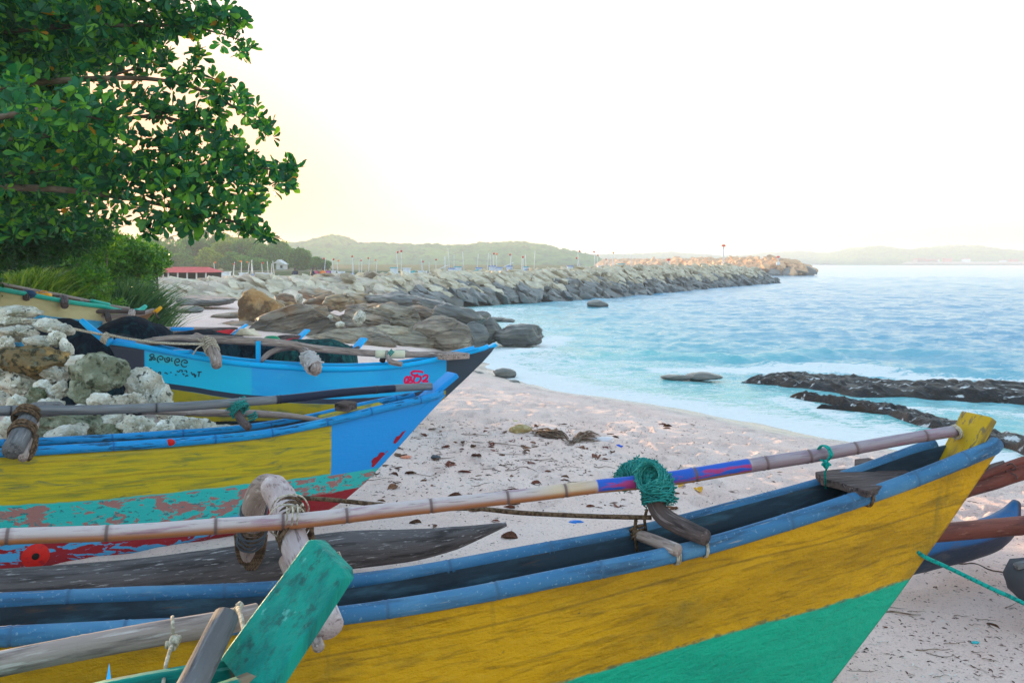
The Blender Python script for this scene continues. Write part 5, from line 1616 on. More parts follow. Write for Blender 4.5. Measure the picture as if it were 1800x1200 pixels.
# top pole
pp = [(-260, 960, 2.52)] + [(x, y, 2.72 + (3.66 - 2.72) * x / 1680) for x, y in ((0, 943), (204, 936), (373, 925), (533, 914), (680, 897), (818, 882), (942, 868), (1046, 855), (1169, 842), (1316, 818), (1444, 798), (1582, 773), (1680, 757))]
pts = [P(*q) for q in pp]
L0 = sum((pts[i + 1] - pts[i]).length for i in range(8)); Lall = sum((pts[i + 1] - pts[i]).length for i in range(len(pts) - 1))
L1 = sum((pts[i + 1] - pts[i]).length for i in range(10))
m_pole_a = pmat('bamboo_pole', (.40, .27, .26), [
    dict(c=(.56, .50, .52), bands=[(1, .004, None, .018, (3, 30, 30), .006)], a=.75),
    dict(c=(.25, .09, .16), s=(5, 50, 50), r=(.52, .64), a=.6), dict(c=(.16, .13, .13), s=(8, 80, 80), r=(.58, .68), a=.7),
    dict(c=(.60, .45, .28), bands=[(0, L0 - .22, L0, .05, (4, 4, 4), .06)], a=.7),
    dict(c=(.02, .10, .50), bands=[(0, L0 + .005, L1, .0, (4, 4, 4), .003)]),
    dict(c=(.38, .04, .18), s=(6, 40, 40), r=(.50, .56), bands=[(0, L0 + .005, L1, .0, (4, 4, 4), .003), (1, None, .015, .03, (6, 40, 40), .004)]),
    dict(c=(.42, .18, .07), bands=[(0, L0 + .005, L1, .0, (4, 4, 4), .003), (1, None, -.014, .02, (6, 40, 40), .003)]),
    dict(c=(.18, .15, .22), bands=[(0, L1, None, .0, (4, 4, 4), .01)], a=.55),
    dict(c=(.45, .10, .22), s=(6, 30, 30), r=(.60, .66), bands=[(0, L1 + .5, None, .0, (4, 4, 4), .01)], a=.8),
    dict(c=(.46, .16, .045), bands=[(1, None, -.004, .016, (3, 30, 30), .006), (0, None, L0, 0, 1, .01)], a=.85)],
    rough=.5, bump=(((6, 120, 120), .5, .002),), nodes_dark=(.14, .09, .09))
tube('top_pole', pts, [.026, .026, .0265, .027, .027, .027, .026, .026, .026, .028, .028, .027, .0245, .024], m_pole_a, ra, seg=16, step=.05, nodes_every=.27, bulge=.10, seed=9, rough=.015)
lash('pole_lashing', P(1680, 759, 3.66), (.9, .3, .25), .030, 3, .003, m_rope_lt, ra, 1, length=.02)
# float
fpts = [P(-330, 1060, 4.02), P(-120, 1046, 4.18), P(0, 1042, 4.30), P(200, 1025, 4.42), P(435, 993, 4.62), P(600, 968, 4.80), P(720, 958, 4.92), P(800, 945, 5.0), P(890, 921, 5.08)]
tube('float', fpts, [.10, .115, .115, .112, .112, .105, .09, .065, .012], m_floatwood, ra, seg=20, step=.05, rough=.055, rsc=5, seed=4)
# aft boom: from the near rail up over and down to the float
bp = [(578, 1100, 2.62), (556, 1045, 2.76), (528, 985, 2.92), (508, 925, 3.12), (496, 880, 3.38), (482, 857, 3.62)]
bp2 = [(482, 857, 3.62), (464, 856, 3.82), (449, 880, 4.02), (440, 920, 4.28), (437, 962, 4.50), (440, 985, 4.58)]
tube('boom', [P(*q) for q in bp], [.046, .048, .048, .052, .058, .056], m_drift_pale, ra, seg=18, step=.03, rough=.07, rsc=10, seed=2)
tube('boom_arm', [P(*q) for q in bp2], [.054, .056, .056, .054, .05, .045], m_drift, ra, seg=16, step=.03, rough=.06, rsc=9, seed=6)
tube('boom_stub', [P(560, 1136, 2.58), P(548, 1100, 2.72), P(532, 1050, 2.9)], [.019, .020, .02], m_drift, ra, seg=12, rough=.05)
tube('boom_stub', [P(545, 1085, 2.66), P(525, 1035, 2.82), P(505, 985, 3.0)], [.026, .028, .03], m_drift, ra, seg=12, rough=.05)
joined('boom_lashing', [coil(P(524, 955, 2.98), P(506, 900, 3.26), .060, 7, .0065, 3)], m_rope, ra)
joined('pole_binding', [coil(P(502, 905, 2.98), P(530, 903, 3.0), .045, 3, .0035, 4, elong=(0, .02, -.02)), coil(P(500, 925, 3.0), P(512, 890, 3.1), .066, 2, .003, 8)], m_rope_lt, ra)
joined('float_lashing', [coil(P(447, 915, 4.22), P(438, 945, 4.42), .062, 5, .007, 5)] + [tube_data([P(x0, 940, 4.36), P(x0 + 4, 975, 4.5), P(x1, 1000, 4.52), P(x1 + 16, 975, 4.5), P(x2, 940, 4.38)], .009, seg=6, step=.03) for x0, x1, x2 in ((418, 436, 462), (424, 440, 466), (414, 432, 458), (428, 446, 468))], m_rope, ra)
joined('dark_binding', [coil(P(446, 925, 4.20), P(440, 950, 4.38), .066, 4, .006, 15), coil(P(447, 893, 4.1), P(446, 900, 4.14), .060, 2, .006, 16)], m_dark, ra)
# fore boom knee with teal netting
kp = [(1240, 944, 3.12), (1205, 928, 3.20), (1168, 908, 3.25), (1152, 884, 3.28), (1152, 856, 3.32), (1142, 834, 3.36), (1122, 826, 3.42), (1102, 832, 3.5), (1094, 850, 3.58)]
tube('boom_knee', [P(*q) for q in kp], [.030, .034, .036, .034, .032, .032, .030, .028, .022], m_darkwood, ra, seg=16, step=.025, rough=.06, rsc=12, seed=8)
fuzz('net_binding', [P(*q) for q in kp[3:7]], .047, 260, .0022, m_net_teal, ra, 5)
fuzz('net_binding', [P(1160, 884, 3.26), P(1158, 862, 3.28), P(1150, 842, 3.30), P(1135, 832, 3.26)], .050, 200, .0024, m_net_teal, ra, 6, out=.02)
fuzz('net_binding', [P(*q) for q in kp[5:9]], .034, 120, .002, m_net_teal, ra, 7)
tube('crossbar', [P(1118, 938, 3.36), P(1150, 950, 3.24), P(1190, 966, 3.10)], [.022, .024, .024], m_drift, ra, seg=12, rough=.05)
def railring(bt, px, py, r=.037, turns=2.5, rr=.003, side=-1, seed=0):
    s, z = bt.at(px, py, side * bt.B); c = bt.w(s, side * (bt.hb(s) + .002), bt.zgf(s) + .010)
    return coil(c - bt.u * .008, c + bt.u * .008, r, turns, rr, seed)
joined('knee_cord', [railring(A, 1238, 950, seed=6)], m_rope_lt, ra); joined('knee_cord', [railring(A, 1188, 968, r=.036, seed=7)], m_rope_lt, ra)
joined('hanging_cord', [tube_data([P(1137, 895, 3.3), P(1133, 915, 3.32), P(1136, 935, 3.34)], .006, seg=6), tube_data([P(1118, 910, 3.33), P(1116, 940, 3.33), P(1120, 968, 3.33)], .007, seg=6), coil(P(1118, 925, 3.36), P(1124, 945, 3.34), .026, 3, .006, 12)], m_rope, ra)
tube('rope', [P(500, 873, 3.42), P(580, 878, 3.44), P(680, 888, 3.44), P(760, 894, 3.44), P(830, 893, 3.42), P(920, 901, 3.4), P(1020, 906, 3.38), P(1090, 908, 3.34), P(1145, 909, 3.30)], .0095, m_rope, ra, seg=8, step=.02, rough=.10, rsc=40)
joined('green_cord', [coil(P(1446, 797, 3.49), P(1452, 796, 3.50), .031, 3, .004, 9), tube_data([P(1449, 808, 3.46), P(1455, 820, 3.45), P(1450, 830, 3.48), P(1452, 858, 3.5)], .004, seg=5), coil(P(1448, 812, 3.45), P(1456, 820, 3.45), .012, 3, .004, 19)], m_rope_teal, ra)
zb = .865
cs = [tuple(G(x, y, zb)) for x, y in ((1433, 828), (1444, 840), (1484, 850), (1524, 862), (1600, 838), (1604, 829), (1560, 815), (1527, 803), (1502, 806), (1503, 821), (1470, 823))]
slab('bow_board', cs[::-1], .030, m_darkwood, ra, bevel=.004, rough=.004, down=(0, 0, -1))
joined('board_cord', [railring(A, 1531, 868, seed=22)], m_rope, ra)
m_hole = pmat('drain_hole_dark', (.01, .01, .01))

# ---- B: second canoe, yellow / turquoise / red with blue bow
Bt = Boat((-2.91, 4.85, 0), (-.584, 6.35, 0), .13)
rb_ = thing('outrigger_canoe', 'canoe with bright blue bow, yellow side, peeling turquoise and red bottom, behind the front one', 'canoe', Bt.w(0, 0, 0))
gb = [(-3.2, 1.0), (-2.2, .86), (-1, .73)]
for px, py in ((0, 792), (130, 786), (260, 777), (433, 764), (560, 743), (638, 724), (700, 711), (770, 695)):
    s, z = Bt.at(px, py, -.12); gb.append((s, z - .018))
sB = [Bt.at(x, y) for x, y in ((545, 912), (600, 880), (640, 845), (690, 790), (735, 738), (770, 700))]
stemB = [(z, s) for s, z in sB] + [(1.1, sB[-1][0] + .35)]
pb = [(-3, .5), (-1.5, .41)]
for px, py in ((0, 888), (130, 880), (260, 868), (433, 851), (520, 842), (580, 835)):
    s, z = Bt.at(px, py, -.13); pb.append((s, z))
pb.append((3.2, pb[-1][1] - .02))
kz = sB[0][1]
m_redp_ = pmat('old_red_paint', (.32, .01, .03), [dict(c=(.0, .27, .72), s=(14, 14, 14), r=(.60, .62))], rough=.5)
Bt.build_hull(rb_, [m_hull_b, m_hull_in], gb, [(-3.2, .1), (-2, -.02), (0, kz - .05), (1.5, kz - .03), (2, kz)], stemB, [(-.02, -2.0), (.4, -2.6), (1.0, -3.1)], pb, hb_end=.07, mid=.1, bilge=.16, vpow=7)
sN = sB[-1][0]
Bt.patch('red_chip', [(716, 757), (709, 760), (705, 766), (699, 768), (696, 774), (694, 779), (698, 781), (702, 777), (708, 769)], m_redp_)
Bt.patch('red_chip', [(687, 793), (678, 796), (671, 796), (667, 803), (660, 806), (656, 812), (658, 817), (657, 822), (661, 823), (670, 812), (679, 801)], m_redp_)
Bt.rail('gunwale', -1, .026, m_gun_b, -3.0, sN - .06, end=.05, seed=23, out=.010, nodes_every=.5, taper=.030, rough=.03)
Bt.rail('gunwale', 1, .026, m_gun_b, -3.0, sN - .16, seed=25, out=.010, nodes_every=.45, taper=.028, rough=.03)
s1_, z1_ = Bt.at(806, 655, -.07)
bowpost(Bt, rb_, ((sN - .34, .60), (s1_ - .02, z1_)), .15, .04, m_blue_b, wtop=.16)
m_pole_b = pmat('grey_bamboo_pole', (.17, .18, .20), [dict(c=(.08, .085, .10), s=(2, 40, 40), r=(.45, .65), a=.8), dict(c=(.32, .33, .36), s=(5, 60, 60), r=(.58, .68), a=.6),
    dict(c=(.015, .022, .05), bands=[(0, 2.65, 3.55, .0, (1, 1, 1), .006)])], rough=.45, bump=(((6, 90, 90), .5, .002),), nodes_dark=(.03, .03, .035))
tube('top_pole', [P(-420, 735, 4.35), P(0, 722, 4.98), P(170, 720, 5.2), P(320, 714, 5.45), P(420, 707, 5.62), P(500, 701, 5.78), P(600, 690, 6.0), P(700, 682, 6.3), P(758, 679, 6.45)], [.032, .030, .030, .029, .029, .028, .029, .028, .028], m_pole_b, rb_, seg=14, step=.08, nodes_every=.62, bulge=.14, seed=31, rough=.02)
tube('side_pole', [P(250, 722, 5.55), P(360, 725, 5.7), P(450, 727, 5.85), P(520, 732, 5.95), P(590, 742, 6.0)], [.02, .026, .026, .02, .012], m_drift, rb_, seg=12, step=.06, nodes_every=.4, rough=.03)
tube('boom', [P(22, 792, 4.72), P(36, 765, 4.86), P(48, 740, 5.02), P(60, 722, 5.25), P(100, 718, 5.8)], [.056, .056, .054, .05, .05], m_greywood, rb_, seg=18, step=.03, rough=.05, seed=12)
tube('boom_arm', [P(40, 805, 4.74), P(52, 770, 4.92), P(60, 745, 5.1)], [.026, .028, .03], m_drift, rb_, seg=12, rough=.06)
joined('boom_lashing', [coil(P(42, 738, 5.0), P(50, 724, 5.06), .066, 4, .008, 41), coil(P(36, 765, 4.86), P(42, 752, 4.93), .066, 3, .008, 42)]
       + [tube_data([P(66, 765, 4.9), P(62, 790, 4.86), P(50, 808, 4.8), P(56, 790, 4.8), P(64, 762, 4.84)], .010, seg=6, step=.03)], m_rope, rb_)
tube('pegs', [P(436, 750, 5.42), P(424, 738, 5.52), P(416, 722, 5.62), P(414, 708, 5.66)], [.026, .028, .026, .022], m_darkwood, rb_, seg=8, rough=.05).name = 'peg'
fuzz('net_binding', [P(424, 722, 5.6), P(416, 712, 5.62), P(413, 702, 5.62)], .045, 160, .003, m_net_teal, rb_, 15, out=.03)
joined('net_cord', [coil(P(442, 726, 5.8), P(446, 738, 5.8), .03, 3, .006, 44)], m_net_teal, rb_)
slab('thwart_block', [tuple(P(588, 722, 6.02)), tuple(P(611, 724, 5.95)), tuple(P(611, 711, 5.95)), tuple(P(588, 708, 6.02))], .14, m_darkwood, rb_, bevel=.004, down=(.3, .95, 0))
slab('fore_board', [tuple(Bt.w(s, y, Bt.zgf(s) + .022)) for s, y in ((1.95, -.12), (2.42, -.11), (2.42, .11), (1.95, .12))], .02, pmat('yellow_board', (.42, .33, .02), [dict(c=(.12, .18, .08), s=(5, 20, 20), r=(.5, .6)), dict(c=(.05, .1, .35), s=(3, 12, 12), r=(.62, .66))]), rb_, down=(0, 0, -1))
s, z = Bt.at(62, 975, -.12)
hy = Bt.hull_y(s, z)
cpt = Bt.w(s, -hy, z)
m_redp = pmat('red_patch_paint', (.62, .015, .01), [dict(c=(.4, .01, .02), s=(20, 20, 20), r=(.5, .6))], rough=.5)
v, f, t = tube_data([cpt + Bt.n * .010, cpt - Bt.n * .005], [.078, .070], seg=22, rough=.06, rsc=30); part('drain_patch', v, f, m_redp, rb_, tc=t)
v, f, t = tube_data([cpt - Bt.n * .004, cpt - Bt.n * .012], [.022, .020], seg=16); part('drain_hole', v, f, m_hole, rb_, tc=t)
s, z = Bt.at(298, 776, -.14)
v, f = ico(3); part('red_mark', v * np.array([.030, .012, .022]) + np.array(Bt.w(s, -Bt.hb(s) - .035, z)), f, m_redp, rb_, tc=v)

# ---- E: light blue canoe with lettering
Et = Boat(P(190, 598, 9.3), P(850, 612, 10.2), .15)
re_ = thing('outrigger_canoe', 'light blue canoe with black and red lettering on its side, lying behind the stone pile', 'canoe', Et.w(0, 0, 0))
ge = []
for px, py in ((190, 600), (240, 607), (333, 624), (403, 635), (497, 643), (590, 647), (660, 645), (700, 642), (760, 632), (800, 624), (850, 612)):
    s, z = Et.at(px, py, -.14); ge.append((s, z - .02))
sE = [Et.at(x, y) for x, y in ((735, 735), (780, 700), (820, 662), (850, 632), (862, 618))]
stemE = [(-.10, sE[0][0] - .2)] + [(z, s) for s, z in sE] + [(1.1, sE[-1][0] + .3)]
zpe = [(s, z - .33 if s > .3 else z - .36) for s, z in ge]
Et.build_hull(re_, [m_hull_e, m_hull_in], ge + [(sE[-1][0] + .1, ge[-1][1] + .03)], [(-.2, .1), (.6, -.06), (2, -.12), (3.2, -.10)], stemE, [(-.1, .7), (.3, .25), (.95, -.06)], zpe, hb_end=.07, mid=2.0)
Et.rail('gunwale', -1, .030, m_sky, 0.02, sE[-1][0] - .10, end=.05, seed=53, out=.008, nodes_every=0, rough=.02)
Et.rail('gunwale', 1, .030, m_sky, 0.02, sE[-1][0] - .18, seed=55, out=.008, nodes_every=0, rough=.02)
s1_, z1_ = Et.at(875, 603, -.07)
bowpost(Et, re_, ((sE[-1][0] - .30, .60), (s1_ - .02, z1_)), .14, .04, m_sky, wtop=.14)
tube('stern_post', [P(194, 602, 9.28), P(178, 592, 9.28), P(160, 578, 9.3), P(143, 563, 9.32)], [.05, .042, .036, .03], m_sky, re_, seg=12, step=.05)
tube('top_pole', [P(230, 608, 9.6), P(270, 600, 9.6), P(340, 596, 9.7), P(430, 599, 9.75), P(500, 604, 9.85), P(560, 613, 9.9), P(656, 621, 10.0), P(712, 623, 10.1), P(815, 622, 10.2)], [.035, .045, .05, .048, .045, .042, .04, .04, .03], m_drift, re_, seg=12, step=.1, rough=.03)
tube('pole_sleeve', [P(660, 622, 9.97), P(686, 622.5, 10.0), P(711, 623, 10.05)], .048, pmat('cream_pipe', (.62, .62, .48)), re_, seg=12)
tube('short_pole', [P(268, 597, 9.5), P(320, 594, 9.6), P(380, 604, 9.7)], [.03, .035, .03], m_drift, re_, seg=10, rough=.03)
joined('white_pipe', [tube_data([P(280, 594, 9.7), P(310, 593.5, 9.72), P(340, 591, 9.75)], .02, seg=8)], m_white, re_)
tube('boom', [P(381, 642, 9.2), P(379, 628, 9.3), P(372, 612, 9.4), P(366, 602, 9.55), P(345, 592, 10.0)], [.055, .065, .06, .055, .05], m_drift, re_, seg=14, step=.04, rough=.07)
joined('boom_binding', [coil(P(374, 618, 9.36), P(366, 600, 9.5), .072, 5, .010, 62)] + [tube_data([P(360 + 14 * math.cos(a * .9), 600 + 6 * math.sin(a * 1.3), 9.5 + .02 * math.sin(a)) for a in range(8)], .006, seg=5, step=.05)], m_rope_lt, re_)
tube('boom', [P(556, 652, 9.35), P(552, 640, 9.45), P(544, 628, 9.6), P(536, 618, 9.8), P(520, 606, 10.3)], [.06, .06, .055, .05, .045], m_drift, re_, seg=14, step=.04, rough=.06)
fuzz('cloth_binding', [P(553, 646, 9.38), P(548, 638, 9.46), P(541, 630, 9.56)], .075, 110, .010, pmat('grey_rag', (.50, .48, .50)), re_, 19, out=.03)
tube('curved_rib', [P(458, 634, 9.75), P(475, 620, 9.9), P(500, 612, 10.0), P(530, 612, 10.0), P(545, 620, 9.9)], [.03, .035, .035, .035, .03], m_drift, re_, seg=10, rough=.04)
box('post', (P(454, 618, 9.72) - V((0, 0, .0))), (.045, .045, .24), m_sky, re_)
box('thwart', P(320, 617, 9.5), (.19, .1, .03), m_sky, re_)
tube('peg', [P(706, 640, 9.75), P(688, 636, 9.8), P(682, 628, 9.9), P(680, 618, 9.98)], [.03, .035, .028, .024], m_drift, re_, seg=10, rough=.06)
tube('peg', [P(672, 634, 10.1), P(676, 622, 10.05)], [.04, .03], m_darkwood, re_, seg=10, rough=.1)
joined('net_cord', [coil(P(682, 620, 9.97), P(688, 626, 9.97), .055, 3, .008, 64)], m_net_teal, re_)
slab('thwart_block', [tuple(P(768, 632, 9.95)), tuple(P(786, 633, 9.9)), tuple(P(786, 623, 9.9)), tuple(P(768, 621, 9.95))], .30, m_drift, re_, bevel=.005, down=(.85, .55, 0))
tube('tip_pole', [P(800, 622, 10.1), P(840, 612, 10.2)], .015, m_sky, re_, seg=8)
joined('mooring_rope', [tube_data([P(55, 561, 9.0), P(110, 574, 9.1), P(160, 584, 9.2), P(184, 589, 9.25)], .014, seg=6), tube_data([P(190, 588, 9.22), P(230, 596, 9.2), P(290, 603, 9.2), P(358, 605, 9.35)], .014, seg=6),
       coil(P(182, 592, 9.26), P(192, 598, 9.26), .05, 4, .012, 66), tube_data([P(358, 605, 9.35), P(346, 612, 9.3), P(339, 623, 9.25)], .008, seg=5)], m_rope_lt, re_)
def cr(pts, ox, oy, sc): return [(ox + x / sc, oy + y / sc) for x, y in pts]
RED = [[(262, 600), (255, 565), (268, 525), (295, 508), (312, 535), (300, 570), (270, 605)], [(258, 605), (372, 602)], [(305, 525), (330, 508), (352, 520), (335, 555), (290, 592)], [(330, 560), (362, 560), (368, 600)],
       [(525, 446), (480, 432), (405, 428), (362, 440), (358, 470), (392, 488), (440, 482), (448, 465)], [(440, 470), (435, 500), (480, 505), (492, 540), (462, 588), (415, 600), (388, 575), (400, 520), (430, 480)],
       [(515, 512), (555, 486), (588, 498), (575, 538), (512, 578)], [(512, 580), (603, 576)]]
m_rl = pmat('red_letter_paint', (.75, .01, .10))
for a_, b_ in ((0, 4), (4, 6), (6, 8)): Et.decal('letter', [cr(p, 680, 600, 8.18) for p in RED[a_:b_]], .026, m_rl)
BLK = [[(285, 330), (330, 292), (385, 298), (388, 345), (340, 355), (300, 338)], [(335, 352), (405, 368), (425, 400), (385, 412), (345, 380), (300, 398), (288, 425), (330, 425), (345, 390)],
       [(505, 480), (468, 430), (480, 360), (540, 330), (595, 355), (590, 400), (545, 412), (512, 385)], [(640, 370), (640, 440), (690, 470), (740, 440), (748, 385), (705, 362), (678, 395), (700, 425), (735, 420)],
       [(780, 385), (815, 382)], [(785, 412), (800, 412)], [(780, 442), (815, 440)],
       [(885, 530), (860, 470), (888, 405), (945, 392), (972, 440), (930, 472), (895, 452)], [(880, 528), (915, 546), (962, 528)],
       [(1010, 485), (1035, 435), (1095, 415), (1152, 462), (1120, 492), (1070, 468)], [(1005, 500), (1030, 552), (1085, 575), (1135, 558)],
       [(145, 608), (160, 700)], [(145, 608), (215, 722)], [(235, 620), (215, 722)], [(238, 622), (330, 612)], [(298, 618), (300, 716)], [(385, 715), (392, 688), (440, 690)], [(500, 735), (492, 705), (520, 690), (542, 712), (525, 742), (500, 735)],
       [(628, 722), (655, 708), (700, 742)], [(755, 700), (790, 702)], [(905, 668), (958, 690), (975, 655), (1040, 655), (1020, 700)], [(870, 745), (900, 770)], [(1080, 665), (1128, 662), (1135, 712)], [(1040, 722), (1062, 752), (1085, 740)], [(1100, 795), (1130, 765), (1170, 776)],
       [(1232, 690), (1270, 755), (1300, 725), (1322, 812), (1342, 745)], [(1378, 690), (1470, 688)], [(1418, 700), (1402, 800)], [(1490, 840), (1502, 775), (1540, 690), (1556, 830)]]
m_bl = pmat('worn_black_letter_paint', (.02, .06, .09))
for a_, b_ in ((0, 2), (2, 3), (3, 4), (4, 7), (7, 8), (8, 9), (9, 11), (11, 14), (14, 16), (16, 17), (17, 18), (18, 19), (19, 20), (20, 22), (22, 24), (24, 25), (25, 27), (27, 28)): Et.decal('letter', [cr(p, 240, 600, 12.86) for p in BLK[a_:b_] or BLK[-1:]], .013, m_bl)

# ---- D: green prow in the lower left corner
Dt = Boat(P(0, 1225, 1.55), P(470, 1102, 1.78), .10)
Dt.O = Dt.O - Dt.n * (2 * Dt.B)
rd = thing('outrigger_canoe', 'green canoe whose broad raked prow board juts up in the lower left corner', 'canoe', Dt.w(0, 0, 0))
m_green = pmat('green_prow_paint', (.0, .27, .215), [dict(c=(.0, .17, .15), s=(3, 20, 20), r=(.45, .6), a=.85), dict(c=(.01, .07, .07), s=(7, 34, 34), r=(.58, .66), a=.75), dict(c=(.25, .17, .10), s=(3, 12, 12), r=(.66, .70), a=.8), dict(c=(.15, .5, .45), s=(2, 40, 40), r=(.66, .7), a=.5), dict(c=(.01, .09, .09), s=(2.5, 55, 55), r=(.54, .66), a=.6), dict(c=(.30, .20, .13), bands=[(0, .392, None, .02, (20, 20, 20), .004)], a=.9)],
               rough=.6, bump=(((5, 70, 70), 1, .008), ((12, 30, 30), .6, .006)))
gd = [(-2.6, .96), (-1.2, .93)]
for px, py in ((0, 1226), (93, 1203), (187, 1176), (260, 1160), (347, 1142), (470, 1105)):
    s, z = Dt.at(px, py, .10); gd.append((s, z - .01))
se = gd[-1][0]
Dt.build_hull(rd, [m_green, m_green], gd + [(se + .06, gd[-1][1] + .02)], [(-2.6, .3), (-1.5, .12), (0, .10), (se, .16)], [(.12, se - .42), (.5, se - .22), (1.02, se + .04), (1.3, se + .2)], [(.2, -1.6), (1.0, -2.4)], [(-2, -5), (2, -5)], hb_end=.05, mid=-.9, tw=.022)
p0, p1 = P(603, 1016, 1.74), P(455, 1240, 1.56)
q0 = P(541, 948, 1.86)
wv_ = q0 - p0
slab('prow_board', [tuple(p1), tuple(p0), tuple(p0 + wv_ * .12 + (p0 - p1).normalized() * .012), tuple(p0 + wv_ * .9 + (p0 - p1).normalized() * .010), tuple(q0), tuple(p1 + wv_ * 1.05 + (p1 - p0) * .05)], .035, m_green, rd, bevel=.005, rough=.003, down=(.55, .75, -.25))
tube('rail_pole', [P(-300, 1230, 1.62), P(0, 1166, 1.74), P(120, 1142, 1.80), P(260, 1116, 1.85), P(380, 1096, 1.90), P(452, 1080, 1.95)], [.026, .0255, .0255, .026, .026, .026], m_drift, rd, seg=16, step=.04, nodes_every=.31, bulge=.05, seed=77, rough=.03)
tube('prop_log', [P(290, 1290, 1.42), P(345, 1190, 1.56), P(397, 1084, 1.70)], [.027, .027, .0255], m_greywood, rd, seg=16, step=.03, rough=.05, seed=5)
joined('white_cord', [tube_data([P(303, 1083, 1.80), P(304, 1105, 1.77), P(304, 1122, 1.77)], .004, seg=6), coil(P(298, 1126, 1.77), P(312, 1130, 1.77), .012, 3, .0045, 71), tube_data([P(303, 1130, 1.76), P(292, 1165, 1.68), P(285, 1215, 1.60)], .004, seg=6)], m_rope_lt, rd)
joined('white_cord', [tube_data([P(418, 1068, 1.86), P(424, 1085, 1.80), P(432, 1120, 1.72), P(444, 1158, 1.66), P(470, 1184, 1.64), P(482, 1190, 1.64)], .005, seg=8, step=.02), coil(P(416, 1064, 1.88), P(422, 1070, 1.88), .009, 3, .004, 73)], m_rope_lt, rd)
joined('frayed_cord', [tube_data([P(590, 975, 1.84), P(596, 985 - k * 4, 1.83), P(590 + k * 4, 972 + k * 5, 1.83)], .0016, seg=4) for k in range(5)], m_rope_lt, rd)
v = [P(192, 1164, 1.70), P(184, 1210, 1.62), P(197, 1210, 1.62), P(190, 1205, 1.66)]
part('splinter', [q[:] for q in v], [(0, 1, 2), (0, 3, 1), (0, 2, 3), (1, 3, 2)], m_sky, rd, tc=[q[:] for q in v], smooth=False)

# ---- F/G: boats at the far left in front of the bushes
m_cream = pmat('cream_boat_paint', (.50, .44, .24), [dict(c=(.34, .30, .16), s=(2, 2, 5), r=(.45, .65), a=.7), dict(c=(.03, .30, .55), bands=[(2, None, 0, .05, (3, 3, 3), .01)]), dict(c=(.03, .12, .2), s=(5, 5, 14), r=(.5, .6), bands=[(2, None, -.01, .05, (3, 3, 3), .01)], a=.8)], rough=.6)
m_tgreen = pmat('turquoise_green_paint', (.02, .38, .30), [dict(c=(.02, .25, .22), s=5, r=(.5, .6))], rough=.5)
Ft = Boat(P(0, 512, 12.6), P(240, 549, 14.6), .22)
rf = thing('outrigger_canoe', 'cream canoe with a turquoise rail and blue bottom in front of the bushes', 'canoe', Ft.w(0, 0, 0))
gf = [(-1.5, 1.55)]
for px, py in ((0, 510), (60, 521), (120, 532), (180, 540), (240, 547)):
    s, z = Ft.at(px, py, -.2); gf.append((s, z))
se = gf[-1][0]
Ft.build_hull(rf, [m_cream, m_hull_in], gf + [(se + .15, gf[-1][1] + .05)], [(-1.5, .5), (0, .35), (se, .1)], [(.1, se - .6), (.6, se - .15), (1.1, se + .15)], [(.3, -1.0), (1.6, -1.6)], [(-1.5, 1.0)] + [(Ft.at(x, y, -.2)) for x, y in ((0, 543), (60, 552), (120, 560), (200, 565), (240, 568))], hb_end=.06, mid=.8)
Ft.rail('gunwale', -1, .035, m_tgreen, -1.4, se - .05, seed=83, out=.01, nodes_every=0)
Ft.rail('gunwale', 1, .035, m_tgreen, -1.4, se - .15, seed=84, out=.01, nodes_every=0)
tube('bow_post', [P(238, 548, 14.6), P(246, 546, 14.75), P(256, 538, 14.9)], [.06, .05, .035], m_tgreen, rf, seg=10)
tube('top_pole', [P(0, 499, 12.9), P(60, 511, 13.3), P(120, 522, 13.8), P(190, 537, 14.3), P(228, 543, 14.5)], .03, m_drift, rf, seg=8)
tube('top_pole', [P(160, 529, 14.0), P(192, 536, 14.3)], .035, m_tgreen, rf, seg=8)
tube('boom', [P(114, 537, 13.3), P(112, 526, 13.5), P(104, 524, 13.9)], [.06, .07, .05], m_darkwood, rf, seg=10, rough=.08)
tube('boom', [P(46, 526, 12.9), P(46, 515, 13.0), P(40, 512, 13.4)], [.05, .06, .05], m_darkwood, rf, seg=10, rough=.08)
bg_ = thing('bundle', 'dark blue bundle lying on the rail of the cream canoe', 'bundle', P(50, 519, 13.0))
v, f = ico(3); part('cloth', v * np.array([.11, .10, .07]) * (1 + .3 * (fbm(v * 3, 3, 4) - .5))[:, None] + np.array(P(50, 517, 13.0)), f, flat('navy_bundle', (.02, .06, .14)), bg_, tc=v)
cb = thing('plastic_container', 'yellow-orange plastic container resting on the cream canoe', 'container', P(75, 522, 13.3))
m_yc = flat('yellow_plastic', (.85, .38, .01), .4)
c0 = P(75, 520, 13.28)
bm = bmesh.new(); bmesh.ops.create_cube(bm, size=1); bmesh.ops.scale(bm, vec=(.24, .14, .085), verts=bm.verts); bmesh.ops.bevel(bm, geom=bm.edges[:], offset=.014, segments=2, affect='EDGES'); bm.verts.index_update()
part('body', [(v.co + c0)[:] for v in bm.verts], [tuple(v.index for v in f.verts) for f in bm.faces], m_yc, cb, tc=[v.co[:] for v in bm.verts]); bm.free()
tube('lid', [c0 + V((-.09, 0, .04)), c0 + V((-.09, 0, .062))], .02, m_yc, cb, seg=10)
tube('handle', [c0 + V((-.04, 0, .04)), c0 + V((-.02, 0, .07)), c0 + V((.06, 0, .07)), c0 + V((.08, 0, .04))], .009, m_yc, cb, seg=6, step=.02)

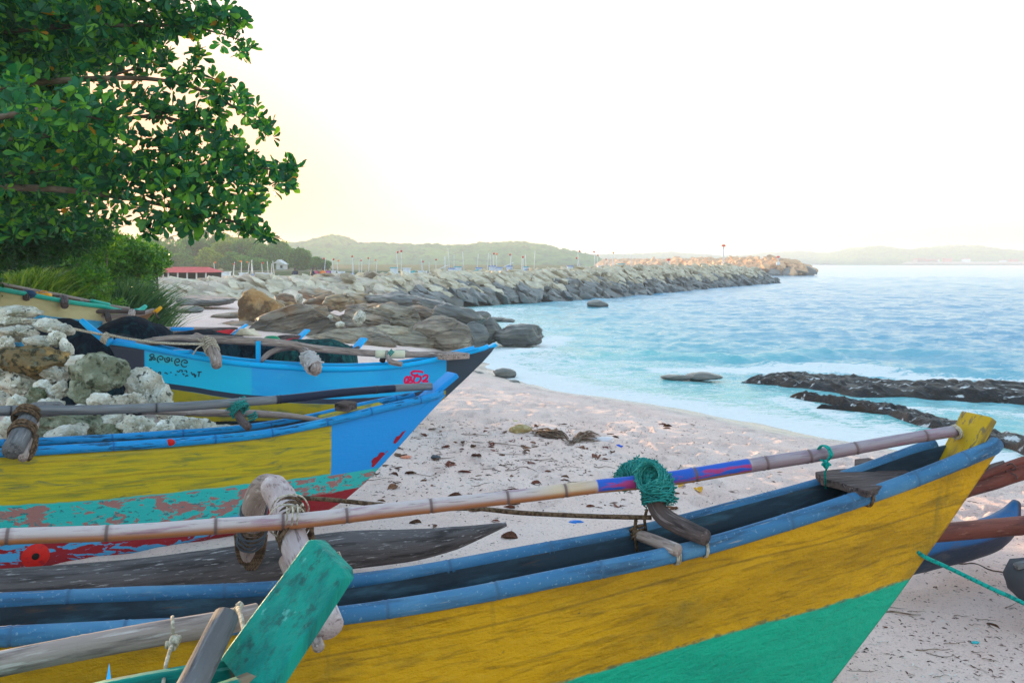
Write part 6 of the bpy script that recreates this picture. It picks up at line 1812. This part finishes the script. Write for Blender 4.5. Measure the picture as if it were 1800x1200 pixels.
m_brown_b = pmat('brown_boat_paint', (.20, .11, .06), [dict(c=(.4, .35, .2), s=(2, 2, 6), r=(.5, .62), a=.7), dict(c=(.75, .36, .005), bands=[(0, 1.50, None, .02, (3, 3, 3), .01), (2, None, .0, .02, (3, 3, 3), .01)]), dict(c=(.42, .40, .34), bands=[(0, 1.05, 1.5, .05, (3, 3, 3), .02), (2, 0, None, 0, (1, 1, 1), .01)], a=.8)], rough=.6)
Gt = Boat(P(40, 562, 13.6), P(270, 551, 14.4), .18)
rg = thing('outrigger_canoe', 'brown canoe with a pointed yellow bow beside the cream one', 'canoe', Gt.w(0, 0, 0))
gg = [(s, z) for s, z in (Gt.at(x, y, -.17) for x, y in ((40, 557), (100, 558), (170, 557), (220, 556), (250, 553), (266, 549), (277, 544)))]
se = gg[-1][0]
Gt.build_hull(rg, [m_brown_b, m_hull_in], gg + [(se + .1, gg[-1][1] + .05)], [(-.5, .1), (se, .1)], [(.15, se - .80), (.70, se - .26), (.95, se), (1.2, se + .25)], [(.1, -1.0), (1, -1.3)], [(s, z - .12) for s, z in gg], hb_end=.05, mid=.6)
Gt.rail('gunwale', -1, .03, m_drift, -.9, se - .05, seed=93, nodes_every=0)
Gt.rail('gunwale', 1, .03, m_drift, -.9, se - .05, seed=94, nodes_every=0)
tube('bow_post', [P(272, 549, 14.4), P(283, 540, 14.5)], [.04, .03], flat('yellow_tip', (.75, .36, .01)), rg, seg=8)
tube('top_pole', [P(0, 552, 13.2), P(70, 556, 13.5), P(150, 549, 13.9), P(200, 547, 14.1), P(255, 549, 14.3)], .035, m_darkwood, rg, seg=8, rough=.05)
tube('boom', [P(191, 562, 13.9), P(187, 548, 14.1)], [.05, .05], m_darkwood, rg, seg=8)
tube('boom', [P(230, 558, 14.0), P(232, 548, 14.2)], [.06, .06], m_drift, rg, seg=8)
tube('boom', [P(108, 572, 13.4), P(110, 558, 13.7)], [.07, .06], m_drift, rg, seg=8)
tube('hanging_cord', [P(273, 548, 14.3), P(276, 556, 14.3), P(279, 560, 14.3)], .015, m_darkwood, rg, seg=5)

# ---- three boats behind the nets, only their bows show
def small_boat(label, tip, mid_, D, hullc, tipc, zoff=0.0, ln=3.2, yawk=.25):
    a = P(mid_[0], mid_[1], D - yawk); b = P(tip[0], tip[1], D + yawk)
    bt = Boat(a, b, .15)
    r_ = thing('outrigger_canoe', label, 'canoe', bt.w(0, 0, 0))
    s1, z1 = bt.at(*tip); s0, z0 = bt.at(*mid_)
    gy = [(s1 - ln, z0 + .05), (s0, z0), ((s0 + s1) / 2, z0 + (z1 - z0) * .25), (s1 - .12, z1 - .13)]
    bt.build_hull(r_, [hullc, m_hull_in], gy, [(s1 - ln, -.05), (s1, -.05)], [(-.1, s1 - .75), (.4, s1 - .40), (z1 - .05, s1 - .08), (z1 + .3, s1 + .1)], [(-.1, s1 - ln + .5), (.8, s1 - ln)], [(s, z - .14) for s, z in gy], hb_end=.05)
    bt.rail('gunwale', -1, .022, m_darkwood, s1 - ln + .1, s1 - .2, nodes_every=0)
    bt.rail('gunwale', 1, .022, m_darkwood, s1 - ln + .1, s1 - .2, nodes_every=0)
    bowpost(bt, r_, ((s1 - .36, z1 - .22), (s1, z1)), .12, .035, tipc, wtop=.12)
    return bt, r_
m_rw = pmat('red_white_paint', (.55, .03, .05), [dict(c=(.75, .66, .5), bands=[(2, None, 0, .02, (3, 3, 3), .01)])], rough=.5)
m_rt = pmat('red_turquoise_paint', (.5, .04, .09), [dict(c=(.03, .5, .65), bands=[(2, None, 0, .02, (3, 3, 3), .01)])], rough=.5)
small_boat('canoe with a red and cream bow beyond the black nets', (433, 569), (360, 583), 16.5, m_rw, m_sky)
small_boat('canoe with a blue tip over a red and turquoise bow above the nets', (540, 578), (485, 598), 13.0, m_rt, m_sky)
small_boat('canoe hidden by dark netting with only its blue tip standing out', (639, 593), (596, 622), 11.6, flat('dark_hull_paint', (.04, .05, .06)), m_sky, ln=2.6)
tube('pole_on_sand', [P(285, 577, 17), P(330, 577.5, 17.2), P(400, 578, 17.6)], .035, m_drift, None, seg=8)
o = bpy.data.objects['pole_on_sand']; o.name = 'loose_pole'; tag(o, 'thin brown pole lying level with the red and cream bow', 'pole')
tube('blue_pole', [P(300, 578.5, 16.8), P(340, 578.6, 17.0)], .04, m_blue_b, None, seg=8)
tag(bpy.data.objects['blue_pole'], 'short blue pole beside the brown one behind the nets', 'pole')

# ---- outrigger coming in from the right edge
ro = thing('outrigger', 'canoe at the right edge showing only its reddish booms and dark blue float', 'canoe', P(1720, 990, 5.0))
fl = [P(1540, 1000, 4.62), P(1620, 972, 4.85), P(1690, 955, 5.05), P(1740, 938, 5.22), P(1770, 915, 5.35), P(1786, 884, 5.45)]
m_fl = pmat('dark_blue_float_paint', (.03, .05, .085), [dict(c=(.02, .13, .33), bands=[(1, .03, None, .02, (4, 4, 4), .008)]), dict(c=(.10, .10, .11), s=(4, 20, 20), r=(.55, .66), a=.7)], rough=.5, bump=(((8, 40, 40), .5, .006),))
tube('float', fl, [.075, .10, .105, .10, .075, .03], m_fl, ro, seg=18, step=.03, rough=.03)
tube('boom', [P(1560, 945, 4.45), P(1640, 937, 4.55), P(1720, 930, 4.62), P(1800, 923, 4.70), P(2050, 900, 4.9), V((4.75, 5.2, .52))], [.045, .048, .050, .052, .055], m_redwood, ro, seg=16, step=.05, rough=.04)
tube('boom', [P(1640, 890, 5.25), P(1690, 862, 5.35), P(1745, 845, 5.45), P(1800, 828, 5.5), P(2000, 770, 5.6), V((4.9, 6.0, .72))], [.035, .052, .055, .052, .05, .05], m_redwood, ro, seg=14, step=.05, rough=.05)
tube('stiffener', [P(1668, 862, 5.3), P(1720, 838, 5.38), P(1800, 808, 5.45), P(2000, 745, 5.55)], [.022, .024, .024, .02], m_redwood, ro, seg=10, step=.05, rough=.04)
joined('boom_lashing', [tube_data([P(1764, 812, 5.36), P(1738, 820, 5.34), P(1722, 832, 5.32), P(1712, 852, 5.30), P(1700, 868, 5.3), P(1690, 880, 5.3)], .012, seg=6, step=.03),
    tube_data([P(1722, 832, 5.32), P(1706, 858, 5.28), P(1694, 878, 5.3)], .010, seg=6)] + [coil(P(1775, 815, 5.40), P(1778, 840, 5.44), .03, 1.5, .004, 81, elong=(0, 0, .05))], m_darkwood, ro)
Rt = Boat((4.55, 2.6, 0), (5.35, 7.6, 0), .18)
rg_ = [(-.4, .95), (.6, .68), (2.5, .56), (4.2, .64), (5.1, .95)]
Rt.build_hull(ro, [flat('dark_red_hull_paint', (.22, .03, .03)), m_hull_in], rg_, [(-.4, .1), (1, -.05), (4, -.05), (5, .05)], [(0, 4.3), (.5, 4.7), (1.0, 5.1)], [(0, .4), (.5, .0), (1.0, -.4)], [(-1, .2), (6, .2)], hb_end=.06, mid=2.4)
ob = thing('hull_end', 'dark grey boat end just entering the frame at the right edge', 'boat end', P(1830, 1030, 4.3))
tube('body', [P(1784, 1020, 4.28), P(1796, 1016, 4.3), P(1830, 1018, 4.35), P(1960, 1000, 4.6)], [.055, .105, .12, .14], flat('grey_boat_paint', (.06, .065, .08)), ob, seg=8, step=.05)
tube('rim', [P(1786, 995, 4.26), P(1830, 985, 4.3), P(1960, 965, 4.5)], .02, m_greywood, ob, seg=8)
t_ = tube('teal_rope', [P(1611, 968, 3.52), P(1625, 978, 3.52), P(1660, 994, 3.50), P(1700, 1013, 3.46), P(1750, 1037, 3.42), P(1800, 1060, 3.38), P(2000, 1165, 3.2)], .0085, m_rope_teal, None, seg=8, step=.03, rough=.04, rsc=50)
tag(t_, 'taut teal rope tied to the front canoe stem running off to the right', 'rope')
# ------------------------------------------------------------------ fishing nets
m_net = pmat('black_fishing_net', (.008, .014, .026), [dict(c=(.012, .05, .07), s=(9, 9, 2.5), r=(.5, .62), a=.8), dict(c=(.03, .05, .07), s=(30, 30, 6), r=(.6, .7), a=.7)], rough=.95, bump=(((30, 30, 5), 1, .03), ((90, 90, 30), .8, .01)), spec=.1)
m_net2 = pmat('teal_fishing_net', (.012, .07, .075), [dict(c=(.03, .14, .13), s=(8, 8, 2.5), r=(.5, .62), a=.8), dict(c=(.01, .02, .03), s=(20, 20, 4), r=(.5, .6), a=.8), dict(c=(.25, .12, .06), s=(9, 9, 4), r=(.68, .72), a=.7)], rough=.95, bump=(((30, 30, 5), 1, .03),), spec=.1)
def net(label, spine, rad, mat, seed, y_flat=.7):
    """heap of netting draped along a spine: (px, py_top, D)"""
    C, T = smooth_path([P(*q) for q in spine], .05)
    n = len(C); m = 40
    R = np.interp(T, np.linspace(0, 1, len(rad)), rad)
    vs = []
    for i in range(n):
        g = gz(C[i][0], C[i][1]) - .1
        e = math.sqrt(max(0.0, 1 - abs(2 * T[i] - 1) ** 6)) + .02
        for j in range(m):
            a = math.pi * (j / (m - 1))
            y = -math.cos(a) * R[i] * e
            hz = (abs(math.sin(a)) ** .35)
            vs.append((C[i][0], C[i][1] + y, g + (C[i][2] - g) * hz * (.55 + .45 * e)))
    vs = np.array(vs)
    q = fbm(vs * np.array([2.2, 2.2, 1.2]) + seed, 4, seed) - .5
    q2 = fbm(vs * np.array([9, 9, 1.6]) + seed, 3, seed + 1) - .5
    vs[:, 1] += q * .25 + q2 * .12
    vs[:, 2] += (q * .16 + q2 * .03) * (vs[:, 2] > .2)
    i = np.arange(n - 1)[:, None] * m; j = np.arange(m - 1)[None]
    f = np.stack([i + j, i + j + 1, i + m + j + 1, i + m + j], -1).reshape(-1, 4)
    o = part('fishing_net', vs, f, mat, tc=vs)
    tag(o, label, 'net', 'fishing nets heaped on the boats')
net('black net draped between the stone pile and the blue stern post', [(50, 560, 10.4), (100, 564, 10.4), (150, 572, 10.4), (215, 584, 10.4), (272, 594, 10.4)], [.35, .4, .4, .4, .3], m_net, 1)
net('humped black net beyond the blue stern post, under the yellow bow', [(150, 572, 11.6), (195, 563, 11.6), (232, 554, 11.6), (258, 559, 11.6), (284, 575, 11.6), (304, 588, 11.6)], [.3, .4, .45, .45, .4, .3], m_net, 2)
net('long black net lying behind the letters of the light blue canoe', [(268, 592, 10.9), (330, 579, 11.0), (380, 579, 11.0), (420, 587, 11.0), (470, 595, 11.0), (512, 597, 11.0)], [.3, .4, .45, .4, .4, .3], m_net, 3)
net('dark teal net hung over the half-hidden canoe', [(470, 600, 10.9), (520, 596, 10.9), (570, 597, 10.9), (600, 602, 10.9), (632, 606, 10.9)], [.25, .3, .35, .35, .3], m_net2, 4)
gb_ = thing('basin', 'green plastic basin upturned on the black net', 'basin', P(477, 596, 11.6))
v, f, t = tube_data([P(477, 598, 11.5) , P(477, 594, 11.5), P(477, 590.5, 11.5)], [.12, .105, .07], seg=18); part('bowl', v, f, flat('green_plastic', (.0, .25, .12), .5), gb_, tc=t)
tube('rim', [P(477, 598, 11.5) + V((.12 * math.cos(a), .12 * math.sin(a), 0)) for a in np.linspace(0, 6.29, 17)], .008, flat('green_rim', (.0, .25, .12), .5), gb_, seg=6, resample=False)
m_sack = pmat('cream_sack', (.72, .62, .48), [dict(c=(.55, .46, .35), s=6, r=(.5, .6))], rough=.9)
for pts, lab in (([(411, 589.5, 11.9), (422, 577, 11.9), (430, 577, 11.95), (446, 589.5, 11.9)], 'peaked cream sack beside the red and cream bow'), ([(430, 596, 11.4), (444, 593, 11.4), (452, 593.5, 11.4), (464, 598, 11.4)], 'torn cream cloth scrap lying on the black net')):
    a = [P(*q) for q in pts]; b = [q + V((.05, .25, -.03)) for q in a]
    vs = np.array([q[:] for q in a + b]); n = len(a)
    fs = [tuple(range(n)), tuple(range(2 * n - 1, n - 1, -1))] + [(k, n + k, n + (k + 1) % n, (k + 1) % n) for k in range(n)]
    bm = bmesh.new(); bv = [bm.verts.new(q) for q in vs]
    for q in fs: bm.faces.new([bv[k] for k in q])
    bmesh.ops.subdivide_edges(bm, edges=bm.edges[:], cuts=3, use_grid_fill=True); bm.verts.index_update()
    co = np.array([v.co[:] for v in bm.verts]); co += (fbm(co * 9, 3, 5)[:, None] - .5) * .03
    o = part('sack', co, [tuple(v.index for v in q.verts) for q in bm.faces], m_sack, tc=co); bm.free()
    tag(o, lab, 'sack')

# ------------------------------------------------------------------ beach litter
m_dleaf = pmat('dry_brown_leaf', (.15, .055, .03), [dict(c=(.06, .025, .018), s=(9, 9, 9), r=(.5, .62)), dict(c=(.25, .12, .07), s=(20, 20, 20), r=(.56, .66), a=.7)], rough=.75, hue=.02, val=.5)
m_yleaf = pmat('fallen_yellow_leaf', (.62, .28, .02), [dict(c=(.4, .14, .02), s=(9, 9, 9), r=(.5, .62))], rough=.7, hue=.02, val=.2)
m_stick = pmat('dry_stick', (.13, .075, .05), [dict(c=(.25, .2, .16), s=(30, 90, 90), r=(.5, .6))], rough=.9, val=.3)
def curl(seed):
    rs = np.random.default_rng(seed)
    n, m = 8, 5
    vs = []
    cv, bd = rs.uniform(.25, .8), rs.uniform(-.5, .7)
    for i in range(n):
        t = i / (n - 1)
        wd = .30 * math.sin(math.pi * (t ** 1.25 * .93 + .04)) ** .75 + .012
        for j in range(m):
            u = (j / (m - 1) - .5) * 2
            ang = u * cv * 2.2
            vs.append((t - .5, math.sin(ang) * wd / max(.6, cv * 1.6), .12 + (1 - math.cos(ang)) * wd * .6 - bd * .3 * (t - .5) ** 2 + rs.normal() * .012))
    vs = np.array(vs); vs[:, 2] -= vs[:, 2].min()
    # give the leaf a real thickness
    low = vs - np.array([0, 0, .012])
    fs = [(i * m + j, i * m + j + 1, (i + 1) * m + j + 1, (i + 1) * m + j) for i in range(n - 1) for j in range(m - 1)]
    k = n * m
    fs += [tuple(q + k for q in f[::-1]) for f in fs]
    return np.vstack([vs, low]), fs
LM = [mesh('dry_leaf', *curl(50 + k), m_dleaf, tc=curl(50 + k)[0], smooth=True) for k in range(9)]
LY = [mesh('dry_leaf', *curl(80 + k), m_yleaf, tc=curl(80 + k)[0], smooth=True) for k in range(2)]
rl = random.Random(21)
def place_leaf(px, py, ln, yellow=False, lab=None, grp='fallen leaves scattered over the sand'):
    q = onsand(px, py)
    if shore_d(np.array([q.x]), np.array([q.y]))[0] < .8: return
    o = link('dry_leaf', rl.choice(LY if yellow else LM))
    o.location = q + V((0, 0, -.004))
    s = ln * rl.uniform(.8, 1.2)
    o.scale = (s, s * rl.uniform(.7, 1.25), s * rl.uniform(.6, 1.3))
    o.rotation_euler = (rl.uniform(-.25, .25), rl.uniform(-.15, .15), rl.uniform(0, 6.28))
    zone = ('close beside the blue bow' if px < 720 else 'left of the weed heap' if px < 860 and py < 850 else 'in front of the weed heap' if px < 1060 and py < 850 else
            'right of the weed heap' if px < 1400 and py < 850 else 'just above the float tip' if px < 900 else 'near the brown rope' if px < 1100 else 'seen over the far rail of the front canoe')
    zone2 = 'on the upper litter strip ' if py < 775 else 'on the middle litter strip ' if py < 815 else 'on the lower litter strip ' if py < 860 else ''
    sz = 'small' if ln < .075 else 'middling' if ln < .115 else 'large'
    tag(o, lab or f'{sz} dry brown leaf {zone2}{zone}', 'leaf', grp)
nl = 0
while nl < 215:
    px = rl.gauss(860, 170); py = 745 + abs(rl.gauss(0, 75))
    if not (620 < px < 1400 and 735 < py < 960): continue
    q = onsand(px, py)
    place_leaf(px, py, rl.uniform(.035, .115)); nl += 1
for k in range(38):
    place_leaf(rl.uniform(1460, 1800), rl.uniform(860, 1195), rl.uniform(.02, .05), lab='small dry leaf on the trampled sand at the right')
for px, py, l in ((835, 890, .13), (760, 925, .13), (705, 800, .14), (925, 793, .12), (1000, 760, .12), (1048, 805, .17), (785, 820, .12), (690, 858, .13), (1085, 888, .1), (800, 870, .1), (1290, 890, .18), (1745, 1100, .09), (1180, 895, .12)):
    place_leaf(px, py, l)
for px, py, lab in ((1197, 853, 'small yellow leaf left of the larger yellow one on the sand'), (1228, 861, 'larger yellow leaf on the sand beyond the blue pole'), (922, 734, 'yellow leaf far up the beach near the water'), (1345, 872, 'faded yellow leaf seen just over the far rail')):
    place_leaf(px, py, .10, True, lab, 'yellow leaves')
def stick(px, py, ln, ang, r=.004, lab=None, seed=0):
    lab = lab or f"{'short' if ln < .22 else 'long'} thin dry stick {'near the blue bow' if px < 760 else 'below the weed heap' if px < 1060 else 'right of the weed heap'} {'higher up the beach' if py < 790 else 'lower down the beach'}"
    q = onsand(px, py)
    rs = random.Random(seed)
    d = V((math.cos(ang), math.sin(ang), 0)) * ln
    pts = []
    for k in range(5):
        p = q + d * (k / 4 - .5) + V((rs.uniform(-1, 1) * ln * .05, rs.uniform(-1, 1) * ln * .08, 0))
        p.z = gz(p.x, p.y) + r * .8 + rs.uniform(0, .008)
        pts.append(p)
    o = tube('stick', pts, [r, r, r * .8, r * .6, r * .4], m_stick, None, seg=5, step=.08, rough=.1, rsc=60)
    tag(o, lab, 'stick', 'sticks and twigs on the sand')
for k in range(46):
    px = rl.gauss(880, 180); py = 750 + abs(rl.gauss(0, 70))
    if 600 < px < 1400 and py < 960: stick(px, py, rl.uniform(.12, .4), rl.uniform(-.6, .6) + rl.choice([0, 0, 1.5]), rl.uniform(.002, .005), seed=k)
for k in range(14):
    stick(rl.uniform(1480, 1800), rl.uniform(1060, 1195), rl.uniform(.05, .15), rl.uniform(-.5, .5), .002, 'short twig on the trampled sand at the right', seed=k + 100)
stick(1585, 1080, .19, -.12, .005, 'longest stick on the sand beside the green bottom', 201)
stick(1330, 880, .35, .1, .008, 'stout stick seen just over the far rail of the front canoe', 202)
stick(1640, 1145, .16, .2, .003, 'thin twig above the lower edge at the right', 203)
tube('loop', [onsand(x, y) + V((0, 0, .006)) for x, y in ((1655, 989), (1690, 992), (1712, 991), (1730, 998), (1745, 1004), (1785, 1009))], .004, m_rope, None, seg=5).name = 'thin_rope'
tag(bpy.data.objects['thin_rope'], 'thin dark line curling on the sand under the teal rope', 'rope')
# coconut frond and husk heap
fr_ = thing('palm_frond_heap', 'heap of dark dry palm fibres and weed washed up on the sand', 'debris', onsand(985, 772))
ds = []
for k in range(60):
    a = onsand(rl.uniform(930, 960), rl.uniform(756, 766)); b = onsand(rl.uniform(985, 1010), rl.uniform(772, 782))
    if k > 34: a = onsand(rl.uniform(1000, 1015), rl.uniform(775, 780)); b = onsand(rl.uniform(1035, 1060), rl.uniform(760, 778))
    m_ = (a + b) / 2 + V((rl.uniform(-.05, .05), rl.uniform(-.05, .05), rl.uniform(.02, .09)))
    ds.append(tube_data([a + V((0, 0, .01)), m_, b + V((0, 0, .01))], [.006, .014, .003], seg=5, step=.06, flat=.5))
joined('fibres', ds, m_stick, fr_, kind='stuff')
hk = rock('coconut_husk', onsand(915, 761) + V((0, 0, .04)), (.13, .09, .06), pmat('husk', (.36, .27, .12), [dict(c=(.5, .42, .25), s=20, r=(.5, .6))], rough=.95, bump=((60, 1, .01),)), 55, sub=3)
tag(hk, 'yellowish fibrous coconut husk at the left end of the weed heap', 'husk')
def scrap(px, py, dims, mat, lab, seed):
    o = rock('plastic_scrap', onsand(px, py) + V((0, 0, dims[2] * .5)), dims, mat, seed, sub=3, lump=.5, fine=.1, facet=7)
    tag(o, lab, 'litter', 'plastic scraps on the beach')
m_wp = flat('white_plastic', (.75, .70, .75), .3)
scrap(1062, 775, (.13, .10, .035), m_wp, 'crumpled white and pink plastic bag in the weed heap', 60)
scrap(1088, 786, (.04, .03, .02), flat('blue_plastic', (.02, .10, .6), .3), 'small bright blue plastic scrap right of the white bag', 61)
scrap(765, 806, (.05, .035, .025), m_dark, 'black lump on the sand right of the blue bow', 62)
scrap(745, 729, (.06, .02, .008), m_tur, 'turquoise plastic shred on the sand just right of the blue bow', 63)
scrap(712, 804, (.06, .04, .015), flat('salmon_plastic', (.75, .3, .2)), 'salmon coloured scrap near the blue bow', 64)
scrap(1010, 918, (.06, .03, .01), flat('blue_plastic_b', (.02, .18, .6), .3), 'pale blue plastic scrap above the far rail', 65)
scrap(1715, 1130, (.02, .012, .006), m_tur, 'tiny turquoise scrap on the trampled sand', 66)
scrap(902, 740, (.09, .02, .006), flat('green_yellow', (.4, .4, .05)), 'yellow-green strip of leaf far up the beach', 67)
# fine litter nobody would count
vs, fs = [], []
rs = np.random.default_rng(77)
k0 = 0
for k in range(5200):
    if k % 3 == 0: px, py = rs.uniform(1440, 1810), rs.uniform(830, 1215)
    else: px, py = rs.normal(900, 230), 735 + abs(rs.normal(0, 95))
    if not (560 < px < 1830 and 715 < py < 1220): continue
    q = onsand(px, py)
    if shore_d(np.array([q.x]), np.array([q.y]))[0] < .9: continue
    s = rs.uniform(.004, .016) * (1 if py < 900 else .6)
    a = rs.uniform(0, 6.28); el_ = rs.uniform(1, 3)
    for dx, dy, dz in ((-1, 0, 0), (0, -.5, .6), (1, 0, 0), (0, .5, .5), (0, 0, 1.0)):
        x_, y_ = dx * s * el_, dy * s
        vs.append((q.x + x_ * math.cos(a) - y_ * math.sin(a), q.y + x_ * math.sin(a) + y_ * math.cos(a), q.z - .001 + dz * s * .6))
    fs += [(k0, k0 + 1, k0 + 4), (k0 + 1, k0 + 2, k0 + 4), (k0 + 2, k0 + 3, k0 + 4), (k0 + 3, k0, k0 + 4)]
    k0 += 5
m_crumb = pmat('fine_litter', (.10, .05, .035), [dict(c=(.75, .70, .66), s=3.1, r=(.56, .58)), dict(c=(.03, .02, .02), s=5, r=(.6, .62))], rough=.9, coord='obj')
o = part('litter', vs, np.array(fs), m_crumb, smooth=False)
tag(o, 'fine brown crumbs, husks and shell bits strewn over the sand', 'litter'); o['kind'] = 'stuff'

# ------------------------------------------------------------------ haze over the bay
hz = bpy.data.materials.new('haze_air'); hz.use_nodes = True
nt = hz.node_tree; nt.nodes.clear()
out = nt.nodes.new('ShaderNodeOutputMaterial'); pv = nt.nodes.new('ShaderNodeVolumePrincipled')
pv.inputs['Color'].default_value = (.90, .95, 1.0, 1)
pv.inputs['Density'].default_value = HAZE
pv.inputs['Anisotropy'].default_value = .1
nt.links.new(pv.outputs[0], out.inputs['Volume'])
v, f, t = boxv((0, 2120, 12.2), (9400, 4700, 36))
o = part('haze', v, f, hz, smooth=False)
o['kind'] = 'stuff'
bpy.context.view_layer.update()
